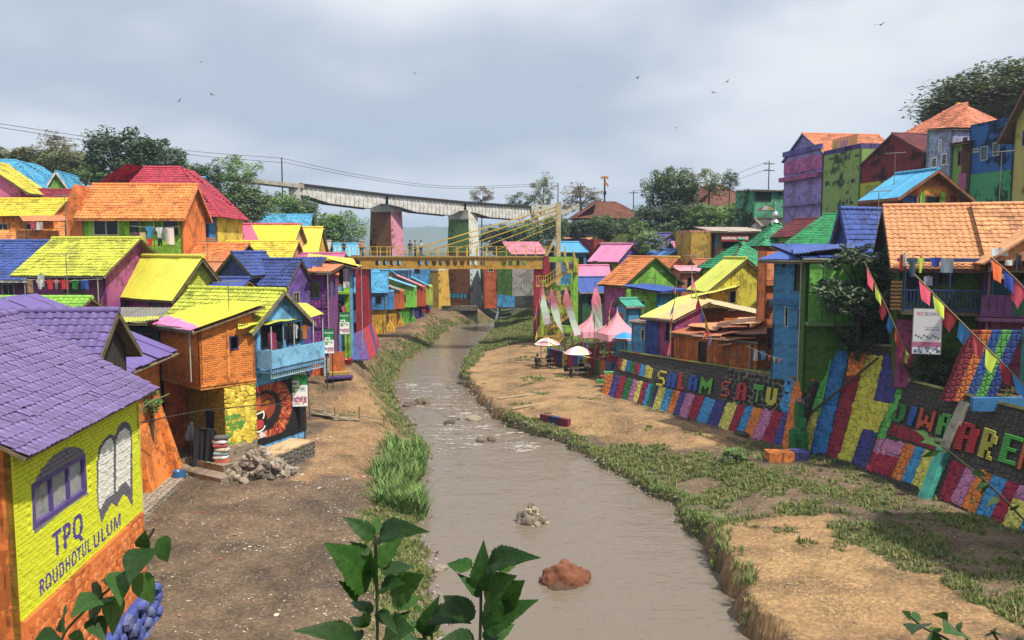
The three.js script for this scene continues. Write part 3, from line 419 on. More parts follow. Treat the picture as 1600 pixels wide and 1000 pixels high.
// ---------- left bank: houses stacked up the slope ----------
const C_ = { lime: '#c9d02c', yellow: '#e8cb2b', orange: '#e07a26', orangeT: '#e98b3c', magenta: '#a8447f', purple: '#6e5aa6', violet: '#6c5a9e', green: '#86b82c', sky: '#4aa3da', lsky: '#7fbde3', royal: '#2b55a8', indigo: '#33448a', red: '#b22a46', pink: '#e07a9c', peach: '#e8a066', plum: '#7d3585' };
// TPQ house
const tpq = house({ label: 'yellow brick house lettered TPQ with purple tiled roof beside the dirt clearing', side: 'L', c: [15, 15.4], t: -6, xa: 210, LB: 6.6, base: 0.6, eave: 7.62, front: '#d9731f', flank: '#b7bf2a', tex: 'plaster',
  win: [{ f: 'flank', p: [53, 712, 130, 822], frame: '#5d4a93', pane: '#9aa0a0', bars: 2, t: 0.09 }], roof: { axis: 'A', rise: 1.9, over: 0.5, overEnd: 0.4, color: '#75649f', deck: '#4d4152', pieces: 300, tw: 0.21, tp: 0.3, n: 5 } });
{
  const f = tpq.faces.flank, LA = tpq.LA, yB = 3.35, yT = tpq.H; // heights above the base
  const CW = 2048, CH = 1024, cv = document.createElement('canvas'); cv.width = CW; cv.height = CH; const x = cv.getContext('2d');
  const X = u => u / LA * CW, Y = v => (1 - (v - yB) / (yT - yB)) * CH, pp = (a, b) => { const q = f.pix(a, b); return [X(q[0]), Y(q[1])]; };
  x.fillStyle = '#d3d92a'; x.fillRect(0, 0, CW, CH);
  const rn = mulberry(5); for (let i = 0; i < 2600; i++) { const s = 3 + rn() * 26; x.globalAlpha = 0.05 + 0.13 * rn(); x.fillStyle = ['#a8ad1f', '#e6ea5a', '#8d8a30', '#c2cc20'][Math.floor(rn() * 4)]; x.fillRect(rn() * CW, rn() * CH, s, s * 0.5); }
  x.globalAlpha = 1;
  const path = pts => { x.beginPath(); pts.forEach((p, i) => { const q = pp(...p); i ? x.lineTo(...q) : x.moveTo(...q); }); x.closePath(); x.fill(); };
  x.fillStyle = '#77747a'; path([[50, 836], [49, 756], [60, 735], [80, 712], [100, 699], [116, 698], [127, 702], [133, 716], [135, 772], [100, 795]]);
  // open book
  x.fillStyle = '#66626b'; path([[149, 786], [148, 725], [152, 700], [160, 686], [170, 678], [177, 681], [182, 666], [192, 658], [200, 662], [204, 676], [205, 792], [196, 776], [190, 772], [180, 792], [172, 786], [164, 800], [156, 818]]);
  x.fillStyle = '#dcdcd2'; path([[151, 792], [151, 722], [156, 700], [164, 688], [172, 684], [175, 692], [175, 772], [163, 780], [155, 796]]); path([[179, 770], [179, 690], [184, 676], [193, 668], [200, 674], [202, 690], [201, 762], [194, 752], [186, 758]]);
  x.strokeStyle = '#8a8890'; x.lineWidth = 5; for (let k = 0; k < 6; k++) { const y = 704 + k * 13; x.beginPath(); x.moveTo(...pp(155, y + 9)); x.lineTo(...pp(163, y + 8)); x.lineTo(...pp(173, y - 1)); x.stroke(); x.beginPath(); x.moveTo(...pp(182, y - 8)); x.lineTo(...pp(190, y - 10)); x.lineTo(...pp(199, y - 20)); x.stroke(); }
  const word = (s, lb, rt, col) => { const a = pp(...lb), b = pp(...rt); x.save(); x.font = 'bold 200px sans-serif'; x.fillStyle = col; const w = x.measureText(s).width; x.translate(a[0], a[1]); x.scale((b[0] - a[0]) / w, (a[1] - b[1]) / 146); x.fillText(s, 0, 0); x.restore(); };
  word('TPQ', [80, 874], [127, 797], '#54408c'); word('ROUDHOTUL', [58, 934], [139, 838], '#54408c'); word('ULUM', [143, 860], [187, 800], '#54408c');
  const map = new THREE.CanvasTexture(cv); map.colorSpace = THREE.SRGBColorSpace; map.anisotropy = 8;
  const bm = new THREE.MeshStandardMaterial({ map, roughness: 0.82, bumpMap: T.plasterB.clone(), bumpScale: 0.004, name: 'painted_brick_with_mural' });
  bm.bumpMap.repeat.set(3, 1.6); bm.bumpMap.needsUpdate = true;
  const hole = f && [f.pix(53, 822), f.pix(130, 712)].flat();
  const uvOn = g => { const p = g.attributes.position, uv = g.attributes.uv; for (let i = 0; i < p.count; i++) uv.setXY(i, p.getX(i) / LA, (p.getY(i) - yB) / (yT - yB)); return g; };
  // mortar bed behind the bricks
  const hr = [Math.min(hole[0], hole[2]), Math.min(hole[1], hole[3]), Math.max(hole[0], hole[2]), Math.max(hole[1], hole[3])];
  part('mortar_bed', f.put(uvOn(poly([[0, yB], [LA, yB], [LA, yT - 0.02], [0, yT - 0.02]], [hr], 0.012).translate(0, 0, 0.002))), bm, tpq.g);
  const ch = 0.098, cl = 0.245, list = [], rb = mulberry(31);
  for (let r = 0; r * ch < yT - yB - 0.1; r++) for (let c = -1; c * cl < LA; c++) {
    let u0 = c * cl + (r % 2) * cl / 2 + 0.02 * (rb() - 0.5), u1 = u0 + cl - 0.016 - 0.014 * rb(), v0 = yB + r * ch + 0.008 * (rb() - 0.5), v1 = v0 + ch - 0.02 - 0.006 * rb(); u0 = Math.max(0.005, u0); u1 = Math.min(LA - 0.005, u1); if (u1 - u0 < 0.05) continue;
    const o = 0.022 + 0.016 * rb(); const inH = u1 > hr[0] - 0.08 && u0 < hr[2] + 0.08 && v1 > hr[1] - 0.05 && v0 < hr[3] + 0.05; if (inH) continue;
    const g = box0.clone().scale(u1 - u0, v1 - v0, o); g.rotateZ(0.02 * (rb() - 0.5)); g.translate((u0 + u1) / 2, (v0 + v1) / 2, 0.012 + o / 2); uvOn(g); f.put(g); list.push([u0, g]);
  }
  list.sort((a, b) => a[0] - b[0]); const rest = [];
  list.forEach(([u, g], i) => { if (i % 3 === 0 && i / 3 < 300) mesh('brick', g, bm, tpq.g); else rest.push(g); });
  stuffPart('brickwork', join(rest), bm, tpq.g);
  // orange rubble skirt and blue boulders at the foot
  part('plinth', f.put(bx(0, LA, 0.02, yB - 0.02, 0.002, 0.1)), M('plaster', '#dd7426'), tpq.g);
  const fm = new THREE.Matrix4().makeRotationY(Math.PI / 2).setPosition(tpq.x1 + 0.1, 0, 0);
  const om = [M('stone', '#e27b2b'), M('stone', '#d66c20'), M('stone', '#e8893c')]; let k = 0;
  stoneField(tpq.g, fm.clone().multiply(new THREE.Matrix4().makeTranslation(0, 0.9, 0)), LA, yB - 1.05, 0.3, () => om[k++ % 3], true, 71, 'stone', 0.07);
  const bs = [M('stone', '#3c4f9a'), M('stone', '#4a5ba6'), M('stone', '#5a6494')];
  const fm2 = new THREE.Matrix4().makeRotationY(Math.PI / 2 - 0.02).setPosition(tpq.x1 + 0.42, 0, 0); part('boulder_footing', bx(tpq.x1 + 0.1, tpq.x1 + 0.42, 0.02, 1.15, -LA, 0), bs[0], tpq.g);
  stoneField(tpq.g, fm2.multiply(new THREE.Matrix4().makeTranslation(0, 0.1, 0)), LA, 1.3, 0.42, () => bs[k++ % 3], true, 73, 'boulder', 0.36);
  // weathered corner post and curtain, louvres behind the glass
  part('corner_post', bx(tpq.x1 - 0.02, tpq.x1 + 0.075, yB, yT - 0.05, -LA - 0.06, -LA + 0.03), M('plaster', '#ccd23a'), tpq.g);
}
house({ label: 'purple tiled roof with open timber gable just behind the TPQ house', side: 'L', c: [141, 24.4], t: -6, LA: 2.9, LB: 8, base: 1.5, eave: 8.1, front: '#b06a2a', flank: '#3d3530', ktex: 'wood', roof: { axis: 'B', rise: 1.2, over: 0.5, color: C_.violet, deck: '#453a30', pieces: 200, tw: 0.27, tp: 0.32, n: 4, fascia: '#6b6048' } });
const l3 = house({ label: 'orange brick house with sagging purple sheet roof and sloping buttress', side: 'L', c: [120, 27], t: -6, xa: 248, LB: 4.6, base: 0.8, eave: 7.0, front: '#e07f24', flank: '#e07f24', tex: 'brick', win: [{ f: 'flank', p: [199, 567, 213, 581], frame: '#c8a233', t: 0.06 }], roof: { type: 'shed', fall: 'flank', rise: 2.0, over: 0.75, cover: 'sheet', color: C_.violet, deck: '#3c3340', rag: 0.3, lift: 0.05 } });
{ const w = (x, y, z) => l3.world(x, y, z), La = l3.LA; // buttress leaning on the far end
  part('buttress', [poly([[0, 0], [1.1, 0], [0.06, 3.6], [0, 3.6]], [], 0.55).translate(0, 0, -La + 0.1), poly([[0, 0], [0.7, 0], [0.06, 3.2], [0, 3.2]], [], 2.6).translate(0, 0, -La + 0.75)], M('plaster', '#df7d22'), l3.g);
  part('rubble_footing', bx(-0.1, 1.25, 0, 0.55, -La - 0.3, 0), M('rubble', '#a09684'), l3.g); }
// orange brick house over a stone base, with the small window
const l4 = house({ label: 'orange brick upper storey overhanging a yellow stone porch, pink and yellow sheet roof', side: 'L', c: [310, 36], t: 43, xa: 397, xb: 249, base: 5.05, eave: 7.8, front: '#e48426', flank: '#e48426', tex: 'brick', win: [{ f: 'flank', p: [359, 525, 371, 546], frame: '#40386e', t: 0.07 }],
  roof: { type: 'shed', fall: 'front', rise: 0.75, over: 0.45, cover: 'sheet', color: '#ffffff', deck: '#6a5a40', tints: (u, v) => v < 0.3 - 0.2 * u ? [0.75, 0.2, 0.42] : [0.72, 0.68, 0.04] } });
{ const { LA, LB, g } = l4; part('floor_slab', bx(-LB, 0, -0.14, -0.002, -LA, 0), M('plaster', '#d98f2c'), g);
  part('stone_base', bx(-LB, -0.03, -3.9, -0.142, -LA, -1.15), M('rubble', '#dcc22a'), g);
  part('porch_pier', bx(-LB, -LB + 0.35, -3.9, -0.142, -1.1, -0.1), M('plaster', '#c8631d'), g);
  part('porch_door', bx(-1.9, -1.15, -3.5, -1.5, -1.147, -1.1), M('paint', '#2e2a63'), g);
  part('plaster_band', [bx(0.002, 0.05, 0.0, 0.1, -LA, 0), bx(0.002, 0.04, 0.1, l4.H - 0.05, -LA * 0.5 - 0.06, -LA * 0.5 + 0.06)], M('plaster', '#e08a30'), g);
  const frame = new THREE.Matrix4().makeRotationY(Math.PI / 2).setPosition(-0.03, -3.9, -1.15); const ym = [M('stone', '#e2ca35'), M('stone', '#cfb524'), M('stone', '#ecd94e')]; let k = 0;
  stoneField(g, frame, LA - 1.15, 3.7, 0.34, (u, v) => v > 2.3 || (v > 0.9 && u > 0.75 + 0.4 * Math.sin(v * 4)) ? ym[k++ % 3] : (v > 0.5 && u < 1.3) ? M('stone', '#5f9a3a') : M('stone', '#7d7a6a'), true, 81, 'stone', 0.05); }
// blue balcony house with the lion wall
const l5 = house({ label: 'house with light blue balcony above a black wall painted with a lion', side: 'L', c: [398, 38.3], t: 22, xa: 474, LB: 5.5, base: 1.1, eave: 7.75, front: '#62a8d8', flank: '#62a8d8', tex: 'plaster', win: [{ f: 'flank', p: [408, 505, 440, 545], frame: '#2e2a28', t: 0.05 }, { f: 'flank', p: [448, 503, 468, 538], frame: '#2e2a28', t: 0.05 }],
  bands: [{ f: 'flank', p: [396, 586, 476, 700], color: '#121214', out: 0.04, name: 'black_wall' }], roof: { axis: 'B', rise: 1.45, over: 0.6, overEnd: 0.35, color: '#bcc832', deck: '#8a8468', fascia: '#7f7a66' } });
{ const { LA, g, faces } = l5, f = faces.flank; const y0 = f.pix(398, 580)[1], y1 = f.pix(398, 547)[1];
  part('balcony_floor', bx(0.05, 0.95, y0 - 0.1, y0, -LA - 0.5, 0.0), M('paint', '#5b8fb8'), g);
  part('balcony_panel', [bx(0.88, 0.95, y0 + 0.14, y1, -LA - 0.5, 0), bx(0.05, 0.88, y0 + 0.14, y1, -0.07, 0.0)], M('paint', '#76b8e4'), g);
  const rail = []; for (let z = 0; z < LA + 0.5; z += 0.16) rail.push(bx(0.86, 0.9, y0 - 0.32, y0 + 0.14, -z - 0.04, -z)); rail.push(bx(0.85, 0.91, y0 - 0.36, y0 - 0.32, -LA - 0.5, 0)); part('balcony_slats', rail, M('paint', '#9cc3dd'), g);
  const ps = []; for (const z of [0.05, 1.8, 3.4, LA + 0.4]) ps.push(bar(V(0.92, y1, -z), V(0.92, l5.H - 0.1, -z), 0.03)); part('balcony_posts', ps, M('paint', '#b9c4c8'), g);
  // lion mural on the black wall
  const a = f.pix(396, 690), b = f.pix(459, 590), cv = document.createElement('canvas'); cv.width = 512; cv.height = 512; const x = cv.getContext('2d'); x.fillStyle = '#141315'; x.fillRect(0, 0, 512, 512); const rn = mulberry(8);
  for (let i = 0; i < 900; i++) { const an = -1.9 + rn() * 3.4, q = 0.3 + 0.7 * rn(), R0 = 150 + 150 * q, cx = 120, cy = 250; const px = cx + Math.cos(an) * R0 * 1.05, py = cy + Math.sin(an) * R0; x.strokeStyle = ['#7a2415', '#a83c1e', '#c4562b', '#5a1a12', '#d98a55'][Math.floor(rn() * 5)]; x.lineWidth = 4 + 8 * rn(); x.beginPath(); x.moveTo(px, py); x.quadraticCurveTo(px + 20, py + 20 * rn(), px + 40 * Math.cos(an + 0.4), py + 44 * Math.sin(an + 0.4)); x.stroke(); }
  x.fillStyle = '#8a3a1c'; x.beginPath(); x.ellipse(120, 215, 140, 130, 0, 0, 7); x.fill(); x.fillStyle = '#a8562c'; x.beginPath(); x.ellipse(100, 190, 90, 70, -0.3, 0, 7); x.fill();
  x.fillStyle = '#1a0c0a'; x.beginPath(); x.ellipse(60, 330, 95, 95, 0, 0, 7); x.fill(); x.fillStyle = '#b23a3a'; x.beginPath(); x.ellipse(55, 365, 60, 46, 0, 0, 7); x.fill();
  x.strokeStyle = '#eee8da'; x.lineWidth = 15; x.beginPath(); x.moveTo(20, 262); x.lineTo(112, 250); x.quadraticCurveTo(132, 290, 104, 320); x.stroke(); x.beginPath(); x.moveTo(30, 430); x.quadraticCurveTo(110, 440, 128, 390); x.stroke();
  x.fillStyle = '#e0a030'; x.beginPath(); x.ellipse(162, 168, 22, 16, 0.3, 0, 7); x.fill(); x.fillStyle = '#171010'; x.beginPath(); x.arc(160, 168, 9, 0, 7); x.fill(); x.strokeStyle = '#2a0e08'; x.lineWidth = 9; x.beginPath(); x.moveTo(110, 160); x.quadraticCurveTo(160, 120, 210, 165); x.stroke();
  for (let i = 0; i < 70; i++) { x.strokeStyle = ['#d8cfc4', '#b8552e', '#e8e0d6'][i % 3]; x.lineWidth = 5; const q = 40 + rn() * 110; x.beginPath(); x.moveTo(q, 440 + rn() * 20); x.lineTo(q + 20 - 40 * rn(), 500); x.stroke(); }
  const map = new THREE.CanvasTexture(cv); map.colorSpace = THREE.SRGBColorSpace; const w = Math.abs(b[0] - a[0]), h = b[1] - a[1]; const pg = new THREE.PlaneGeometry(w, h); pg.translate(Math.min(a[0], b[0]) + w / 2 + 0.02, a[1] + h / 2, 0.046); mesh('lion_mural', f.put(pg), new THREE.MeshStandardMaterial({ map, roughness: 0.75, bumpMap: T.plasterB, bumpScale: 0.01, name: 'lion_mural_paint' }), g);
}
// low stone bench ledge before the lion wall
{ const p = [[455, 690], [398, 712], [420, 722], [492, 692]].map(q => atY(q[0], q[1], 1.95)); const s = new THREE.Shape(p.map(q => new THREE.Vector2(q.x, -q.z))); const g = new THREE.ExtrudeGeometry(s, { depth: 1.2, bevelEnabled: false }); g.rotateX(-Math.PI / 2); g.translate(0, 0.85, 0);
  const t = thing('stone_ledge', 'low rubble stone ledge with sandy top below the lion wall', 'ledge', [0, 0, 0]); mesh('rubble_body', metric(g), M('rubble', '#6d675f'), t); const g2 = new THREE.ExtrudeGeometry(s, { depth: 0.07, bevelEnabled: false }); g2.rotateX(-Math.PI / 2); g2.translate(0, 2.055, 0); mesh('capping', metric(g2), M('plaster', '#c0a077'), t); }
house({ label: 'house with yellow sheet roof, magenta front and lime yellow brick gable', side: 'L', c: [275, 46], t: 35, xa: 344, xb: 163, base: 4, eave: 9.05, front: '#a24a83', flank: '#c6cc2d', ktex: 'brick', win: [{ f: 'front', p: [232, 457, 250, 480], frame: '#d0772a', pane: '#5d5a60' }], roof: { axis: 'B', rise: 1.75, over: 0.6, overEnd: 0.5, cover: 'sheet', color: '#dcd832', deck: '#8a7a4a', w: 2.2, amp: 0.012 } });
house({ label: 'lime tiled roof house with laundry hung along its magenta porch', side: 'L', c: [163, 47], t: 8, xb: 40, LA: 6, base: 5, eave: 10.1, front: '#9a4a80', ftex: 'brick', flank: '#9a4a80', win: [{ f: 'front', p: [100, 432, 130, 458], frame: '#5a5a30', pane: '#39452a' }], roof: { axis: 'B', rise: 1.8, over: 0.7, color: '#c4cc30', deck: '#6d6038' } });
house({ label: 'bright green tiled roof low house behind the purple roofs', side: 'L', c: [98, 35], t: 0, LB: 6, LA: 4, base: 4, eave: 8.15, front: '#7a3d68', roof: { axis: 'B', rise: 0.85, over: 0.4, color: '#86c23a' } });
house({ label: 'indigo tiled house with white fascia beside the lime tiled porch', side: 'L', c: [52, 51], t: 4, LB: 7, LA: 6, base: 5, eave: 9.75, front: '#7a3d68', flank: '#2b3d85', roof: { axis: 'B', rise: 2.0, over: 0.7, color: '#3a55a6', fascia: '#d8d4cc' } });
house({ label: 'wide pale orange tiled roof below the yellow ridge', side: 'L', c: [124, 58], t: -2, LB: 11, LA: 8, base: 6, eave: 10.7, front: '#c97a35', roof: { axis: 'B', rise: 2.9, over: 0.5, color: '#e2924a' } });
canopy('lean_to_roof', 'small faded orange lean-to sheet above a laundry opening in the tiled roof', 'roof', [at(36, 346, 57), at(106, 345, 57), at(98, 336, 60), at(30, 337, 60)], '#cf7c40', { posts: [[at(40, 347, 57), 11], [at(102, 346, 57), 11]] });
house({ label: 'bright yellow tiled roof beside the pink wall', side: 'L', c: [82, 60.5], t: -2, LB: 9, LA: 4, base: 8, eave: 13.85, front: '#d8862f', roof: { axis: 'B', rise: 1.2, over: 0.3, color: '#dccb22' } });
const l8 = house({ label: 'lime green house with orange tiled roof and laundry on its balcony', side: 'L', c: [284, 56], t: -3, xb: 128, LA: 5, base: 8.5, eave: 13.75, front: '#8cbf30', flank: '#dd7a2a', win: [{ f: 'front', p: [147, 337, 184, 367], frame: '#d8cfc4', bars: 1 }, { f: 'front', p: [203, 340, 217, 366], frame: '#6d8a2a' }, { f: 'front', p: [222, 340, 250, 366], frame: '#6d8a2a', pane: '#5c8c28' }, { f: 'front', p: [256, 340, 278, 368], frame: '#6d8a2a' }], roof: { axis: 'B', rise: 2.1, over: 0.5, color: '#e8893a', fascia: '#e08a4c' } });
part('side_wing', [poly([[0, 0], [1.1, 0], [1.1, 5.2], [0.6, 7.3], [0, 5.9]], [], 4.8).translate(l8.x0 - 1.1, 0, -4.9)], M('plaster', '#d8732a'), l8.g);
part('balcony_rail', [bx(l8.x0 + 3.2, l8.x1 - 0.1, 3.0, 3.06, 0.4, 0.46), bx(l8.x0 + 3.2, l8.x1 - 0.1, 2.2, 2.26, 0.02, 0.5), bx(l8.x0 + 5, l8.x0 + 5.05, 2.2, 5.1, 0.42, 0.47)], M('paint', '#6b7f2c'), l8.g);
house({ label: 'crimson hipped tile roof house with yellow and navy end wall', side: 'L', c: [338, 66], t: -4, xb: 118, LA: 8, base: 9, eave: 14.3, front: '#3f8ec4', flank: '#d3b52e', win: [{ f: 'front', p: [312, 335, 325, 380], frame: '#2c3d80', pane: '#2c3d80' }], roof: { type: 'hip', axis: 'B', rise: 3.9, over: 0.5, color: '#b52d4a', cap: '#c23a55' } });
house({ label: 'sky blue hipped roof rising behind the crimson roof', side: 'L', c: [326, 80], t: -4, xb: 250, LA: 7, base: 10, eave: 15.6, front: '#5aa0c8', roof: { type: 'hip', axis: 'B', rise: 2.9, over: 0.4, color: '#45a8d8' } });
house({ label: 'wide sky blue roof at the top of the slope by the bushes', side: 'L', c: [60, 80], t: -4, LB: 12, LA: 8, base: 10, eave: 17.5, front: '#c9ae2c', roof: { type: 'hip', axis: 'B', rise: 2.8, over: 0.4, color: '#45a8d8' } });
house({ label: 'pink wall house with sloping yellow verge roof', side: 'L', c: [35, 64], t: -6, LB: 6, LA: 4, base: 9, eave: 16.0, front: '#c96a97', roof: { axis: 'A', rise: 2.2, over: 0.5, color: '#d9cf35' } });
house({ label: 'small green gable under a steep sky blue roof', side: 'L', c: [112, 82], t: -12, xb: 68, LA: 6, base: 10, eave: 16.9, front: '#6f9f35', flank: '#6f9f35', roof: { axis: 'A', rise: 2.1, over: 0.35, color: '#45a8d8', fascia: '#d5d5c8' } });
house({ label: 'small dark red roof between pink wall and crimson roof', side: 'L', c: [106, 65], t: -10, LB: 3.4, LA: 5, base: 8, eave: 14.4, front: '#8a2a3a', roof: { axis: 'B', rise: 1.7, over: 0.3, color: '#8d2438' } });
house({ label: 'low orange tiled roof over dark blue wall below the balcony laundry', side: 'L', c: [362, 56], t: 4, xb: 226, LA: 5, base: 4, eave: 10.35, front: '#23407f', roof: { axis: 'B', rise: 1.2, over: 0.4, color: '#dd8240' } });
house({ label: 'yellow tiled roof with peach gable end above the indigo roofs', side: 'L', c: [450, 66], t: 0, xb: 332, LA: 5, base: 4, eave: 10.2, front: '#d8a02c', flank: '#e0a070', roof: { axis: 'B', rise: 1.6, over: 0.4, color: '#e0c922' } });
house({ label: 'sheet roof painted half pink half yellow', side: 'L', c: [455, 74], t: 0, xb: 338, LA: 5, base: 5, eave: 11.7, front: '#d58aa0', flank: '#e0b080', roof: { axis: 'B', rise: 1.8, over: 0.4, cover: 'sheet', color: '#ffffff', tints: (u, v) => u + 0.25 * v < 0.62 ? [0.72, 0.12, 0.22] : [0.8, 0.62, 0.03], cap: '#d2577a' } });
house({ label: 'tall yellow roof and yellow wall at the slope end near the footbridge', side: 'L', c: [494, 78], t: -2, xb: 452, LA: 5, base: 5, eave: 11.1, front: '#d9a82a', roof: { axis: 'B', rise: 2.2, over: 0.3, color: '#e2cf2b', cover: 'sheet' } });
house({ label: 'sky blue roof with green gable among the trees', side: 'L', c: [480, 94], t: -6, xb: 404, LA: 6, base: 7, eave: 13.3, front: '#7ba23c', roof: { axis: 'B', rise: 1.9, over: 0.4, color: '#45a8d8' } });
house({ label: 'little indigo brick hut with steep tiled gable', side: 'L', c: [390, 50], t: 24, LB: 2.4, LA: 2.6, base: 5, eave: 9.9, front: '#2f438f', tex: 'brick', roof: { axis: 'A', rise: 1.1, over: 0.35, color: '#35509c', deck: '#3a3430', fascia: '#3a3430' } });
house({ label: 'indigo tiled house with orange front and purple end wall', side: 'L', c: [449, 50], t: 14, xb: 389, LA: 3, base: 3, eave: 9.2, front: '#cc6a2a', flank: '#64489a', tex: 'plaster', roof: { axis: 'B', rise: 1.35, over: 0.3, color: '#33498f' } });
house({ label: 'narrow lime post house under a small indigo tiled lean-to', side: 'L', c: [482, 53], t: 4, LB: 1.5, LA: 3, base: 2.2, eave: 9.2, front: '#88b030', roof: { type: 'shed', fall: 'front', rise: 1.3, over: 0.35, color: '#33498f' } });
house({ label: 'tall plum purple stuccoed house front beside the advert boards', side: 'L', c: [510, 53], t: -4, LB: 1.9, LA: 5, base: 1.2, eave: 9.8, front: '#843c88', flank: '#843c88', tex: 'rubble', bands: [{ f: 'front', p: [470, 478, 512, 481], color: '#75327c', out: 0.06 }, { f: 'front', p: [470, 510, 512, 513], color: '#75327c', out: 0.06 }, { f: 'front', p: [470, 556, 512, 620], color: '#da6a2a', out: 0.05 }], roof: { type: 'shed', fall: 'front', rise: 0.3, over: 0.5, cover: 'sheet', color: '#e07a3a' } });
const l9 = house({ label: 'narrow riverside house with laundry balconies and lime green posts', side: 'L', c: [546, 60], t: -5, xb: 512, LA: 2, base: 1.2, eave: 10.1, front: '#5c9cc8', flank: '#5c9cc8', win: [{ f: 'front', p: [516, 428, 526, 470], frame: '#8ab030' }, { f: 'front', p: [529, 415, 540, 445], frame: '#c9713a' }, { f: 'front', p: [528, 470, 540, 520], frame: '#3a4a9a' }], bands: [{ f: 'front', p: [512, 410, 518, 590], color: '#a8447f', out: 0.08 }, { f: 'front', p: [540, 430, 547, 590], color: '#7cb82c', out: 0.15 }, { f: 'front', p: [517, 478, 528, 560], color: '#e07428', out: 0.06 }, { f: 'front', p: [512, 455, 547, 459], color: '#8ab030', out: 0.7 }], roof: { type: 'shed', fall: 'flank', rise: 0.4, over: 0.7, cover: 'sheet', color: '#e0c92e' } });
canopy('lean_to_roof', 'lime sheet roof shading the light blue balcony', 'roof', [at(372, 513, 36.6), at(505, 492, 43.6), at(480, 474, 46), at(372, 470, 40.5)], '#c8cf38', { wave: 0.14 });
canopy('lean_to_roof', 'thin orange awning on the plum purple house', 'roof', [at(486, 424, 51.5), at(530, 430, 56), at(527, 421, 58), at(488, 416, 53.5)], '#dd7a38', {});
canopy('lean_to_roof', 'long yellow awning above the plum purple house', 'roof', [at(480, 403, 57), at(556, 412, 62), at(552, 404, 65), at(482, 396, 60)], '#dcc83a', {});
canopy('lean_to_roof', 'low lime and grey patched sheets beside the orange brick storey', 'roof', [at(160, 506, 35), at(248, 500, 38.5), at(250, 494, 41), at(165, 497, 39)], '#b9bd3e', { wave: 0.2, posts: [[at(170, 506, 35.2), 3], [at(245, 500, 38.6), 4]] });
house({ name: 'house', label: 'dark teal walled room under patched sheets behind the orange brick storey', side: 'L', c: [252, 42], t: 0, LB: 4, LA: 3, base: 2, eave: 7.5, front: '#1f4a58', roof: { type: 'shed', fall: 'front', rise: 0.4, over: 0.3, cover: 'sheet', color: '#7a7a74' } });
// far row beneath the footbridge, stepping back along the water
for (const [label, c, t, LB, LA, base, mid, eave, lo, up, rf] of [
  ['far riverside house of yellow base and blue tiled roof beyond the red pillar', [603, 92], -8, 3.4, 4.4, 0.8, 4.2, 6.4, '#dcae22', '#3a86c8', { axis: 'B', rise: 1.9, over: 0.4, color: '#3f9fd8' }],
  ['far riverside house with orange box balcony over a yellow buttress', [620, 97], -8, 2.4, 4.4, 0.8, 3.9, 6.2, '#d9a528', '#c05a22', { type: 'shed', fall: 'flank', rise: 0.9, over: 0.5, cover: 'sheet', color: '#8f8a84' }],
  ['far riverside house painted bright green on both storeys', [640, 102], -8, 2.6, 4.6, 0.8, 3.7, 6.4, '#5cb02c', '#6fc03a', { type: 'shed', fall: 'flank', rise: 0.9, over: 0.6, cover: 'sheet', color: '#5fb0d4' }],
  ['far riverside house with purple base and red upper room', [655, 107.5], -8, 2.5, 4.6, 0.8, 3.4, 6.2, '#4a3a86', '#b8482c', { type: 'shed', fall: 'flank', rise: 1.1, over: 0.6, cover: 'sheet', color: '#c98a98' }],
  ['far riverside house with crimson base and lime upper room', [666, 113], -8, 2.4, 4.6, 0.8, 3.2, 6.0, '#a82c3e', '#a8b838', { type: 'shed', fall: 'flank', rise: 1.2, over: 0.5, cover: 'sheet', color: '#58b4d8' }]]) {
  const h = house({ label, side: 'L', c, t, LB, LA, base, eave, front: lo, flank: lo, tex: 'plaster', roof: rf, group: undefined }); const y = mid - base;
  part('upper_room', [bx(h.x0 - 0.02, h.x1 + 0.9, y, h.H - 0.12, -LA + 0.3, 0.25)], M('plaster', up), h.g);
  const w = part('window', [bx(h.x1 - 1.2, h.x1 - 0.5, y + 0.7, y + 1.6, 0.252, 0.29)], M('paint', '#3a3330'), h.g); part('pane', bx(h.x1 - 1.12, h.x1 - 0.58, y + 0.78, y + 1.52, 0.292, 0.3), GLASS, w);
  part('foot_buttress', poly([[0, 0], [1.2, 0], [0.15, 2.4], [0, 2.4]], [], LA * 0.45).translate(h.x1 + 0.01, 0, -LA * 0.9), M('plaster', lo), h.g);
}
house({ label: 'blue gabled house stepped above the far riverside row', side: 'L', c: [642, 112], t: -8, LB: 7, LA: 6, base: 3, eave: 8.3, front: '#3f8fc4', roof: { axis: 'B', rise: 1.6, over: 0.4, color: '#3f9fd8' } });
house({ label: 'broad sky blue roof behind the red footbridge pillar', side: 'L', c: [590, 104], t: -8, LB: 8, LA: 6, base: 3, eave: 7.6, front: '#4a98c8', roof: { axis: 'B', rise: 1.6, over: 0.4, color: '#3f9fd8' } });
house({ label: 'tall blue tower wall with yellow edge beside the yellow viaduct pier', side: 'L', c: [672, 120], t: -8, LB: 3, LA: 4, base: 2, eave: 9.2, front: '#4898d0', parapet: 0.3 });
house({ label: 'blue roofed kiosk at the footbridge landing among the trees', side: 'L', c: [560, 93], t: -4, xb: 518, LA: 4, base: 4, eave: 10.4, front: '#3a80c0', bands: [{ f: 'front', p: [516, 400, 562, 420], color: '#84b830', out: 0.4 }], roof: { axis: 'B', rise: 1.3, over: 0.2, color: '#58b0e0', cover: 'sheet' } });
// ---------- right bank: painted retaining wall ----------
const STR = { lime: '#57b04a', blue: '#2a72b4', maroon: '#8a2238', yellow: '#c6c03a', indigo: '#423f86', pink: '#c07aa8', orange: '#dd7d2c', purple: '#4c4794', crimson: '#9e2440', green: '#1f7a3c', red: '#a8242c', sky: '#3b93cf', lemon: '#d8d060', teal: '#3fa79a', cream: '#cfc9b0' };
const paintMat = c => M('stone', c);
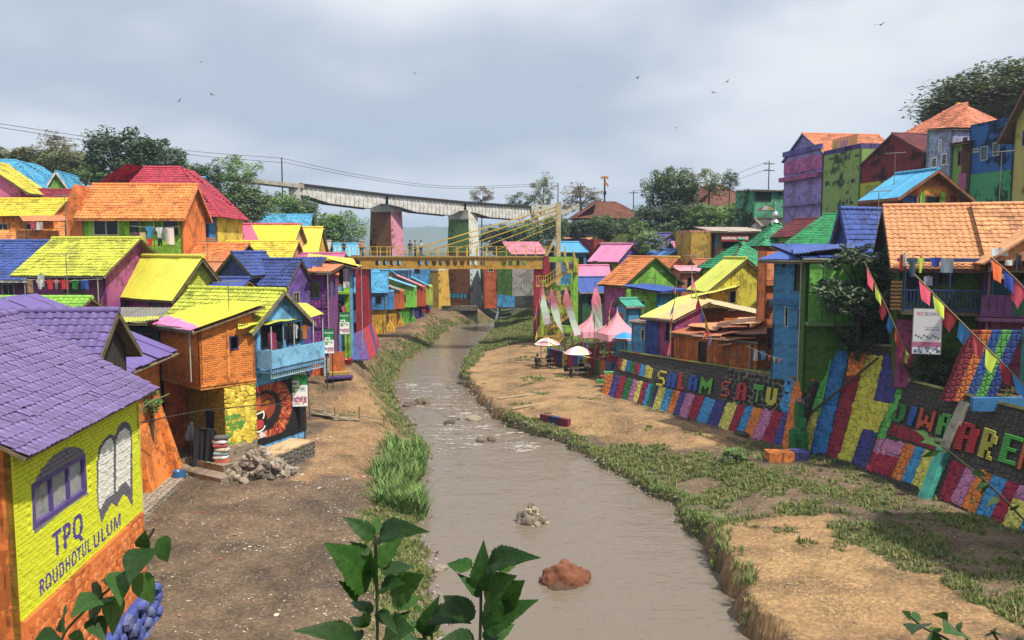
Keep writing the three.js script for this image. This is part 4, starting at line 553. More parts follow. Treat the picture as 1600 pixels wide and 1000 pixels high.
/* wall run from foot point a to foot point b (world), leaning back; returns a frame with u from a to b, v up the face, out toward the river */
function wallRun(name, label, a, b, topA, topB, lean = 0.38, depthIn = 1.0) {
  const u = b.clone().sub(a).setY(0), L = u.length(); u.normalize(); const out = V(-u.z, 0, u.x); if (out.x > 0) out.negate();
  const y0 = Math.min(a.y, b.y) - 0.4, H = Math.max(topA, topB) - y0; const up = V(0, 1, 0).addScaledVector(out, -lean).normalize(), S = H / up.y;
  const g = thing(name, label, 'retaining wall', V(a.x, y0, a.z)); const N = u.clone().cross(up).normalize(); const flip = N.dot(out) < 0; 
  // basis: X along the wall such that X x up = outward
  const Xd = flip ? u.clone().negate() : u.clone(), o0 = flip ? u.clone().multiplyScalar(L) : V(0, 0, 0), NN = Xd.clone().cross(up).normalize();
  const fr = new THREE.Matrix4().makeBasis(Xd, up, NN).setPosition(o0);
  const inv = fr.clone().premultiply(new THREE.Matrix4().makeTranslation(a.x, y0, a.z)).invert();
  const pl0 = a.clone().setY(y0), pix = (px, py) => { const p = onPlane(px, py, pl0, NN).applyMatrix4(inv); return [p.x, p.y]; };
  const sa = (topA - y0) / up.y, sb = (topB - y0) / up.y, tA = flip ? sb : sa, tB = flip ? sa : sb; // heights at u = 0 and u = L of the frame
  const topAt = x => lerp(tA, tB, x / L);
  const core = poly([[0, 0], [L, 0], [L, tB], [0, tA]], [], depthIn); core.translate(0, 0, -depthIn); core.applyMatrix4(fr); mesh('wall_core', core, M('rubble', '#4a4640'), g);
  return { g, fr, L, S, pix, topAt, put: q => q.applyMatrix4(fr), y0 };
}
function stripe(w, quad, color, n, single = true, sp = 0.3) {  // quad: photo corners BL, BR, TR, TL on the wall's face
  const q = quad.map(p => w.pix(...p)); if (THREE.ShapeUtils.area(q.map(p => new THREE.Vector2(...p))) < 0) q.reverse();
  const th = 0.025 + 0.004 * (n % 4), m = part('painted_stripe', w.put(poly(q, [], th).translate(0, 0, 0.001)), M('rubble', color), w.g);
  const xs = q.map(p => p[0]), ys = q.map(p => p[1]), x0 = Math.min(...xs), y0 = Math.min(...ys), W = Math.max(...xs) - x0, H = Math.max(...ys) - y0;
  const base = new THREE.Color(color), ms = [0.9, 1, 1.1].map(k => M('stone', '#' + base.clone().multiplyScalar(k).getHexString())); let k = n;
  const q2 = q; stoneField(m, w.fr.clone().multiply(new THREE.Matrix4().makeTranslation(x0, y0, th)), W, H, sp, (u, v) => inPoly(q2, x0 + u + 0.07, y0 + v) && inPoly(q2, x0 + u - 0.07, y0 + v) && inPoly(q2, x0 + u, y0 + v - 0.04) ? ms[(k = (k * 7 + 3) % 11) % 3] : null, single, 300 + n, 'stone', 0.065);
}
const FONT = { S: ['01111', '10000', '10000', '01110', '00001', '00001', '11110'], A: ['01110', '11011', '11011', '11111', '11011', '11011', '11011'], L: ['11000', '11000', '11000', '11000', '11000', '11000', '11111'], M: ['10001', '11011', '11111', '11111', '10101', '10001', '10001'], T: ['11111', '11111', '00100', '00100', '00100', '00100', '00100'], U: ['11011', '11011', '11011', '11011', '11011', '11111', '01110'], J: ['00111', '00011', '00011', '00011', '11011', '11011', '01110'], I: ['01110', '01110', '01110', '01110', '01110', '01110', '01110'], W: ['10001', '10001', '10101', '10101', '11111', '11011', '10001'], R: ['11110', '11011', '11011', '11110', '11100', '11010', '11011'], E: ['11111', '11000', '11000', '11110', '11000', '11000', '11111'] };
function coilLetter(w, ch, quadPx, color) {  // a raised letter laid up from rows of painted rods; quadPx: BL, BR, TR, TL
  const q = quadPx.map(p => w.pix(...p)), rows = 14, gs = []; const B = FONT[ch];
  const P = (s, t) => { const a = [lerp(q[0][0], q[1][0], s), lerp(q[0][1], q[1][1], s)], b = [lerp(q[3][0], q[2][0], s), lerp(q[3][1], q[2][1], s)]; return V(lerp(a[0], b[0], t), lerp(a[1], b[1], t), 0.1); };
  const rh = P(0.5, 0).distanceTo(P(0.5, 1)) / rows;
  for (let r = 0; r < rows; r++) { const line = B[6 - Math.floor(r / 2)]; let s = -1; for (let c = 0; c <= 5; c++) { const on = c < 5 && line[c] === '1'; if (on && s < 0) s = c; if (!on && s >= 0) { const t = (r + 0.5) / rows, a = P(s / 5 + 0.01, t), b = P(c / 5 - 0.01, t); gs.push(bar(a, b, rh * 0.52, 6)); s = -1; } } }
  return part('letter', w.put(join(gs)), M('gloss', color), w.g);
}
// run 1: SALAM SATU
{
  const a = atY(944, 614, 1.35), b = atY(1238, 703, 1.2);
  const w = wallRun('retaining_wall', 'striped rubble wall with raised letters SALAM SATU below the orange shack', a, b, 4.2, 4.62);
  const low = [['orange', 944, 956], ['purple', 956, 966], ['crimson', 966, 976], ['green', 976, 984], ['pink', 984, 992], ['lemon', 992, 1000], ['crimson', 1000, 1010], ['sky', 1010, 1016], ['green', 1016, 1022], ['indigo', 1022, 1024.5], ['purple', 1016, 1026]];
  // bottom-edge and divider lines of the photo, sampled along x
  const bot = table([[944, 612], [1000, 632], [1090, 657], [1200, 690], [1262, 707]]), mid = table([[944, 583], [970, 588], [1022, 601], [1096, 620], [1160, 633], [1215, 643], [1290, 655]]), slant = 14;
  const cols1 = ['orange', 'purple', 'crimson', 'green', 'pink', 'lemon', 'crimson', 'sky', 'green', 'indigo', 'lemon', 'sky', 'orange', 'purple', 'pink', 'crimson', 'sky', 'indigo', 'lemon', 'crimson', 'sky', 'orange', 'pink', 'crimson'];
  const xb = [940, 951, 961, 971, 980, 988, 995, 1003, 1009, 1014, 1019, 1030, 1041, 1051, 1060, 1073, 1087, 1104, 1121, 1137, 1149, 1161, 1175, 1190, 1206];
  for (let i = 0; i < cols1.length; i++) { const x0 = xb[i], x1 = xb[i + 1], s0 = 8 + 12 * (x0 - 940) / 270, s1 = 8 + 12 * (x1 - 940) / 270; stripe(w, [[x0, bot(x0) + 4], [x1 - 0.4, bot(x1) + 4], [x1 - 0.4 + s1, mid(x1 + s1)], [x0 + s0, mid(x0 + s0)]], STR[cols1[i]], i, i > 19, 0.3); }
  stripe(w, [[1206, 696], [1221, 700], [1234, 646], [1219, 642]], STR.purple, 41, true); stripe(w, [[1219, 642], [1234, 646], [1241, 594], [1228, 591]], STR.sky, 42, true); stripe(w, [[1221.5, 700], [1241, 703], [1256, 597], [1241.5, 594]], STR.orange, 43, true);
  [['red', 965], ['lemon', 970], ['blue', 977], ['green', 984], ['crimson', 990], ['sky', 998], ['yellow', 1007]].forEach(([c, x], i, l) => { const x1 = i < l.length - 1 ? l[i + 1][1] - 0.6 : 1017; const k = x => 559 + (x - 965) * 0.31; stripe(w, [[x, k(x) + 17], [x1, k(x1) + 17.5], [x1 + 4, k(x1 + 4) - 1], [x + 4, k(x + 4) - 1]], STR[c], 60 + i, false); });
  const put = (ch, x0, x1, y0, y1, c, sl = 4) => coilLetter(w, ch, [[x0, y1 - 1.2], [x1, y1 + 1.2], [x1 + sl, y0 + 1.2], [x0 + sl, y0 - 1.2]], c);
  put('S', 1027, 1039, 580, 604, STR.yellow); put('A', 1043, 1055, 583, 606, '#1d4fa8'); put('L', 1060, 1070, 584, 609, STR.red); put('A', 1076, 1090, 587, 611, '#1d4fa8'); put('M', 1094, 1112, 591, 616, '#57a834'); put('S', 1127, 1141, 596, 621, '#b8442a'); put('A', 1151, 1167, 599, 626, STR.red); put('T', 1176, 1192, 602, 629, '#4a9a34'); put('U', 1197, 1214, 607, 634, '#b9b33a');
  // capping with painted blocks
  for (let i = 0; i < 14; i++) { const u0 = w.L * i / 14, u1 = w.L * (i + 1) / 14; part('capping', w.put(poly([[u0, w.topAt(u0)], [u1 - 0.02, w.topAt(u1)], [u1 - 0.02, w.topAt(u1) + 0.1], [u0, w.topAt(u0) + 0.1]], [], 0.5).translate(0, 0, -0.44)), M('stone', ['#6d7f3a', '#a8763a', '#8f9a48', '#7c8040'][i % 4]), w.g); }
  // dark pitched stones with pale joints behind the letters
  const dk = [M('stone', '#2b2926'), M('stone', '#34312d'), M('stone', '#232120')]; let k = 0;
  const xx = w.pix(1118, 640)[0], x2 = w.pix(1226, 640)[0]; const lo = w.pix(1170, 634)[1];
  part('pale_joints', w.put(poly([[Math.min(xx, x2), lo], [Math.max(xx, x2), lo], [Math.max(xx, x2), w.topAt(x2) - 0.02], [Math.min(xx, x2), w.topAt(xx) - 0.02]], [], 0.02)), M('stone', '#6f6b64'), w.g);
  stoneField(w.g, w.fr.clone().multiply(new THREE.Matrix4().makeTranslation(Math.min(xx, x2), lo, 0.02)), Math.abs(x2 - xx), w.topAt(xx) - lo - 0.1, 0.33, () => dk[k++ % 3], true, 411, 'stone', 0.1);
  const far0 = w.L; stoneField(w.g, w.fr.clone().multiply(new THREE.Matrix4().makeTranslation(Math.max(xx, x2), lo - 0.1, 0.002)), w.L - Math.max(xx, x2), w.topAt(w.L) - lo, 0.33, () => dk[k++ % 3], false, 413, 'stone', 0.1);
}
// run 2: tall stripes
{
  const a = atY(1262, 705, 1.25), b = atY(1353, 732, 1.25);
  const w = wallRun('retaining_wall', 'tall retaining wall of broad rubble stripes in green, blue, maroon, yellow and indigo', a, b, 6.55, 6.7, 0.42, 1.6);
  const Q = (c, n, ...pts) => stripe(w, pts, STR[c], n, true, 0.36);
  Q('lime', 1, [1264, 645], [1280.5, 642.5], [1304, 546], [1279, 545]); Q('lemon', 2, [1260, 700], [1266, 706], [1280.5, 643], [1264, 645.5]);
  Q('blue', 3, [1266.5, 707], [1290.5, 709], [1327.5, 549], [1304.5, 546]); Q('maroon', 4, [1291, 709], [1310.5, 717], [1345, 588], [1324, 587]); Q('orange', 5, [1324, 586.5], [1345.5, 587.5], [1356, 552], [1328, 549]);
  Q('yellow', 6, [1311, 717], [1330.5, 723], [1348.5, 670], [1371.5, 674], [1393, 631], [1366, 626.5], [1380, 559], [1357, 552], [1346, 588]);
  Q('indigo', 7, [1366.5, 626], [1393, 630.5], [1419, 560.5], [1381, 559]); Q('indigo', 8, [1331, 723], [1352, 730.5], [1371.5, 675], [1349, 670.5]); Q('lime', 9, [1370, 684], [1384.6, 688], [1415, 611], [1403, 606.5]);
  part('capping', w.put(poly([[0, w.topAt(0)], [w.L, w.topAt(w.L)], [w.L, w.topAt(w.L) + 0.12], [0, w.topAt(0) + 0.12]], [], 0.9).translate(0, 0, -0.8)), M('stone', '#7b7a66'), w.g);
  part('green_pipe', bar(w.put(new THREE.BufferGeometry().setFromPoints([V(...w.pix(1282, 660), 0.12)])).attributes.position.array && V(...w.pix(1283, 650), 0.12).applyMatrix4(w.fr), V(...w.pix(1301, 560), 0.12).applyMatrix4(w.fr), 0.05), M('paint', '#4fae55'), w.g);
  part('dark_pipe', bar(V(...w.pix(1262, 655), 0.22).applyMatrix4(w.fr), V(...w.pix(1378, 562), 0.3).applyMatrix4(w.fr), 0.06), M('paint', '#4a4038'), w.g);
}
// run 3 and 4: JIWA / AREMA
{
  const a = atY(1353, 732, 1.25), b = atY(1650, 850, 1.2);
  const w = wallRun('retaining_wall', 'striped wall with raised letters JIWA and AREMA below the potted plants', a, b, 5.3, 5.1, 0.42, 1.2);
  const Q = (c, n, ...pts) => stripe(w, pts, STR[c], n, true, 0.34);
  Q('crimson', 10, [1352.5, 732], [1392, 746], [1403, 716], [1362, 706]); Q('pink', 11, [1362, 705.5], [1403, 715.5], [1414, 693], [1372, 684]); Q('orange', 12, [1392.5, 746], [1408, 752], [1432, 697], [1414.5, 692]); Q('sky', 13, [1408.5, 752], [1424, 757], [1446, 702], [1432.5, 697]); Q('lemon', 14, [1424.5, 757], [1444, 764], [1468, 708], [1446.5, 702]);
  
  Q('maroon', 16, [1388, 677], [1470, 706], [1478, 692], [1396, 662]);
  Q('crimson', 1, [1468, 778], [1484, 783], [1510, 728], [1488, 718]); Q('pink', 2, [1484.5, 783], [1502, 792], [1530, 735], [1510.5, 728]); Q('orange', 3, [1502.5, 792], [1524, 802], [1552, 742], [1530.5, 735]); Q('sky', 4, [1524.5, 802], [1546, 812], [1576, 750], [1552.5, 742]); Q('crimson', 5, [1546.5, 812], [1566, 821], [1594, 757], [1576.5, 750]); Q('lemon', 6, [1566.5, 821], [1590, 832], [1612, 790], [1584, 778]); Q('pink', 7, [1584.5, 777], [1612, 789], [1622, 766], [1594.5, 757]); Q('sky', 8, [1590.5, 832], [1612, 842], [1640, 780], [1622, 768]);
  const put = (ch, x0, x1, y0, y1, c, sl = 9, k = 4) => coilLetter(w, ch, [[x0, y1 - k], [x1, y1 + k], [x1 + sl, y0 + k], [x0 + sl, y0 - k]], c);
  put('J', 1393, 1412, 632, 660, '#2f7a34', 8, 3); put('I', 1417, 1430, 637, 666, '#22509a', 8, 3); put('W', 1434, 1458, 642, 673, '#c05228', 8, 3); put('A', 1464, 1486, 648, 682, '#4f9a3a', 8, 3);
  put('A', 1492, 1524, 663, 706, STR.red, 11); put('R', 1530, 1552, 673, 718, '#a8a236', 12); put('E', 1562, 1590, 682, 726, '#3f9a3a', 12); put('M', 1592, 1622, 694, 738, '#c4602c', 12);
  part('capping', w.put(poly([[0, w.topAt(0)], [w.L, w.topAt(w.L)], [w.L, w.topAt(w.L) + 0.12], [0, w.topAt(0) + 0.12]], [], 0.9).translate(0, 0, -0.8)), M('stone', '#8a8c5a'), w.g);
  const fp = (px, py, o) => V(...w.pix(px, py), o).applyMatrix4(w.fr); part('turquoise_fin', beam(fp(1446, 792, 0.12), fp(1480, 704, 0.12), 0.42, 0.5, V(-0.8, 0.4, 0.3)), M('paint', '#3fb0a0'), w.g); part('grey_fin', beam(fp(1480, 704, 0.1), fp(1513, 630, 0.1), 0.34, 0.42, V(-0.8, 0.4, 0.3)), M('stone', '#8a8880'), w.g);
}
{ // fins: turquoise and lime
  const k = thing('garden_steps', 'green painted steps and low orange block at the wall foot', 'steps', [0, 0, 0]); const c = atY(1238, 708, 1.2); mesh('green_step', bx(c.x + 0.15, c.x + 0.7, 0.8, 2.2, c.z - 1.0, c.z + 0.1), M('plaster', '#1f7a3a'), k); mesh('green_step', bx(c.x + 0.4, c.x + 0.71, 2.2, 2.9, c.z - 1.0, c.z - 0.1), M('plaster', '#238244'), k); mesh('green_step', bx(c.x + 0.42, c.x + 0.7, 2.9, 3.6, c.z - 1.1, c.z - 0.5), M('plaster', '#1a6d34'), k);
  const e = atY(1205, 716, 1.25); mesh('orange_block', bx(e.x - 0.1, e.x + 1.15, 0.8, 1.5, e.z - 0.8, e.z), M('plaster', '#d67a30'), k); mesh('indigo_block', bx(e.x + 1.152, e.x + 1.9, 0.8, 1.52, e.z - 0.9, e.z - 0.05), M('plaster', '#45428a'), k); mesh('arch', new THREE.TorusGeometry(0.22, 0.05, 6, 12, Math.PI).translate(c.x + 0.5, 3.6, c.z - 0.6), M('paint', '#8a7fb0'), k);
}
// ---------- right bank houses ----------
const S1 = house({ label: 'small light blue hut at the river end of the letter wall', side: 'R', c: [987, 56], t: 52, xb: 1010, LA: 2.5, base: 3.6, eave: 6.2, front: '#4f97c4', flank: '#c9752c', win: [{ f: 'front', p: [1002, 515, 1007, 530], frame: '#d8d4c0' }], roof: { type: 'shed', fall: 'front', rise: 0.15, over: 0.15, cover: 'sheet', color: '#8a6a60' } });
house({ label: 'low house half indigo half magenta under a yellow and peach sheet roof', side: 'R', c: [1010.5, 54.2], t: 54, xb: 1053, LA: 3, base: 3.6, eave: 6.75, front: '#9c4074', flank: '#2f4690', bands: [{ f: 'front', p: [1006, 495, 1030, 590], color: '#2f4690', out: 0.05 }], win: [{ f: 'front', p: [1041, 505, 1046, 532], frame: '#3a3050' }], roof: { type: 'shed', fall: 'front', rise: 0.9, over: 0.4, cover: 'sheet', color: '#ffffff', tints: (u) => u < 0.45 ? [0.8, 0.72, 0.15] : [0.8, 0.42, 0.18] } });
house({ label: 'orange brick house wall behind the rusty shack', side: 'R', c: [1062, 55.5], t: -16, xb: 1178, LA: 3, base: 3.6, eave: 6.75, front: '#d5742b', tex: 'brick', roof: { type: 'shed', fall: 'rear', rise: 0.3, over: 0.25, cover: 'sheet', color: '#c98a5a' } });
const shack = house({ name: 'shack', cat: 'shack', label: 'ramshackle orange plank shack with rusty broken sheet roof on the wall top', side: 'R', c: [1053.5, 51.4], t: 54, xb: 1184, LA: 3, base: 4.0, eave: 5.9, front: '#d9752a', tex: 'wood', win: [{ f: 'front', p: [1090, 534, 1106, 572], frame: '#b5642a', pane: '#120f0e', door: true }, { f: 'front', p: [1136, 542, 1156, 553], frame: '#8a8070', pane: '#b8b4a8' }, { f: 'front', p: [1070, 534, 1082, 544], frame: '#a85a24' }], roof: { type: 'shed', fall: 'front', rise: 0.35, over: 0.2, cover: 'sheet', color: '#a8603a', rag: 0.3 } });
for (let i = 0; i < 26; i++) part('plank', bx(shack.x0 + 0.02 + i * shack.LB / 26, shack.x0 + (i + 0.93) * shack.LB / 26, -0.1, shack.H - 0.05 - 0.06 * hash(i, 1, 2), 0.002, 0.02 + 0.02 * hash(i, 3, 4)), M('wood', ['#d8762c', '#cf6c24', '#e0843a', '#b8642c'][Math.floor(hash(i, 5, 6) * 4)]), i > 6 && i < 11 ? new THREE.Group() : shack.g);
{ const cols = ['#c9895c', '#a8633c', '#b8744a', '#d29a6c', '#8a5236', '#c07a50']; let n = 0; // patchwork of sheets, each its own part
  for (const [x0, x1, y, d, up] of [[1048, 1085, 528, 48, 8], [1062, 1100, 522, 48.6, 9], [1082, 1125, 526, 47.8, 9], [1098, 1140, 531, 47.4, 8], [1110, 1160, 522, 48.6, 10], [1130, 1180, 530, 47.4, 8], [1075, 1120, 512, 50, 7], [1118, 1165, 510, 50, 8], [1120, 1142, 540, 46.6, 12], [1140, 1186, 506, 50.5, 10], [1150, 1200, 522, 48, 10]]) {
    const sk = rr(-4, 4), D = x => 51.0 - (x - 1053) * 0.04 + (d - 48) * 0.5, P = [at(x0, y + sk, D(x0)), at(x1, y - sk, D(x1)), at(x1 + rr(6, 16), y - up - rr(0, 4), D(x1) + 1.9), at(x0 + rr(6, 16), y - up, D(x0) + 1.8)]; const c = canopy('loose_sheet', '', '', P, cols[n++ % 6], { parent: shack.g, wave: 0.12, pitch: 0.16 }); c.userData = {}; } }
house({ label: 'magenta house with orange tiled roof and bright green gable', side: 'R', c: [978, 72], t: -35, xa: 944, xb: 1060, base: 2.5, eave: 8.2, front: '#6fae2c', flank: '#a24c86', win: [{ f: 'front', p: [1002, 424, 1008, 428], frame: '#6fae2c', t: 0.03 }], roof: { axis: 'A', rise: 2.2, over: 0.5, color: '#dd8440', fascia: '#3a4a20' } });
house({ label: 'orange tiled roof with yellow ridge behind the green gable', side: 'R', c: [1034, 80], t: -30, LA: 4, xb: 1082, base: 4, eave: 8.6, front: '#c46a34', roof: { axis: 'A', rise: 1.7, over: 0.4, color: '#cf7a3e', cap: '#d8b83a' } });
house({ label: 'lime box house with broad royal blue flat eave', side: 'R', c: [1028, 65], t: -50, xa: 986, xb: 1058, base: 3, eave: 7.85, front: '#4fa6dc', flank: '#76b02e', win: [{ f: 'flank', p: [1001, 470, 1008, 482], frame: '#e4e0d0' }], roof: { type: 'shed', fall: 'front', rise: 0.25, over: 0.6, overEnd: 0.6, cover: 'sheet', color: '#2a4fa0', fascia: '#27489a' } });
house({ label: 'yellow house with lime sheet gable above the shack', side: 'R', c: [1108, 60], t: -24, xa: 1082, xb: 1214, base: 3.8, eave: 8.3, front: '#c6ba22', flank: '#c6ba22', win: [{ f: 'front', p: [1139, 455, 1150, 474], frame: '#8a8a5a' }], roof: { axis: 'A', rise: 2.2, over: 0.4, cover: 'sheet', color: '#c4cc48', deck: '#6b6a30' } });
canopy('lean_to_roof', 'lime lean-to sheet sloping before the yellow house', 'roof', [at(1042, 474, 57), at(1150, 449, 59), at(1158, 444, 61.5), at(1060, 464, 60)], '#c9c652', { posts: [[at(1050, 472, 57.2), 4], [at(1140, 451, 59), 4]] });
canopy('lean_to_roof', 'pale plank edge of the low roof between yellow house and shack', 'roof', [at(1100, 472, 54), at(1200, 494, 52), at(1196, 486, 55), at(1104, 466, 57)], '#c8b48a', {});
house({ label: 'lime green house with green tiled roof below the silver dome', side: 'R', c: [1145, 68], t: -14, xb: 1216, LA: 5, base: 5, eave: 9.9, front: '#74ba30', win: [{ f: 'front', p: [1165, 417, 1177, 431], frame: '#2c3436' }], roof: { type: 'hip', axis: 'B', rise: 2.1, over: 0.5, color: '#1f9a68' } });
const dome = house({ name: 'pavilion', cat: 'pavilion', label: 'green pyramid roofed pavilion topped by a silver onion finial', side: 'R', c: [1197, 74], t: -6, LB: 3.0, LA: 3.0, base: 7, eave: 12.2, front: '#b84a38', roof: { type: 'hip', axis: 'B', rise: 1.6, over: 0.7, color: '#1f9a68', cap: null } });
part('finial', new THREE.LatheGeometry([[0.42, 0], [0.3, 0.2], [0.16, 0.3], [0.3, 0.5], [0.34, 0.72], [0.2, 0.95], [0.05, 1.1], [0.04, 1.7], [0.09, 1.8], [0, 1.95]].map(p => new THREE.Vector2(...p)), 14).translate(1.5, dome.H + 1.55, -1.5), new THREE.MeshStandardMaterial({ color: 0xb8bcc0, metalness: 0.7, roughness: 0.3, name: 'silver' }), dome.g);
house({ label: 'tall narrow peach and orange brick house beside the blue house', side: 'R', c: [1198, 47.5], t: -8, xb: 1222, LA: 1.2, base: 4, eave: 11.0, front: '#d2763a', ftex: 'brick', flank: '#d2763a', bands: [{ f: 'front', p: [1194, 398, 1226, 438], color: '#dd8e5a', out: 0.05 }, { f: 'front', p: [1194, 439, 1226, 446], color: '#c8783f', out: 0.2 }, { f: 'front', p: [1198, 468, 1210, 480], color: '#3a3532', out: 0.3, name: 'meter_box' }], parapet: 0.2 });
house({ label: 'blue brick house of two storeys at the end of the SALAM SATU wall', side: 'R', c: [1259, 41], t: -32, xa: 1210, LB: 1.6, base: 4.0, eave: 10.9, front: '#4590c4', flank: '#4590c4', tex: 'brick', win: [{ f: 'flank', p: [1226, 480, 1232, 510], frame: '#c8d4d8' }, { f: 'flank', p: [1246, 484, 1256, 515], frame: '#3a7aa8' }, { f: 'flank', p: [1222, 408, 1228, 418], frame: '#3a78a8' }, { f: 'flank', p: [1240, 410, 1254, 455], frame: '#3a78a8' }], bands: [{ f: 'flank', p: [1208, 470, 1262, 474], color: '#3a7aac', out: 0.14 }], roof: { type: 'shed', fall: 'flank', rise: 0.4, over: 0.7, cover: 'sheet', color: '#3a5cae', deck: '#3a3a50' } });
const r11 = house({ label: 'green brick house with panelled upper storey behind the dark leafy shrub', side: 'R', c: [1261, 40.4], t: 2, xb: 1396, LA: 5, base: 4.0, eave: 10.9, front: '#4a7a22', tex: 'brick', roof: { type: 'shed', fall: 'front', rise: 0.6, over: 0.5, cover: 'sheet', color: '#34509c', deck: '#3a3a50' } });
{ const f = r11.faces.front; const cl = ['#5aa83c', '#66b546', '#4f9a36', '#74bf4a', '#62ad50']; for (let i = 0; i < 5; i++) for (let j = 0; j < 2; j++) { const w = r11.LB * 0.8 / 5, y = r11.H - 3.2 + j * 1.5; part('green_panel', f.put(bx(0.05 + i * w, 0.02 + (i + 0.97) * w, y, y + 1.44, 0.3, 0.36)), M('paint', cl[(i * 2 + j) % 5]), r11.g); }
  part('jetty_floor', f.put(bx(0, r11.LB * 0.82, r11.H - 3.4, r11.H - 3.22, 0.002, 0.5)), M('plaster', '#6a8a58'), r11.g); }
canopy('lean_to_roof', 'stack of indigo sheets jutting over the green panelled wall', 'roof', [at(1240, 396, 40), at(1362, 385, 41), at(1350, 378, 44), at(1238, 388, 43)], '#3c5aa8', { wave: 0.2 });
house({ label: 'royal blue tiled gable roof beside the peach tiled roof', side: 'R', c: [1330, 46], t: -22, xa: 1303, xb: 1398, base: 8, eave: 11.5, front: '#2b4688', flank: '#2b4688', roof: { axis: 'B', rise: 2.1, over: 0.45, color: '#3555ab', deck: '#233468', fascia: '#2a4086', tw: 0.3, tp: 0.32 } });
house({ label: 'steep green tiled roof between the pavilion and the royal blue gable', side: 'R', c: [1284, 56], t: -34, LA: 3, xb: 1405, base: 7, eave: 11.5, front: '#4a7a40', roof: { axis: 'A', rise: 2.3, over: 0.5, color: '#239a5c' } });
house({ label: 'small maroon gable roof below the mouldy green block', side: 'R', c: [1262, 70], t: -20, LA: 4, LB: 4, base: 8, eave: 12.6, front: '#8a9a3a', roof: { axis: 'A', rise: 1.3, over: 0.5, color: '#7a2c34' } });
// peach tiled house with the dark balcony
const r14 = house({ label: 'house with pale peach tiled roof and dark blue balcony hung with laundry', side: 'R', c: [1406, 36.4], t: 18, xb: 1537, LA: 6, base: 5.0, eave: 11.0, front: '#4d7022', ftex: 'brick', flank: '#4d7022', win: [{ f: 'front', p: [1452, 402, 1492, 444], frame: '#243c78' }, { f: 'front', p: [1416, 402, 1436, 470], frame: '#243c78', pane: '#1d2a44' }], bands: [{ f: 'front', p: [1390, 500, 1430, 640], color: '#a04a78', out: 0.05 }], roof: { axis: 'B', rise: 2.35, over: 0.75, overEnd: 0.45, color: '#e29b62', deck: '#6a4a34', pieces: 300, tw: 0.26, tp: 0.32, n: 4, fascia: '#6a3a34', show: (u, v) => true } });
const balcony = (h, x0, x1, yF, dep, col, n, floorCol) => { part('balcony_floor', bx(x0, x1, yF - 0.16, yF, 0.002, dep), M('wood', floorCol), h.g); const r = []; r.push(bx(x0, x1, yF + 0.92, yF + 0.98, dep - 0.06, dep), bx(x0, x1, yF + 0.06, yF + 0.12, dep - 0.06, dep)); part('balcony_rail', r, M('paint', col), h.g); for (let i = 0; i <= n; i++) { const x = lerp(x0 + 0.03, x1 - 0.03, i / n); part('baluster', bx(x - 0.02, x + 0.02, yF + 0.122, yF + 0.918, dep - 0.05, dep - 0.01), M('paint', col), h.g); } };
balcony(r14, 0.05, r14.LB, hAt(488, 34.7) - r14.C.y, 1.0, '#24407c', 22, '#6a6050');
{ const y = hAt(488, 34.7) - r14.C.y; for (const x of [0.1, 1.9, r14.LB - 0.1]) part('post', bar(V(x, y, 0.95), V(x, r14.H - 0.05, 0.95), 0.05), M('wood', '#2a3a60'), r14.g); part('slatted_screen', Array.from({ length: 8 }, (_, i) => bx(-0.45, 0.02, y + 0.05 + i * 0.17, y + 0.15 + i * 0.17, 0.93, 0.97)), M('wood', '#9a6a3a'), r14.g);
  part('blue_beam', bx(-0.2, r14.LB, r14.H - 0.18, r14.H - 0.02, 0.7, 0.85), M('paint', '#2b4680'), r14.g); }
const r15 = house({ label: 'house with flat peach gable dormer and purple balcony of drying clothes', side: 'R', c: [1538.5, 35.04], t: 18, LB: 6, LA: 6, base: 5.0, eave: 11.0, front: '#a8527f', ftex: 'brick', flank: '#a8527f', win: [{ f: 'front', p: [1550, 400, 1580, 470], frame: '#3a7a8a', pane: '#255a66' }, { f: 'front', p: [1588, 402, 1625, 440], frame: '#2a5a80' }], roof: { axis: 'B', rise: 2.35, over: 0.75, overEnd: 0.02, color: '#e29b62', tw: 0.26, tp: 0.32, deck: '#6a4a34' } });
{ const y = hAt(498, 33.6) - r15.C.y; balcony(r15, -0.3, 5, y, 1.1, '#7a4a80', 18, '#a86a98'); part('purple_panel', bx(-0.3, 0.9, y + 0.13, y + 0.9, 1.045, 1.09), M('paint', '#74407a'), r15.g); part('green_panel', bx(0.92, 2.0, y + 0.13, y + 0.9, 1.045, 1.09), M('paint', '#1f6a48'), r15.g); for (const x of [0.4, 2.6]) part('pilaster', bx(x, x + 0.3, 0, y - 0.17, 0.002, 0.2), M('plaster', '#a85a86'), r15.g);
  const dm = part('dormer', [poly([[-0.2, 0], [3.6, 0], [1.7, 1.25]], [], 1.6).translate(-0.1, r15.H - 0.1, 0.2)], M('paint', '#cf8a58'), r15.g);
  const A0 = V(-0.5, r15.H - 0.2, 1.95), A1 = V(1.6, r15.H + 1.3, 1.95), A2 = V(3.9, r15.H - 0.2, 1.95), bk = V(0, 0, -2.6); part('dormer_roof', [deck(A0, A1.clone().sub(A0), bk, 0.08), deck(A1, A2.clone().sub(A1), bk, 0.08)].map(q => q), M('paint', '#e2a672'), dm); }
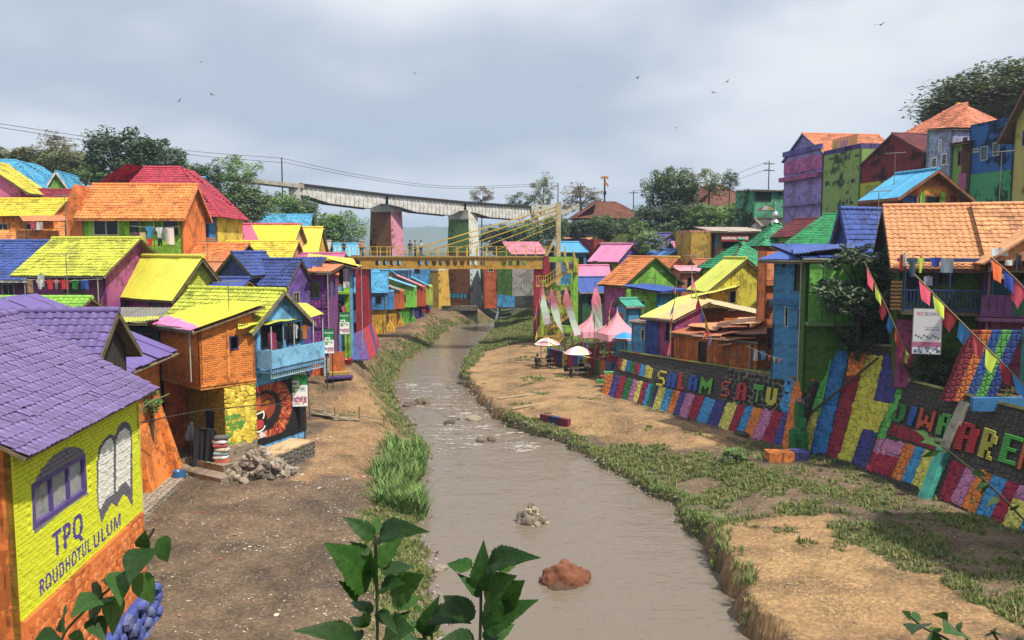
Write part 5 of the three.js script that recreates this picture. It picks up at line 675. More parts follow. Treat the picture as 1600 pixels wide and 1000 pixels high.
// terrace objects in front of these: coloured ramp wall
{ const t = thing('ramp_wall', 'sloping stone wing wall in red, orange, green and blue stripes by the potted shrubs', 'wall', [0, 0, 0]); const cs = ['#7c2030', '#c46a2a', '#234f9c', '#4ea048', '#20418a']; const X0 = at(1505, 600, 32.5).x;
  cs.forEach((c, i) => { const x = X0 + i * 0.42; mesh('stripe', poly([[0, 5.0], [0.43, 5.0], [1.5, 8.0], [1.05, 8.0]], [], 0.3).translate(x - 0.5, 0, -33.3 + 0.002 * i), M('rubble', c), t); }); mesh('post', bx(X0 + 2.9, X0 + 3.2, 4.8, 8.1, -33.4, -32.9), M('paint', '#5cb4b0'), t); mesh('kerb', bx(X0 - 0.2, X0 + 2.8, 4.9, 5.45, -31.6, -31.4), M('paint', '#2f7ab8'), t); }
// ---------- tall blocks along the ridge ----------
const ridgeT = -8.5;
house({ label: 'tall lilac block with pink top floor and blue triangular gable', side: 'R', c: [1286, 87], t: ridgeT, xa: 1226, LB: 9, base: 11, eave: 21.6, front: '#9484c4', flank: '#9484c4', tex: 'plaster', bands: [{ f: 'flank', p: [1224, 240, 1288, 274], color: '#b4609e', out: 0.08 }, { f: 'flank', p: [1224, 275, 1288, 279], color: '#a85890', out: 0.7, name: 'balcony_slab' }, { f: 'flank', p: [1224, 232, 1288, 239], color: '#5a56a0', out: 0.3 }, { f: 'flank', p: [1224, 318, 1288, 322], color: '#7f70b0', out: 0.3 }], win: [{ f: 'flank', p: [1236, 246, 1242, 250], frame: '#7a4080', t: 0.05 }, { f: 'flank', p: [1252, 246, 1258, 272], frame: '#7a4080', t: 0.05, pane: '#8a4a88' }, { f: 'flank', p: [1270, 241, 1276, 246], frame: '#7a4080', t: 0.05 }, { f: 'flank', p: [1238, 279, 1242, 282], frame: '#6a5a90', t: 0.04 }, { f: 'flank', p: [1264, 276, 1268, 279], frame: '#6a5a90', t: 0.04 }], roof: { axis: 'B', rise: 2.5, over: 0.3, color: '#d8855a', deck: '#2a55a0', fascia: '#2c58a8' } });
{ const t = house({ label: 'mould streaked pale green block with purple parapet band', side: 'R', c: [1345, 80], t: ridgeT, xa: 1287, LB: 8, base: 11, eave: 21.2, front: '#86ad62', flank: '#86ad62', tex: 'mould', bands: [{ f: 'flank', p: [1285, 226, 1348, 240], color: '#5a4a90', out: 0.1, tex: 'mould' }], win: [[1296, 246, 1304, 250], [1320, 243, 1327, 247], [1336, 241, 1343, 245], [1290, 283, 1297, 290], [1310, 281, 1320, 287], [1330, 279, 1336, 286], [1316, 315, 1320, 320], [1328, 314, 1333, 319]].map(p => ({ f: 'flank', p, frame: '#5a6a44', t: 0.05 })), parapet: 0.5, parapetColor: '#5a4a90' });
  // roof screen with three letters
  const s = thing('roof_sign', 'pastel rooftop screen with letters K W J above the green block', 'sign', at(1320, 226, 84)); s.rotation.y = -ridgeT * D2R; const cv = document.createElement('canvas'); cv.width = 512; cv.height = 192; const x = cv.getContext('2d'); x.fillStyle = '#e8a070'; x.fillRect(0, 0, 512, 192); x.fillStyle = '#c98a5a'; for (let i = 0; i < 12; i++) x.fillRect(i * 44, 0, 5, 192); x.font = 'bold 180px sans-serif'; x.fillStyle = '#7fb05a'; x.fillText('K', 14, 160); x.fillStyle = '#9a6ab0'; x.fillText('W', 165, 160); x.fillStyle = '#b0b84a'; x.fillText('J', 390, 160);
  const m = new THREE.CanvasTexture(cv); m.colorSpace = THREE.SRGBColorSpace; mesh('sign_board', new THREE.BoxGeometry(0.12, 1.6, 4.6), M('paint', '#d8956a'), s); const pg = new THREE.PlaneGeometry(4.5, 1.5); pg.rotateY(-Math.PI / 2); pg.translate(-0.066, 0, 0); mesh('lettering', pg, new THREE.MeshStandardMaterial({ map: m, roughness: 0.7, name: 'rooftop_letters' }), s); }
house({ label: 'maroon brick gable block with lime and orange lower floors', side: 'R', c: [1447, 70], t: ridgeT, xa: 1346, LB: 8, base: 11, eave: 19.5, front: '#7a2230', flank: '#7a2230', tex: 'mould', bands: [{ f: 'flank', p: [1340, 273, 1450, 316], color: '#b0b832', out: 0.04, tex: 'mould' }, { f: 'flank', p: [1340, 316.5, 1450, 360], color: '#c4702e', out: 0.04 }, { f: 'flank', p: [1353, 288, 1372, 304], color: '#9aa040', out: 0.08 }], win: [[1387, 286, 1394, 291], [1356, 319, 1368, 327], [1428, 210, 1434, 214]].map(p => ({ f: 'flank', p, frame: '#7a7430', t: 0.05 })), roof: { axis: 'B', rise: 2.3, over: 0.15, color: '#6a2630', fascia: '#5a1e28' } });
house({ label: 'grey lavender painted block with paired tall windows', side: 'R', c: [1488, 66], t: ridgeT, xa: 1449, LB: 7, base: 11, eave: 21.1, front: '#96a2c6', flank: '#96a2c6', win: [[1456, 246, 1464, 262], [1471, 240, 1480, 258], [1467, 218, 1471, 236]].map(p => ({ f: 'flank', p, frame: '#e0e0e0', t: 0.09, louvre: '#8a94a8' })), bands: [{ f: 'flank', p: [1449, 200, 1452, 275], color: '#5ab080', out: 0.05 }], roof: { type: 'shed', fall: 'front', rise: 0.3, over: 0.2, cover: 'sheet', color: '#c8835e' } });
house({ label: 'thin house of green, maroon and pink strips under a salmon edge roof', side: 'R', c: [1514, 64.2], t: ridgeT, xa: 1489, LB: 6, base: 11, eave: 19.8, front: '#6a2c38', flank: '#78a04a', tex: 'mould', bands: [{ f: 'flank', p: [1501, 214, 1512, 300], color: '#6c2a36', out: 0.05, tex: 'mould' }, { f: 'flank', p: [1498, 270, 1511, 300], color: '#b0588a', out: 0.08 }], roof: { type: 'shed', fall: 'flank', rise: 0.5, over: 0.3, cover: 'sheet', color: '#7a4a3a' } });
house({ label: 'salmon hipped roof with yellow ridge lines behind the blue block', side: 'R', c: [1500, 72], t: -20, LA: 8, LB: 9, base: 12, eave: 21.7, front: '#c9714a', roof: { type: 'hip', axis: 'B', rise: 3.2, over: 0.4, color: '#df8560', cap: '#d9b23a' } });
house({ label: 'blue block with green lower wall and shuttered windows', side: 'R', c: [1586, 60], t: ridgeT, xa: 1516, LB: 7, base: 11, eave: 20.9, front: '#2f66b4', flank: '#2f66b4', tex: 'mould', bands: [{ f: 'flank', p: [1508, 264, 1590, 330], color: '#48a070', out: 0.05, tex: 'mould' }], win: [[1520, 231, 1530, 239], [1532, 228, 1544, 251], [1551, 222, 1562, 244], [1572, 213, 1579, 223], [1527, 282, 1540, 292]].map((p, i) => ({ f: 'flank', p, frame: '#aab6b8', t: 0.06, louvre: i ? '#6f8aa0' : '#c8d0d0' })), parapet: 0.25, parapetColor: '#2a5aa0' });
house({ label: 'pale yellow block with dark timber gable at the ridge end', side: 'R', c: [1650, 55], t: ridgeT, xa: 1587, LB: 6, base: 11, eave: 20.4, front: '#c0b268', flank: '#c0b268', tex: 'mould', roof: { axis: 'B', rise: 2.6, over: 0.9, color: '#8a5a40', deck: '#4a3426', fascia: '#7a5236' } });
const kam = house({ label: 'brown gabled house lettered KAMPUNG with sky blue roof', side: 'R', c: [1407, 50], t: -16, xb: 1502, LA: 2.6, base: 9, eave: 14.75, front: '#a4643a', flank: '#a4643a', ftex: 'wood', win: [{ f: 'front', p: [1406, 301, 1432, 330], frame: '#27407c', pane: '#284a86' }, { f: 'front', p: [1446, 302, 1468, 330], frame: '#5a4a30' }, { f: 'front', p: [1484, 300, 1494, 330], frame: '#6a2a34', pane: '#6a2a34' }], bands: [{ f: 'front', p: [1436, 301, 1444, 330], color: '#7cb83a', out: 0.05, name: 'green_shutter' }, { f: 'front', p: [1468, 300, 1476, 330], color: '#7cb83a', out: 0.05, name: 'green_shutter' }], roof: { axis: 'A', rise: 1.45, over: 0.6, overEnd: 0.5, cover: 'sheet', color: '#44a4d4', deck: '#8a6038', fascia: '#8a5a36' } });
{ const cv = document.createElement('canvas'); cv.width = 512; cv.height = 128; const x = cv.getContext('2d'); x.fillStyle = '#a8642c'; x.fillRect(0, 0, 512, 128); x.font = 'bold 110px sans-serif'; x.fillStyle = '#9a2030'; x.fillText('K', 8, 112); x.font = 'bold 78px sans-serif'; x.fillStyle = '#c8a030'; x.fillText('AMPUNG', 92, 92); const m = new THREE.CanvasTexture(cv); m.colorSpace = THREE.SRGBColorSpace; const pg = new THREE.PlaneGeometry(2.7, 0.7).translate(kam.LB / 2 - 0.1, kam.H + 0.22, 0.02); mesh('lettering', pg, new THREE.MeshStandardMaterial({ map: m, roughness: 0.8, name: 'kampung_letters' }), kam.g); }
house({ label: 'mint green house half covered by creeper beside the lilac block', side: 'R', c: [1178, 102], t: -6, xb: 1240, LA: 6, base: 9, eave: 18.6, front: '#4fa67a', win: [{ f: 'front', p: [1180, 300, 1205, 315], frame: '#2f5a48', pane: '#20302c' }, { f: 'front', p: [1216, 296, 1222, 306], frame: '#3a8a64' }], roof: { type: 'shed', fall: 'front', rise: 0.4, over: 0.4, cover: 'sheet', color: '#a8a498' } });
// mid right: shops and houses below the wooded bank
house({ label: 'mustard flat roofed block beside the food stall', side: 'R', c: [1078, 84], t: -6, xb: 1112, LA: 5, base: 5, eave: 13.0, front: '#a98e30', win: [{ f: 'front', p: [1083, 402, 1088, 410], frame: '#6a5a20' }, { f: 'front', p: [1103, 402, 1108, 410], frame: '#6a5a20' }], parapet: 0.2, parapetColor: '#c08a70' });
const war = house({ name: 'food_stall', cat: 'stall', label: 'open food stall with white sign WARUNG SELVIE and timber balcony', side: 'R', c: [1116, 85], t: -6, xb: 1186, LA: 4, base: 5, eave: 13.1, front: '#8a7a60', win: [{ f: 'front', p: [1114, 366, 1122, 385], frame: '#5aa8d0', pane: '#64aacc' }, { f: 'front', p: [1128, 370, 1160, 388], frame: '#7a6040' }, { f: 'front', p: [1165, 372, 1180, 388], frame: '#7a6040' }], roof: { type: 'shed', fall: 'front', rise: 0.4, over: 0.8, cover: 'sheet', color: '#b8aa9c' } });
{ const cv = document.createElement('canvas'); cv.width = 512; cv.height = 112; const x = cv.getContext('2d'); x.fillStyle = '#7a2c30'; x.fillRect(0, 0, 512, 112); x.font = 'bold 66px sans-serif'; x.fillStyle = '#f2f0ea'; x.fillText('WARUNG SELVIE', 6, 80, 500); const m = new THREE.CanvasTexture(cv); m.colorSpace = THREE.SRGBColorSpace; mesh('sign_board', bx(0.5, 3.6, 7.0, 7.75, 0.6, 0.66), M('paint', '#7a2c30'), war.g); mesh('lettering', new THREE.PlaneGeometry(3.0, 0.66).translate(2.05, 7.375, 0.666), new THREE.MeshStandardMaterial({ map: m, roughness: 0.6, name: 'stall_letters' }), war.g); balcony(war, 0.3, 4.5, 5.0, 1.1, '#a8883a', 10, '#8a7a50'); }
house({ label: 'pink sheet roof house with purple gable below the wooded bank', side: 'R', c: [966, 96], t: -40, xa: 924, xb: 1004, base: 5, eave: 9.9, front: '#5e4a9e', flank: '#74a838', roof: { axis: 'A', rise: 1.8, over: 0.4, cover: 'sheet', color: '#d884b4' } });
house({ label: 'low pink roof over a red tiled eave beside the lime stair tower', side: 'R', c: [902, 94], t: -3, xb: 952, LA: 4, base: 3, eave: 7.7, front: '#a84a3a', roof: { axis: 'B', rise: 1.4, over: 0.4, cover: 'sheet', color: '#d67fa8' } });
house({ label: 'maroon cube house behind the stair tower mast', side: 'R', c: [927, 108], t: -34, xa: 898, xb: 944, base: 6, eave: 12.2, front: '#8e2230', flank: '#8e2230', win: [{ f: 'flank', p: [912, 388, 917, 392], frame: '#5a1a22' }], parapet: 0.25 });
house({ label: 'indigo roof and lime wall low house behind the feather flags', side: 'R', c: [909, 89], t: -10, xb: 952, LA: 4, base: 2, eave: 6.6, front: '#2a5a38', roof: { axis: 'B', rise: 1.3, over: 0.5, cover: 'sheet', color: '#3656a6' } });
house({ label: 'purple roofed house among shrubs on the wooded bank', side: 'R', c: [1024, 104], t: -30, LA: 5, xb: 1070, base: 8, eave: 11.8, front: '#5a4a96', roof: { axis: 'A', rise: 1.3, over: 0.3, cover: 'sheet', color: '#5a4a9c' } });
house({ label: 'dark red wall and blue wall house with a blue water tank', side: 'R', c: [1010, 92], t: -10, xb: 1066, LA: 4, base: 5, eave: 9.6, front: '#7a2028', flank: '#7a2028', bands: [{ f: 'front', p: [1044, 398, 1070, 440], color: '#2f5aa0', out: 0.06 }], parapet: 0.1 });
house({ label: 'pink scalloped roof house beside the mustard block', side: 'R', c: [1060, 95], t: -10, LB: 3, LA: 4, base: 7, eave: 10.8, front: '#3a68a8', roof: { axis: 'B', rise: 1.1, over: 0.3, color: '#d07fa0' } });
house({ label: 'pink tiled roof house with green wall below the rail bridge', side: 'R', c: [800, 104], t: -24, xb: 852, LA: 5, base: 5, eave: 10.6, front: '#6a9a3a', flank: '#6a9a3a', bands: [{ f: 'front', p: [796, 417, 856, 490], color: '#8a8882', out: 0.06 }], roof: { axis: 'B', rise: 1.3, over: 0.4, color: '#d67f9c' } });
house({ label: 'small grey roofed yellow house beside the bridge mast', side: 'R', c: [846, 112], t: -12, LB: 3, LA: 3, base: 6, eave: 11.2, front: '#8a8a3a', roof: { axis: 'A', rise: 0.9, over: 0.3, color: '#7a7a86' } });
house({ label: 'sky blue sheet roofed house behind the bridge mast', side: 'R', c: [872, 108], t: -8, LB: 4, LA: 4, base: 6, eave: 10.8, front: '#3a86b8', roof: { axis: 'B', rise: 1.2, over: 0.3, cover: 'sheet', color: '#48a0d4' } });
house({ label: 'long pale orange awning house below the wooded bank', side: 'R', c: [880, 122], t: -6, xb: 958, LA: 4, base: 7, eave: 12.0, front: '#5a4438', roof: { type: 'shed', fall: 'front', rise: 0.8, over: 0.6, cover: 'sheet', color: '#cf8a58' } });
house({ label: 'long brown tiled house on top of the wooded bank', side: 'R', c: [905, 134], t: -6, xb: 1002, LA: 7, base: 12, eave: 16.6, front: '#8f9ab4', win: [{ f: 'front', p: [925, 340, 950, 350], frame: '#6a7088' }, { f: 'front', p: [960, 338, 985, 348], frame: '#6a7088' }], roof: { type: 'hip', axis: 'B', rise: 2.4, over: 0.7, color: '#7a4632' } });
house({ label: 'brown hipped roof house half hidden by tall trees', side: 'R', c: [1085, 132], t: -14, xb: 1182, LA: 8, base: 12, eave: 18.4, front: '#b8aa98', win: [{ f: 'front', p: [1145, 305, 1160, 318], frame: '#8a7a68' }], roof: { type: 'hip', axis: 'B', rise: 3.4, over: 0.8, color: '#7a4632' } });
house({ label: 'orange and sky blue building beyond the arch of the footbridge', side: 'R', c: [756, 122], t: -4, xb: 806, LA: 5, base: 2, eave: 9.4, front: '#b8562a', bands: [{ f: 'front', p: [777, 415, 808, 480], color: '#3f9ad0', out: 0.06 }, { f: 'front', p: [777, 432, 788, 450], color: '#4aa8dc', out: 0.2 }], parapet: 0.2, parapetColor: '#b0603a' });
house({ label: 'ochre house standing at the road bridge end above the wall', side: 'R', c: [2120, 20], t: 0, LB: 6, LA: 5, base: 4.5, eave: 14.5, front: '#c08a3c', roof: { axis: 'B', rise: 2, over: 0.6, color: '#b8623c' } });
// smaller roofs packed between the larger houses
for (const [label, side, px, d, t, LB, LA, base, ye, rise, front, rc, cover, axis] of [
  ['pink flat sheet roof low house behind the orange tiled green gable', 'R', 1064, 78, -10, 4, 3, 4, 424, 0.3, '#b86a58', '#d89aa8', 'sheet', 'B'],
  ['little green tiled roof beside the orange water tank', 'R', 1120, 73, -12, 2.4, 3, 4, 426, 0.9, '#6fae34', '#1f9a68', 'tile', 'B'],
  ['blue walled hut behind the pink sheet roof', 'R', 1040, 88, -14, 2.6, 3, 4, 402, 0.7, '#2f62a8', '#3a6ab4', 'sheet', 'A'],
  ['rust roofed hut under the mustard block', 'R', 1092, 80, -10, 2.6, 3, 4, 418, 0.7, '#9a7a3a', '#a8623c', 'sheet', 'B'],
  ['teal sheet roof lean hut beside the lime box house', 'R', 980, 63, -20, 1.2, 2, 2.6, 478, 0.4, '#3a86a8', '#2f9a80', 'sheet', 'B'],
  ['brown tiled hut between maroon cube and purple gable', 'R', 946, 104, -20, 3, 3, 6, 392, 0.9, '#b89a70', '#8a5038', 'tile', 'B'],
  ['cream walled hut with blue roof beyond the pink tiled house', 'R', 884, 116, -10, 3.4, 3, 6, 384, 0.8, '#c8b890', '#3a86c0', 'sheet', 'B'],
  ['white walled hut below the mint green house', 'R', 1190, 92, -8, 3, 3, 8, 352, 0.7, '#c8c8c0', '#8a7a6a', 'sheet', 'B'],
  ['lime walled hut with orange roof beside the pavilion', 'R', 1250, 72, -14, 2.2, 3, 7, 372, 0.9, '#9ab83a', '#d8823a', 'tile', 'A'],
  ['magenta upper room above the plum purple house', 'L', 532, 68, -4, 3.4, 3, 3, 404, 0.3, '#963f72', '#b85a8a', 'sheet', 'B'],
  ['green walled hut with grey sheets beside the yellow tall roof', 'L', 512, 84, -6, 2.4, 3, 4, 390, 0.8, '#6a9a3a', '#9a988e', 'sheet', 'B'],
  ['blue walled hut with cyan roof behind the far yellow base house', 'L', 580, 99, -8, 2.6, 3, 2, 440, 1.0, '#3a78b0', '#58b4dc', 'tile', 'A'],
  ['peach walled hut with cyan roof among the far riverside row', 'L', 626, 109, -8, 2.4, 3, 2, 436, 1.0, '#d89a70', '#4aa8d8', 'tile', 'A'],
  ['orange walled hut with red sheet roof before the indigo hut', 'L', 372, 47, 10, 1.8, 2, 4, 452, 0.5, '#c8702c', '#3a4f9c', 'sheet', 'B'],
  ['pale blue hut with rusty sheet beside the little indigo brick hut', 'L', 340, 52, 6, 2.0, 2.4, 4, 424, 0.5, '#7aa8c8', '#b8764c', 'sheet', 'B'],
  ['lemon hut with brown tiles above the low orange tiled roof', 'L', 335, 62, 0, 2.4, 3, 6, 392, 0.8, '#d0c048', '#9a5a3c', 'tile', 'A']])
  house({ label, side, c: [px, d], t, LB, LA, base, eave: hAt(ye, d), front, roof: { axis, rise, over: 0.3, color: rc, cover } });
// ---------- footbridge ----------
{
  const D = 86, t = thing('footbridge', 'yellow footbridge with pierced girders, red pillars and a cable stayed mast', 'footbridge', [0, 0, 0]);
  const yel = M('paint', '#b8902a'), yel2 = M('paint', '#d0b43a'), red = M('paint', '#a01e38');
  const xl0 = at(512, 411, D).x, xr0 = at(850, 411, D).x, yb = hAt(419.5, D), yt = hAt(402.5, D), wid = 2.0;
  const holes = [590, 601, 612.5, 623, 656, 667, 678, 689, 700, 711, 722, 733, 743, 754, 787, 797.5, 808, 819].map(px => at(px, 411, D).x), yc = (yb + yt) / 2;
  for (const z of [-D, -D - wid]) { const s = new THREE.Shape([[at(563, 411, D).x, yb], [xr0 - 0.2, yb], [xr0 - 0.2, yt], [xl0, yt], [xl0, yt - 0.3], [at(563, 411, D).x, yt - 0.3]].map(p => new THREE.Vector2(...p))); for (const x of holes) { const h = new THREE.Path([[0, 0.34], [-0.24, 0.16], [-0.24, -0.16], [0, -0.34], [0.24, -0.16], [0.24, 0.16]].map(p => new THREE.Vector2(x + p[0], yc + p[1]))); s.holes.push(h); } mesh('girder', metric(new THREE.ExtrudeGeometry(s, { depth: 0.06, bevelEnabled: false }).translate(0, 0, z)), yel, t); mesh('flange', join([bx(xl0, xr0 - 0.1, yt + 0.002, yt + 0.07, z - 0.1, z + 0.2), bx(at(563, 411, D).x, xr0 - 0.2, yb - 0.05, yb - 0.002, z - 0.1, z + 0.16)]), yel, t); }
  mesh('deck', bx(xl0, xr0, yt + 0.072, yt + 0.14, -D - wid - 0.1, -D + 0.2), M('paint', '#9a8a4a'), t);
  for (const [px, w] of [[566, 1.35], [843, 1.2]]) { const c = at(px, 500, D).x, g = groundY(c, -D - 1) - 0.5; mesh('pillar', bx(c - w / 2, c + w / 2, g, yb - 0.06, -D - wid - 0.1, -D - 0.1), red, t); mesh('pillar_head', px < 700 ? bx(c - w / 2 - 0.35, c - w / 2 + 0.1, yb - 0.058, yt + 0.25, -D - wid - 0.1, -D + 0.1) : bx(c + w / 2 - 0.2, c + w / 2 + 0.5, yb - 0.6, yt + 0.1, -D - wid - 0.1, -D + 0.12), red, t); }
  const rt = hAt(385, D), rl = at(512, 390, D).x, rr1 = at(884, 390, D).x;
  for (const z of [-D + 0.1, -D - wid]) { mesh('handrail', join([bx(rl, rr1, rt - 0.06, rt, z - 0.03, z + 0.03), bx(rl, rr1, lerp(yt, rt, 0.5), lerp(yt, rt, 0.5) + 0.04, z - 0.02, z + 0.02)]), yel2, t); for (let i = 0; i <= 24; i++) { const x = lerp(rl, rr1, i / 24); mesh('rail_post', bx(x - 0.04, x + 0.04, yt + 0.142, rt - 0.062, z - 0.035, z + 0.035), yel2, t); } }
  const mx = at(873, 400, D).x, mt = hAt(316, D); for (const z of [-D + 0.15, -D - wid - 0.15]) { const g = groundY(mx, z) - 0.3; mesh('mast', bx(mx - 0.2, mx + 0.2, g, mt, z - 0.2, z + 0.2), M('paint', '#c2b48a'), t); mesh('mast_brace', beam(V(mx - 1.3, yt + 0.2, z), V(mx - 0.15, yt + 2.4, z), 0.2, 0.2), M('paint', '#c2b48a'), t);
    for (const [px, py] of [[640, 322], [674, 328], [708, 335], [742, 342], [776, 350]]) { mesh('stay_cable', bar(V(mx - 0.1, hAt(py, D), z), V(at(px, 400, D).x, rt - 0.4, z), 0.035, 5), yel2, t); } }
}
{ // stair tower
  const D = 83.5, t = thing('stair_tower', 'lime green steel stair tower with yellow railings at the footbridge end', 'stair tower', [0, 0, 0]), lime = M('paint', '#86c22c'), yel = M('paint', '#c8a02c'), X = px => at(px, 450, D).x, Y = py => hAt(py, D);
  for (const z of [-D, -D - 3]) { for (const px of [848, 899]) mesh('column', bx(X(px) - 0.28, X(px) + 0.28, 0.8, Y(px < 860 ? 438 : 404), z - 0.28, z + 0.28), lime, t); for (const py of [450, 486, 516]) mesh('beam', bx(X(848) + 0.282, X(899) - 0.282, Y(py) - 0.22, Y(py) + 0.22, z - 0.2, z + 0.2), lime, t); }
  mesh('top_beam', bx(X(858), X(899) - 0.282, Y(405) - 0.3, Y(405) + 0.25, -D - 0.2, -D + 0.2), lime, t); mesh('apron', bx(X(843), X(872), 1.0, Y(528), -D + 0.3, -D + 0.5), lime, t);
  const fl = (x0, y0, x1, y1, z) => { const n = 9, a = V(X(x0), Y(y0), z), b = V(X(x1), Y(y1), z); for (let i = 0; i < n; i++) { const p = a.clone().lerp(b, (i + 0.5) / n); mesh('tread', bx(p.x - 0.16, p.x + 0.16, p.y - 0.03, p.y, z - 1.1, z - 0.05), M('paint', '#3a62a4'), t); } for (const dz of [0, -1.15]) mesh('stringer', beam(a.clone().add(V(0, -0.1, dz)), b.clone().add(V(0, -0.1, dz)), 0.08, 0.3), yel, t); for (let i = 0; i <= 8; i++) { const p = a.clone().lerp(b, i / 8); mesh('rail_post', bx(p.x - 0.03, p.x + 0.03, p.y - 0.02, p.y + 1.0, z + 0.02, z + 0.08), yel, t); } mesh('handrail', join([beam(a.clone().add(V(0, 1, 0.05)), b.clone().add(V(0, 1, 0.05)), 0.07, 0.07), beam(a.clone().add(V(0, 0.5, 0.05)), b.clone().add(V(0, 0.5, 0.05)), 0.05, 0.05)]), yel, t); };
  fl(852, 446, 884, 424, -D + 0.6); fl(884, 480, 852, 462, -D + 0.2); fl(856, 514, 890, 490, -D + 0.5); fl(862, 542, 880, 522, -D + 1.2);
  for (const [x0, x1, y, z] of [[838, 856, 446, -D + 0.6], [884, 902, 424, -D + 0.7], [842, 872, 524, -D + 0.7]]) { mesh('landing', bx(X(x0), X(x1), Y(y) - 0.12, Y(y), z - 1.6, z), yel, t); for (let i = 0; i <= 5; i++) { const x = lerp(X(x0), X(x1), i / 5); mesh('rail_post', bx(x - 0.03, x + 0.03, Y(y) + 0.002, Y(y) + 1.0, z - 0.06, z), yel, t); } mesh('handrail', bx(X(x0), X(x1), Y(y) + 1.002, Y(y) + 1.06, z - 0.06, z), yel, t); }
  mesh('blue_panel', bx(X(884), X(896), Y(424) + 0.1, Y(424) + 1.5, -D - 0.6, -D - 0.5), M('paint', '#4a8ec0'), t);
  mesh('inclined_rail', join([beam(V(X(880), Y(392), -D + 0.9), V(X(888), Y(424), -D + 0.9), 0.1, 0.2), beam(V(X(894), Y(392), -D + 0.9), V(X(902), Y(424), -D + 0.9), 0.1, 0.2)]), M('paint', '#d8b83a'), t);
}
// ---------- railway bridge ----------
const railP = [[466, 290, 108], [605, 306.5, 117], [727, 318, 126], [832, 325, 136]].map(q => at(...q));
{
  const t = thing('railway_bridge', 'grey white plate girder railway bridge on tall painted piers', 'bridge', [0, 0, 0]); const wh = M('paint', '#d0d2d0'), dk = M('paint', '#2e2a28');
  for (let s = 0; s < 3; s++) {
    const a = railP[s], b = railP[s + 1], L = a.distanceTo(b) - 0.3, dir = b.clone().sub(a).normalize(), up = V(0, 1, 0), N = dir.clone().cross(up).normalize(), U = N.clone().cross(dir);
    const dp = s === 0 ? 1.9 : 1.9, prof = [[0.15, 0], [L, 0], [L, -1.15], [L * 0.94, -1.2], [L * 0.82, -dp - 0.15], [L * 0.35, -dp - 0.05], [L * 0.12, -1.35], [0.15, -1.2]];
    for (const off of [0, -2.0]) { const g = poly(prof.slice().reverse(), [], 0.12); g.translate(0, 0, off); g.applyMatrix4(new THREE.Matrix4().makeBasis(dir, U, N).setPosition(a)); mesh('girder', g, wh, t);
      const st = []; for (let x = 0.6; x < L - 0.3; x += 0.72) { const y = (() => { const pr = [[0, -1.2], [L * 0.12, -1.35], [L * 0.35, -dp], [L * 0.82, -dp - 0.1], [L * 0.94, -1.2], [L, -1.15]]; for (let i = 1; i < pr.length; i++) if (x <= pr[i][0]) return lerp(pr[i - 1][1], pr[i][1], (x - pr[i - 1][0]) / (pr[i][0] - pr[i - 1][0])); return -1.2; })(); st.push(bx(x - 0.05, x + 0.05, y + 0.05, -0.05, off + 0.122, off + 0.24)); }
      const sg = join(st); sg.applyMatrix4(new THREE.Matrix4().makeBasis(dir, U, N).setPosition(a)); mesh('stiffeners', sg, M('paint', '#d0d2d0'), t);
      const lip = []; for (let i = 3; i < prof.length; i++) lip.push(beam(V(prof[i - 1][0], prof[i - 1][1] - 0.04, off + 0.06), V(prof[i][0], prof[i][1] - 0.04, off + 0.06), 0.4, 0.07)); const lg = join(lip); lg.applyMatrix4(new THREE.Matrix4().makeBasis(dir, U, N).setPosition(a)); mesh('bottom_flange', lg, dk, t); }
    const d2 = bx(-0.1, L + 0.3, 0.01, 0.32, -2.3, 0.4); d2.applyMatrix4(new THREE.Matrix4().makeBasis(dir, U, N).setPosition(a)); mesh('track_deck', d2, dk, t);
  }
  // approach on the far left, behind the trees, and abutment on the right
  const dirL = railP[0].clone().sub(railP[1]).normalize(), e = railP[0].clone().addScaledVector(dirL, 14); mesh('approach_span', beam(railP[0].clone().add(V(0, -0.1, -1)), e.add(V(0, -0.1, -1)), 2.4, 0.5), M('paint', '#a8a49c'), t); { const q = railP[0]; mesh('end_block', bx(q.x - 1.2, q.x + 0.3, q.y - 6, q.y + 0.4, q.z - 2.4, q.z + 0.4), M('plaster', '#c8c6be'), t); }
  const q = railP[3]; mesh('abutment', bx(q.x - 0.2, q.x + 3.4, q.y - 2.0, q.y + 0.5, q.z - 3, q.z + 0.8), M('mould', '#d2d2cc'), t); mesh('abutment', bx(q.x - 2.2, q.x + 2.2, q.y - 4.4, q.y - 2.002, q.z - 2, q.z + 2.2), M('mould', '#d8d8d2'), t); mesh('wing_wall', poly([[0, 0], [4.5, 2.2], [4.5, 3.0], [0, 3.0]], [], 0.6).translate(q.x + 3.4, q.y - 2.4, q.z), M('mould', '#cfcfca'), t);
}
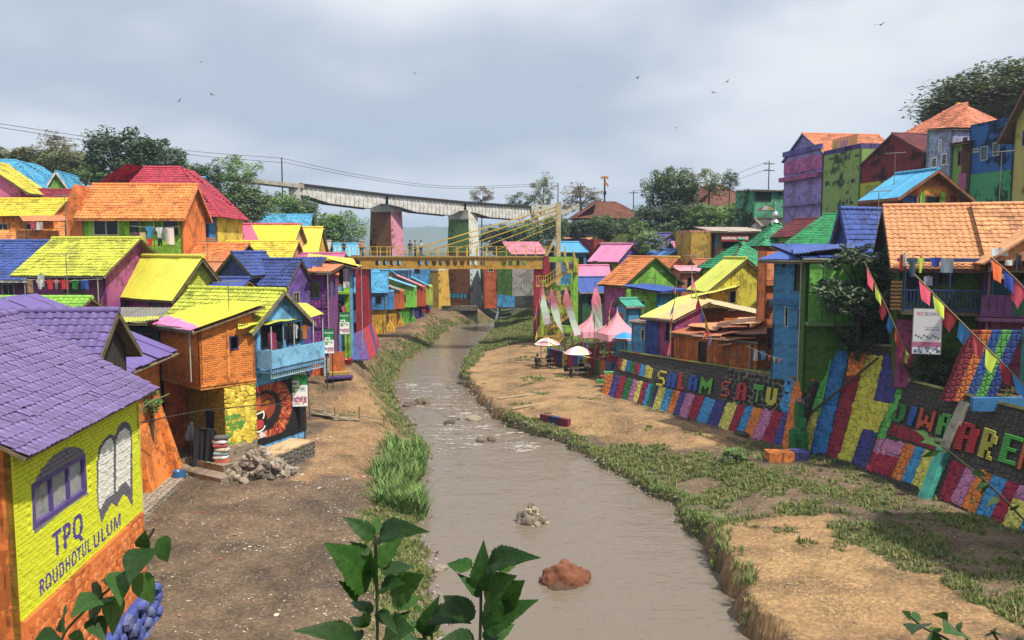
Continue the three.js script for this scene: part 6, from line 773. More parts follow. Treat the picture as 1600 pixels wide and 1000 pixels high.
function pier(label, px, ytop, ybase, d, wt, capH, cols, graffiti) {
  const c = at(px, 400, d), yT = hAt(ytop, d), yB = hAt(ybase, d) - 1.5, t = thing('bridge_pier', label, 'bridge pier', V(c.x, yB, c.z - 1.5), -0.5), H = yT - yB;
  const frus = (y0, y1, w0, w1, d0, d1) => { const g = box0.clone(), p = g.attributes.position; for (let i = 0; i < p.count; i++) { const top = p.getY(i) > 0; p.setXYZ(i, Math.sign(p.getX(i)) * (top ? w1 : w0) / 2, top ? y1 : y0, Math.sign(p.getZ(i)) * (top ? d1 : d0) / 2); } g.computeVertexNormals(); return metric(g); };
  const wAt = y => lerp(wt * 1.36, wt, y / H), dA = y => lerp(3.4, 2.7, y / H); let y = 0;
  for (const [frac, col, side] of cols) { const y1 = H * frac; mesh('shaft', frus(y, y1 - 0.003, wAt(y), wAt(y1), dA(y), dA(y1)), M('mould', col), t); const g = poly([[-dA(y) / 2, y], [dA(y) / 2, y], [dA(y1) / 2, y1 - 0.003], [-dA(y1) / 2, y1 - 0.003]], [], 0.02); g.rotateY(Math.PI / 2); const ang = Math.atan((wAt(y) - wAt(y1)) / 2 / (y1 - y)); g.translate(0, -y, 0); g.rotateZ(ang); g.translate(wAt(y) / 2 + 0.004, y, 0); mesh('painted_side', g, M('mould', side), t); y = y1; }
  mesh('cap', frus(y, H, wAt(y) + 0.12, wAt(H) + 0.12, dA(y) + 0.12, dA(H) + 0.12), M('mould', '#d6d4cc'), t); mesh('bearing', bx(-wt * 0.35, wt * 0.35, H + 0.002, H + 0.5, -0.9, 0.9), M('paint', '#3a3432'), t);
  if (graffiti) { const cv = document.createElement('canvas'); cv.width = 256; cv.height = 128; const x = cv.getContext('2d'); x.fillStyle = cols[0][1]; x.fillRect(0, 0, 256, 128); x.lineWidth = 12; x.strokeStyle = '#1c2a4a'; x.fillStyle = '#3f9ab0'; for (let i = 0; i < 5; i++) { x.beginPath(); x.ellipse(36 + i * 46, 64, 26, 44, (i % 2) * 0.3, 0, 7); x.fill(); x.stroke(); } const m = new THREE.CanvasTexture(cv); m.colorSpace = THREE.SRGBColorSpace; const w = wAt(1.5); const g = new THREE.PlaneGeometry(w * 0.8, 1.4); g.rotateX(-0.03); g.translate(0, 2.6, dA(2.6) / 2 + 0.03); mesh('graffiti', g, new THREE.MeshStandardMaterial({ map: m, roughness: 0.8, name: 'graffiti_paint' }), t); }
}
pier('tall rail bridge pier painted brown and pink with white cap', 602, 319, 470, 118.5, 3.6, 1.2, [[0.93, '#8f5a30', '#d68aa8']], false);
pier('tall rail bridge pier green above brown, white side, graffiti near its foot', 723, 328, 473, 126.5, 3.6, 1.2, [[0.58, '#86512c', '#b8d4e0'], [0.91, '#5f8a52', '#d8dcd8']], true);
pier('old yellow painted pier beside the blue tower wall', 684, 420, 476, 122, 1.6, 0.4, [[0.96, '#c49a2e', '#d0a838']], false);
{ // concrete sill below the brown pier and graffiti wall
  const t = thing('concrete_weir', 'low concrete sill across the stream before the graffiti pier', 'weir', [0, 0, 0]); const a = at(690, 478, 118), b = at(746, 479, 118); mesh('sill', bx(a.x, b.x, a.y - 0.7, a.y, a.z - 1, a.z), M('mould', '#6f685c'), t); mesh('rubble_face', bx(a.x, b.x, a.y - 4, a.y - 0.702, a.z - 1, a.z - 0.3), M('rubble', '#4d4a3c'), t);
  const w = thing('graffiti_wall', 'grey wall scrawled with dark graffiti beside the blue building', 'wall', [0, 0, 0]); const p = at(804, 460, 116), q = at(836, 420, 116); const cv = document.createElement('canvas'); cv.width = 256; cv.height = 256; const x = cv.getContext('2d'); x.fillStyle = '#a8a6a2'; x.fillRect(0, 0, 256, 256); const rn = mulberry(4); for (let i = 0; i < 60; i++) { x.strokeStyle = ['#2c2c34', '#4a4a58', '#d8d8d8'][i % 3]; x.lineWidth = 4 + 6 * rn(); x.beginPath(); x.moveTo(rn() * 256, rn() * 256); x.bezierCurveTo(rn() * 256, rn() * 256, rn() * 256, rn() * 256, rn() * 256, rn() * 256); x.stroke(); } const m = new THREE.CanvasTexture(cv); m.colorSpace = THREE.SRGBColorSpace;
  mesh('wall_slab', bx(p.x, q.x, p.y - 2, q.y, p.z - 0.3, p.z), M('plaster', '#9a9894'), w); mesh('graffiti', new THREE.PlaneGeometry(q.x - p.x - 0.1, q.y - p.y).translate((p.x + q.x) / 2, (p.y + q.y) / 2 - 0.02, p.z + 0.004), new THREE.MeshStandardMaterial({ map: m, roughness: 0.85, name: 'grey_graffiti' }), w); }
// ---------- vegetation ----------
function leafCloud(seed, clumps, per, size, shape = 0, hollow = 0.35) {   // unit crown: leaves spread in clumps through a ball of radius 1
  const r = mulberry(seed), pos = [], col = [], idx = [], nrm = []; const cs = [];
  for (let i = 0; i < clumps; i++) { let p; do { p = V(r() * 2 - 1, r() * 2 - 1, r() * 2 - 1); } while (p.length() > 1 || p.length() < hollow); if (shape === 1) p.y = p.y * 0.7 + 0.25 * (1 - Math.hypot(p.x, p.z)); cs.push([p, 0.16 + 0.2 * r(), 0.78 + 0.44 * r()]); }
  for (const [c, rad, tone] of cs) for (let k = 0; k < per; k++) {
    const d = V(r() * 2 - 1, r() * 2 - 1, r() * 2 - 1).normalize().multiplyScalar(rad * Math.cbrt(r())), p = c.clone().add(d.multiply(V(1.15, 0.8, 1.15))), n = V(r() * 2 - 1, 0.6 + r(), r() * 2 - 1).normalize(), a = V(r() * 2 - 1, r() * 0.8 - 0.6, r() * 2 - 1).cross(n).normalize(), b = n.clone().cross(a), s = size * (0.7 + 0.7 * r()), t = tone * (0.8 + 0.4 * r()), o = pos.length / 3;
    const q = [p.clone().addScaledVector(a, -s), p.clone().addScaledVector(b, s * 0.45).addScaledVector(n, s * 0.12), p.clone().addScaledVector(a, s), p.clone().addScaledVector(b, -s * 0.45).addScaledVector(n, s * 0.12)];
    for (const v of q) { pos.push(v.x, v.y, v.z); nrm.push(n.x, n.y, n.z); col.push(t, t, t * (0.85 + 0.2 * r())); } idx.push(o, o + 2, o + 1, o, o + 3, o + 2);
  }
  const g = new THREE.BufferGeometry(); g.setAttribute('position', new THREE.Float32BufferAttribute(pos, 3)); g.setAttribute('color', new THREE.Float32BufferAttribute(col, 3)); g.setAttribute('normal', new THREE.Float32BufferAttribute(nrm, 3)); g.setIndex(idx); return { g, cs };
}
const CL = { dense: [leafCloud(1, 110, 58, 0.066), leafCloud(2, 110, 58, 0.066), leafCloud(3, 110, 58, 0.066)], loose: [leafCloud(11, 40, 70, 0.058, 0, 0.45), leafCloud(12, 36, 70, 0.058, 0, 0.45)], flat: [leafCloud(21, 230, 110, 0.037, 1, 0.15), leafCloud(22, 230, 110, 0.037, 1, 0.15)], bush: [leafCloud(31, 44, 46, 0.085), leafCloud(32, 44, 46, 0.085)] };
let treeN = 0;
/* crown seen at photo x px between rows y0 and y1, wpx wide, at depth d */
function tree(label, kind, px, y0, y1, wpx, d, color, o = {}) {
  const top = at(px, y0, d), bot = at(px, y1, d), ry = (top.y - bot.y) / 2, rx = wpx / 2 * d / FOC, rz = Math.max(rx * 0.9, ry * 0.6), gy = groundY(top.x, -d), t = thing(o.name ?? 'tree', label, o.cat ?? 'tree', V(top.x, gy, -d), 0, o.group), cy = (top.y + bot.y) / 2 - gy, cl = CL[kind][treeN++ % CL[kind].length], rot = o.rot ?? treeN * 1.7;
  const tr = Math.max(0.1, rx * 0.06), limbs = [bar(V(0, -0.3, 0), V(0.1, Math.max(0.3, cy - ry * 0.5), 0), tr, 7, tr * 0.7)]; const R3 = mulberry(treeN * 7 + 3);
  const k0 = V(0.1, Math.max(0.3, cy - ry * 0.5), 0); const picks = cl.cs.filter((_, i) => i % Math.ceil(cl.cs.length / 9) === 0); for (const [p] of picks) { const q = p.clone().applyAxisAngle(V(0, 1, 0), rot).multiply(V(rx, ry, rz)).add(V(0, cy, 0)), m = k0.clone().lerp(q, 0.5).add(V(0, ry * 0.12, 0)); limbs.push(bar(k0, m, tr * 0.55, 5, tr * 0.35), bar(m, q, tr * 0.35, 5, tr * 0.1)); }
  mesh('trunk', join(limbs), M('wood', '#54463a'), t); const c = mesh('crown', cl.g, M('leaf', color), t); c.position.y = cy; c.scale.set(rx, ry, rz); c.rotation.y = rot; return t;
}
const G1 = '#54703a', G2 = '#678a3e', G3 = '#3f5c34', G4 = '#727c48', G5 = '#7d7450', G6 = '#6c9144';
tree('tall dark rounded evergreen rising behind the crimson roof', 'dense', 185, 198, 300, 108, 96, G3); tree('dark evergreen shoulder joined to the tall rounded tree', 'dense', 240, 218, 300, 90, 99, G3);
tree('brownish thin topped tree above the blue roofs', 'loose', 86, 208, 265, 66, 104, G5); tree('brownish bush crown at the edge of the blue roof', 'dense', 100, 232, 285, 70, 100, G4);
for (const [px, y0, y1, w] of [[10, 232, 275, 80], [58, 228, 275, 70], [130, 236, 285, 50], [285, 255, 310, 60]]) tree('olive bushy tree ' + { 10: 'behind the wide sky blue roof', 58: 'beneath the brownish thin topped tree', 130: 'beside the small green gable', 285: 'between dark evergreen and railway trees' }[px], 'dense', px, y0, y1, w, 104, G4, { group: 'olive trees behind the top roofs' });
tree('broad leaved banana like clump before the dark evergreen', 'bush', 140, 258, 290, 46, 92, G2);
tree('feathery bamboo like tree top beside the railway', 'loose', 372, 236, 300, 78, 92, G6); tree('dense grey green tree beside the crimson eave', 'dense', 372, 285, 362, 92, 84, G1); tree('dark tree right behind the sky blue hip roof', 'dense', 322, 252, 320, 62, 94, G3);
tree('bright leafy tree below the railway approach', 'dense', 432, 298, 362, 72, 103, G6); tree('pale green tree beside the brown pier', 'loose', 545, 322, 388, 66, 108, G6); tree('leafy tree behind the blue kiosk', 'dense', 500, 330, 398, 78, 106, G2); tree('round green tree on the railway bank', 'dense', 468, 305, 370, 60, 106, G1); tree('shaded tree at the footbridge landing', 'bush', 548, 372, 405, 40, 98, G3);
tree('bare topped slim tree beyond the rail bridge', 'loose', 752, 288, 322, 40, 175, G5); tree('airy tall tree beyond the rail bridge end', 'loose', 848, 272, 330, 42, 158, G4); tree('small loose tree beyond the abutment', 'loose', 815, 296, 330, 44, 160, G1); tree('spreading half bare tree by the signal mast', 'loose', 908, 288, 330, 72, 150, G5);
tree('tall eucalyptus like tree on the wooded bank', 'loose', 1022, 256, 345, 40, 122, G1); tree('full tree crown on the wooded bank beside the tall one', 'dense', 1056, 262, 335, 76, 122, G1); tree('pale airy tree before the brown hipped roof', 'loose', 1108, 258, 310, 64, 118, G4); tree('wind bent dark tree top above the brown hipped roof', 'loose', 1140, 266, 300, 36, 118, G3);
const bank = [[985, 340, 385, 60], [1020, 318, 380, 70], [1062, 312, 372, 76], [1100, 318, 372, 66], [1130, 318, 368, 60], [1160, 312, 352, 50], [940, 335, 375, 50], [900, 342, 376, 46], [868, 335, 378, 44], [1045, 345, 392, 60], [1090, 340, 372, 60]];
const bankL = ['by the banana clump', 'under the tall eucalyptus like tree', 'under the full crown', 'before the brown hipped roof', 'beside the hipped roof house', 'next to the creeper mass', 'below the long brown house', 'at the signal mast foot', 'behind the bridge mast', 'above the light green bushy tree', 'above the mustard block'];
for (const [px, y0, y1, w] of bank) tree('dark shrubby tree on the steep bank ' + bankL.shift(), 'dense', px, y0, y1, w, 113 + (px % 7), [G3, G1, G2][px % 3], { group: 'trees on the steep wooded bank' });
tree('creeper mass draped beside the mint green house', 'bush', 1168, 298, 372, 40, 104, G3, { name: 'creeper', cat: 'creeper' });
tree('light green bushy tree beside the blue water tank', 'bush', 1018, 362, 400, 60, 98, G2); tree('banana clump beside the awning house', 'bush', 1000, 346, 385, 44, 104, G2);
tree('huge spreading tree crown above the ridge blocks', 'flat', 1575, 100, 215, 240, 92, '#5a6a3c'); tree('smaller side crown of the ridge top trees', 'flat', 1500, 140, 205, 100, 95, G1);
tree('tree growing beyond the brown pier foot', 'dense', 700, 420, 475, 30, 132, G3); tree('tree between the piers far upstream', 'dense', 660, 395, 440, 60, 138, G1); tree('bush beyond the green pier', 'dense', 762, 408, 468, 34, 134, G3); tree('low tree behind the footbridge deck', 'dense', 825, 345, 400, 60, 128, G1);
tree('tree screening the far end of the footbridge', 'dense', 780, 350, 398, 60, 140, G3);
// shrub over the striped wall, potted shrubs
tree('dark drooping leafy shrub hanging over the tall striped wall', 'bush', 1345, 385, 500, 150, 39.2, '#3d5530', { name: 'shrub', cat: 'shrub' }); tree('dense foot of the drooping shrub above the indigo stripe', 'bush', 1350, 475, 560, 90, 39.2, '#374d2a', { name: 'shrub', cat: 'shrub' });
function potted(label, px, y0, y1, w, d, yb) { const t = tree(label, 'bush', px, y0, y1, w, d, '#3d5a2c', { name: 'potted_shrub', cat: 'potted plant' }); const p = new THREE.LatheGeometry([[0, 0], [0.28, 0], [0.4, 0.45], [0.44, 0.5], [0.36, 0.5]].map(q => new THREE.Vector2(...q)), 14); mesh('pot', p.translate(0, 0.02, 0), M('stone', '#6a6a4a'), t); }
potted('wide potted shrub below the white poster', 1480, 545, 606, 60, 35.5); potted('upright potted shrub before the striped wing wall', 1541, 550, 608, 44, 34); potted('low bushy pot plant beside the lime fin', 1440, 545, 600, 54, 36);
tree('small weed bush at the foot of the green steps', 'bush', 1145, 700, 730, 46, 38, G2, { name: 'weed_bush', cat: 'bush' }); tree('green creeper on the orange buttress wall', 'bush', 232, 605, 650, 40, 33.5, G2, { name: 'creeper', cat: 'creeper' });
// grass: blades in tufts
function tuftGeo(seed, n, h, lean) { const r = mulberry(seed), pos = [], nr = [], col = [], idx = []; for (let i = 0; i < n; i++) { const a = r() * 6.28, x = (r() - 0.5) * 0.16, z = (r() - 0.5) * 0.16, hh = h * (0.5 + 0.7 * r()), w = (h < 0.3 ? 0.006 : 0.012) + 0.008 * r(), l = lean * (0.4 + r()), dx = Math.cos(a), dz = Math.sin(a), o = pos.length / 3, t = 0.75 + 0.5 * r(); pos.push(x - dz * w, 0, z + dx * w, x + dz * w, 0, z - dx * w, x + dx * l * 0.4 + dz * w * 0.8, hh * 0.6, z + dz * l * 0.4 - dx * w * 0.8, x + dx * l * 0.4 - dz * w * 0.8, hh * 0.6, z + dz * l * 0.4 + dx * w * 0.8, x + dx * l, hh, z + dz * l); for (let k = 0; k < 5; k++) { nr.push(dx * 0.3, 0.9, dz * 0.3); col.push(t, t, t * 0.9); } idx.push(o, o + 1, o + 2, o, o + 2, o + 3, o + 3, o + 2, o + 4); } const g = new THREE.BufferGeometry(); g.setAttribute('position', new THREE.Float32BufferAttribute(pos, 3)); g.setAttribute('color', new THREE.Float32BufferAttribute(col, 3)); g.setIndex(idx); g.computeVertexNormals(); return g; }
function scatter(name, label, cat, geo, mat, list) { const m = new THREE.InstancedMesh(geo, mat, list.length); m.name = numbered(name); const q = new THREE.Quaternion(), e = new THREE.Euler(), c = new THREE.Color(); list.forEach((l, i) => { e.set(l.rx ?? 0, l.ry ?? 0, l.rz ?? 0); m.setMatrixAt(i, new THREE.Matrix4().compose(l.p, q.setFromEuler(e), l.s)); if (l.c) m.setColorAt(i, c.setRGB(...l.c)); }); m.castShadow = m.receiveShadow = true; stuff(m); tag(m, label, cat); scene.add(m); return m; }
{
  const r = mulberry(55), list = [[], []]; let n = 0;
  for (let i = 0; i < 320000 && n < 60000; i++) { const d = 19 + 100 * Math.pow(r(), 1.5), x = -20 + 42 * r(), z = -d; if (Math.abs(x) > d * 0.7 + 1) continue; const g = grassAt(x, z); if (r() > g * 1.1) continue; const y = groundY(x, z); if (y < 0.02) continue; const s = (0.45 + 0.7 * r() + 0.9 * Math.pow(r(), 5)) * (d > 60 ? 1.4 : 1), b = 0.7 + 0.6 * r(), dry = r() < 0.16; list[n % 2].push({ p: V(x, y - 0.01, z), ry: r() * 6.28, s: V(s, s * (0.7 + 0.6 * r()), s), c: dry ? [0.27 * b, 0.23 * b, 0.11 * b] : [0.15 * b, 0.19 * b, 0.055 * b] }); n++; }
  const gm = new THREE.MeshStandardMaterial({ vertexColors: true, color: 0xffffff, roughness: 0.75, side: THREE.DoubleSide, name: 'grass_blades' });
  scatter('grass', 'short green grass covering the river banks', 'grass', tuftGeo(1, 18, 0.1, 0.06), gm, list[0]); scatter('grass', 'green and dry grass tufts on both river banks', 'grass', tuftGeo(2, 18, 0.13, 0.08), gm, list[1]);
  const reeds = []; for (let i = 0; i < 900; i++) { const p = atY(rr(572, 664), rr(700, 800), 0.4), d = -p.z; if (p.x > xl(d) - 0.15 || p.x < xl(d) - 2.1 || PN.noise(p.x * 1.3, p.z * 1.3, 5) < -0.12) continue; const s = 0.8 + 0.8 * r(), b = 0.75 + 0.5 * r(); reeds.push({ p: V(p.x, groundY(p.x, p.z) - 0.02, p.z), ry: r() * 6.28, s: V(s, s, s), c: [0.13 * b, 0.22 * b, 0.06 * b] }); }
  for (let i = 0; i < 160; i++) { const d = 24 + 14 * r(), x = xr(d) + 0.2 + 0.7 * r(), s = 0.3 + 0.4 * r(), b = 0.7 + 0.5 * r(); reeds.push({ p: V(x, groundY(x, -d) - 0.02, -d), ry: r() * 6.28, s: V(s, s, s), c: [0.14 * b, 0.2 * b, 0.06 * b] }); }
  scatter('reeds', 'tall arching green reeds along the water edge', 'reeds', tuftGeo(3, 14, 0.6, 0.4), gm, reeds);
  // litter and chips on the clearing
  const fl = new THREE.BufferGeometry(); fl.setAttribute('position', new THREE.Float32BufferAttribute([-1, 0, -0.5, 0.2, 0.15, -0.8, 1, 0.05, 0.1, 0.1, 0.3, 0.7, -0.8, 0.1, 0.5], 3)); fl.setIndex([0, 2, 1, 0, 3, 2, 0, 4, 3]); fl.computeVertexNormals();
  const bits = []; for (let i = 0; i < 60000 && bits.length < 9000; i++) { const d = 18 + 27 * r(), x = -17 + 17 * r(), z = -d, s = xl(d) - x; if (s < 0.3) continue; const n = PN.noise(x * 0.5, z * 0.5, 70) + 0.6 * PN.noise(x * 1.6, z * 1.6, 74); if (r() > 0.16 + 0.8 * sstep(-0.1, 0.6, n) + (s < 3.5 ? 0.3 : 0)) continue; const k = 0.011 + 0.03 * r() * r() + (r() < 0.03 ? 0.06 * r() : 0), h = r(), c = h < 0.7 ? [0.45, 0.4, 0.32] : h < 0.9 ? [0.28, 0.19, 0.12] : h < 0.95 ? [0.6, 0.58, 0.55] : pick([[0.5, 0.05, 0.05], [0.1, 0.2, 0.5], [0.5, 0.4, 0.1]]); bits.push({ p: V(x, groundY(x, z) + 0.012, z), ry: r() * 6.28, rx: 0.4 * (r() - 0.5), s: V(k * (0.7 + r()), k, k * (0.7 + r())), c: (m => c.map(v => v * m))(0.7 + 0.5 * r()) }); }
  for (let i = 0; i < 1500; i++) { const d = 24 + 34 * r(), x = xr(d) + 0.4 + 9 * r(); if (x > wallX(d) - 0.2) continue; const k = 0.015 + 0.04 * r() * r(); bits.push({ p: V(x, groundY(x, -d) + 0.015, -d), ry: r() * 6.28, s: V(k, k, k), c: (m => [0.5 * m, 0.47 * m, 0.42 * m])(0.6 + 0.5 * r()) }); }
  scatter('litter', 'pale chips and scraps of litter strewn on the dirt', 'litter', fl, new THREE.MeshStandardMaterial({ roughness: 0.9, side: THREE.DoubleSide, name: 'litter_scraps' }), bits);
}
// ---------- rocks ----------
function rockGeo(seed, det = 2) { let g = new THREE.IcosahedronGeometry(1, det); if (det > 2) { g.deleteAttribute('normal'); g.deleteAttribute('uv'); g = mergeVertices(g, 1e-3); } const p = g.attributes.position; for (let i = 0; i < p.count; i++) { const v = V().fromBufferAttribute(p, i).normalize(), f = 0.82 + (det > 2 ? 0.26 : 0.42) * PN.noise(v.x * 1.5 + seed, v.y * 1.5, v.z * 1.5) + (det > 2 ? 0.1 : 0.2) * PN.noise(v.x * 4 + seed, v.y * 4, v.z * 4) + (det > 2 ? 0.03 * PN.noise(v.x * 10 + seed, v.y * 10, v.z * 10) : 0); v.multiplyScalar(f); p.setXYZ(i, v.x, v.y, v.z); } g.computeVertexNormals(); return metric(g); }
const ROCKS = [1, 2, 3, 4, 5].map(k => rockGeo(k * 3.7, 1)), ROCKB = [1, 2].map(k => rockGeo(k * 5.3 + 1.1, 12));
{
  const c = atY(884, 916, 0.0), t = thing('boulder', 'large reddish brown boulder standing in the muddy river', 'boulder', V(c.x, -0.15, c.z - 0.5)); const m = mesh('rock', ROCKB[0], M('stone', '#78482f'), t); m.scale.set(0.95, 0.98, 0.8); const m2 = mesh('ledge', ROCKB[1], M('stone', '#4f382a'), t); m2.scale.set(1.0, 0.34, 0.85); m2.position.set(-0.15, 0.02, 0.15);
  const q = atY(830, 820, 0), t2 = thing('cairn', 'heap of small pale stones standing in the river', 'stone heap', V(q.x, -0.1, q.z - 0.4)); const cr = mulberry(3); for (let i = 0; i < 70; i++) { const a = cr() * 6.28, h = Math.pow(cr(), 1.4), rad = 0.85 * (1 - h) * Math.sqrt(0.3 + 0.7 * cr()), s = mesh('stone', ROCKS[i % 5], M('stone', ['#8f8474', '#a39682', '#6f675a', '#b3a690'][i % 4]), t2); s.position.set(Math.cos(a) * rad, h * 0.72, Math.sin(a) * rad * 0.8); const k = 0.1 + 0.09 * cr(); s.scale.set(k * 1.2, k * 0.8, k); s.rotation.set(cr() * 3, cr() * 3, cr() * 3); }
  { const core = mesh('core', ROCKB[1], M('stone', '#7a7062'), t2); core.scale.set(0.8, 0.72, 0.6); }
  const w = atY(398, 749, 1.2), t3 = thing('rock_pile', 'pile of broken grey building stones before the lion wall', 'rock pile', V(w.x, 1.15, w.z)); for (let i = 0; i < 210; i++) { const a = cr() * 6.28, h = Math.pow(cr(), 1.5), rad = (1 - h * 0.85) * Math.sqrt(cr()), s = mesh('rock', ROCKS[i % 5], M('stone', ['#85796c', '#968b7e', '#6e655b', '#a59a8c'][i % 4]), t3); s.position.set(Math.cos(a) * rad * 1.7, 0.1 + h * 1.1, Math.sin(a) * rad * 1.2 - 0.6); const k = 0.15 + 0.14 * cr(); s.scale.set(k * 1.25, k * 0.85, k); s.rotation.set(cr() * 3, cr() * 3, cr() * 3); }
  { const core = mesh('core', ROCKB[0], M('stone', '#6d645a'), t3); core.scale.set(1.35, 0.85, 0.95); core.position.z = -0.6; }
  let n = 0; for (const [px, py, s, lab] of [[640, 632, 0.6, 'flat dark rock at the riffle by the grassy bank'], [660, 628, 0.8, 'long dark rock ledge across the riffle'], [735, 655, 0.7, 'mossy round boulder in the riffles'], [702, 660, 0.45, 'low wet stone just upstream of the foam'], [768, 686, 0.4, 'small wet stone at the tail of the riffle'], [752, 688, 0.35, 'tiny dark stone below the riffle'], [688, 876, 0.3, 'pale stone at the shallow margin'], [720, 598, 0.55, 'rock at the foot of the sandy point'], [1092, 800, 0.5, 'pale broken concrete lump on the grassy bank edge'], [1120, 818, 0.4, 'brown rock at the corner of the sandy platform'], [655, 625, 0.5, 'second dark rock joined to the ledge'], [1160, 705, 0.5, 'grey slab lump at the wall foot']]) { const p = atY(px, py, py < 800 && px < 790 ? 0.05 : 0.3), t4 = thing('river_rock', lab, 'rock', V(p.x, Math.max(0, groundY(p.x, p.z)), p.z)); const m4 = mesh('rock', ROCKB[n++ % 2], M('stone', ['#4d463c', '#5f5548', '#6a6250', '#8a8274'][n % 4]), t4); m4.scale.set(s * 1.3, s * 0.55, s * 0.8); m4.rotation.y = n; }
  const gr = []; for (let i = 0; i < 900; i++) { const L = i % 2, d = (L ? 20 : 31) + 40 * cr(), x = L ? xl(d) - 0.9 * cr() + 0.1 : xr(d) + 0.5 * cr() - 0.1, k = 0.04 + 0.09 * cr() * cr(); gr.push({ p: V(x, Math.max(0, groundY(x, -d)) + 0.01, -d), ry: cr() * 6, rx: cr() * 6, s: V(k * 1.3, k * 0.8, k), c: (m => [0.2 * m, 0.175 * m, 0.145 * m])(0.5 + 1.1 * cr()) }); }
  scatter('shore_stones', 'small stones scattered along the waterline', 'stones', ROCKS[0], new THREE.MeshStandardMaterial({ roughness: 0.9, name: 'shore_stone' }), gr);
}
// ---------- people ----------
function bodyGeo(bones, spheres = []) {    // one continuous skin over tapered bones
  const res = 64, size = 2.1, mc = new MarchingCubes(res, new THREE.MeshBasicMaterial(), false, false, 60000); mc.isolation = 0; const f = mc.field, a = V(), ba = V(), pa = V();
  for (let z = 0; z < res; z++) for (let y = 0; y < res; y++) for (let x = 0; x < res; x++) {
    const p = V((x / res * 2 - 1) * size / 2, (y / res * 2 - 1) * size / 2 + 0.88, (z / res * 2 - 1) * size / 2); let d = 9;
    for (const [A, B, r0, r1] of bones) { ba.copy(B).sub(A); pa.copy(p).sub(A); const h = Math.min(1, Math.max(0, pa.dot(ba) / ba.lengthSq())), dd = pa.addScaledVector(ba, -h).length() - lerp(r0, r1, h), k = 0.05; const t = Math.max(k - Math.abs(d - dd), 0) / k; d = Math.min(d, dd) - t * t * k * 0.25; }
    f[z * res * res + y * res + x] = -d;
  }
  mc.update(); const n = mc.count, pos = new Float32Array(n * 3), nor = new Float32Array(n * 3); for (let i = 0; i < n * 3; i++) { pos[i] = mc.positionArray[i] * size / 2 + (i % 3 === 1 ? 0.88 : 0); nor[i] = mc.normalArray[i]; }
  const g = new THREE.BufferGeometry(); g.setAttribute('position', new THREE.BufferAttribute(pos, 3)); g.computeVertexNormals(); return g;
}
const limbPair = (l) => l.flatMap(([a, b, r0, r1]) => [1, -1].map(s => [V(a[0] * s, a[1], a[2]), V(b[0] * s, b[1], b[2]), r0, r1]));
const headB = y => [[V(0, y - 0.24, 0.0), V(0, y - 0.1, 0.015), 0.052, 0.052], [V(0, y - 0.04, 0.01), V(0, y + 0.05, 0.0), 0.075, 0.09], [V(0, y - 0.02, 0.09), V(0, y + 0.015, 0.085), 0.016, 0.012]];
const standG = bodyGeo([[V(0, 0.95, 0), V(0, 1.25, 0), 0.135, 0.14], [V(0, 1.22, 0), V(0, 1.38, 0), 0.13, 0.09], ...headB(1.6), ...limbPair([[[0.09, 0.95, 0], [0.1, 0.5, 0.02], 0.095, 0.062], [[0.1, 0.5, 0.02], [0.11, 0.08, -0.02], 0.06, 0.04], [[0.11, 0.05, -0.02], [0.12, 0.04, 0.16], 0.04, 0.035], [[0.15, 1.36, 0], [0.24, 1.1, -0.02], 0.06, 0.045], [[0.24, 1.1, -0.02], [0.22, 0.92, 0.16], 0.042, 0.03], [[0.22, 0.92, 0.16], [0.2, 0.88, 0.26], 0.032, 0.02]])]);
const sitG = bodyGeo([[V(0, 0.52, 0), V(0, 0.82, 0.03), 0.14, 0.14], [V(0, 0.8, 0.03), V(0, 0.97, 0.05), 0.13, 0.09], ...headB(1.2).map(b => [b[0].add(V(0, 0, 0.06)), b[1].add(V(0, 0, 0.06)), b[2], b[3]]), ...limbPair([[[0.1, 0.52, 0], [0.13, 0.54, 0.42], 0.095, 0.065], [[0.13, 0.54, 0.42], [0.13, 0.1, 0.44], 0.06, 0.04], [[0.13, 0.05, 0.44], [0.14, 0.04, 0.6], 0.04, 0.035], [[0.16, 0.95, 0.04], [0.23, 0.72, 0.1], 0.06, 0.045], [[0.23, 0.72, 0.1], [0.14, 0.66, 0.34], 0.042, 0.03], [[0.14, 0.66, 0.34], [0.1, 0.66, 0.42], 0.032, 0.02]])]);
const hairG = new THREE.SphereGeometry(0.108, 14, 10, 0, Math.PI * 2, 0, Math.PI * 0.58).rotateX(-0.45);
function person(label, p, turn, shirt, trousers, hair, sit = false, group) {
  const g = (sit ? sitG : standG).clone(), n = g.attributes.position.count, col = new Float32Array(n * 3), skin = new THREE.Color('#9a6a48'), A = new THREE.Color(shirt), B = new THREE.Color(trousers), hy = sit ? 1.2 : 1.6, waist = sit ? 0.62 : 0.98;
  for (let i = 0; i < n; i++) { const y = g.attributes.position.getY(i), z = g.attributes.position.getZ(i), x = Math.abs(g.attributes.position.getX(i)); const c = y > hy - 0.2 ? skin : y < 0.12 ? B : (x > 0.12 && z > 0.2 && y > (sit ? 0.6 : 0.8)) ? skin : (y > waist && !(sit && z > 0.2)) ? A : B; col.set([c.r, c.g, c.b], i * 3); }
  g.setAttribute('color', new THREE.BufferAttribute(col, 3)); const t = thing('person', label, 'person', p, turn, group); mesh('body', g, new THREE.MeshStandardMaterial({ vertexColors: true, roughness: 0.85, name: 'clothes_and_skin' }), t); const h = mesh('hair', hairG, M('cloth', hair), t); h.position.set(0, hy + 0.035, sit ? 0.05 : -0.005); return t;
}
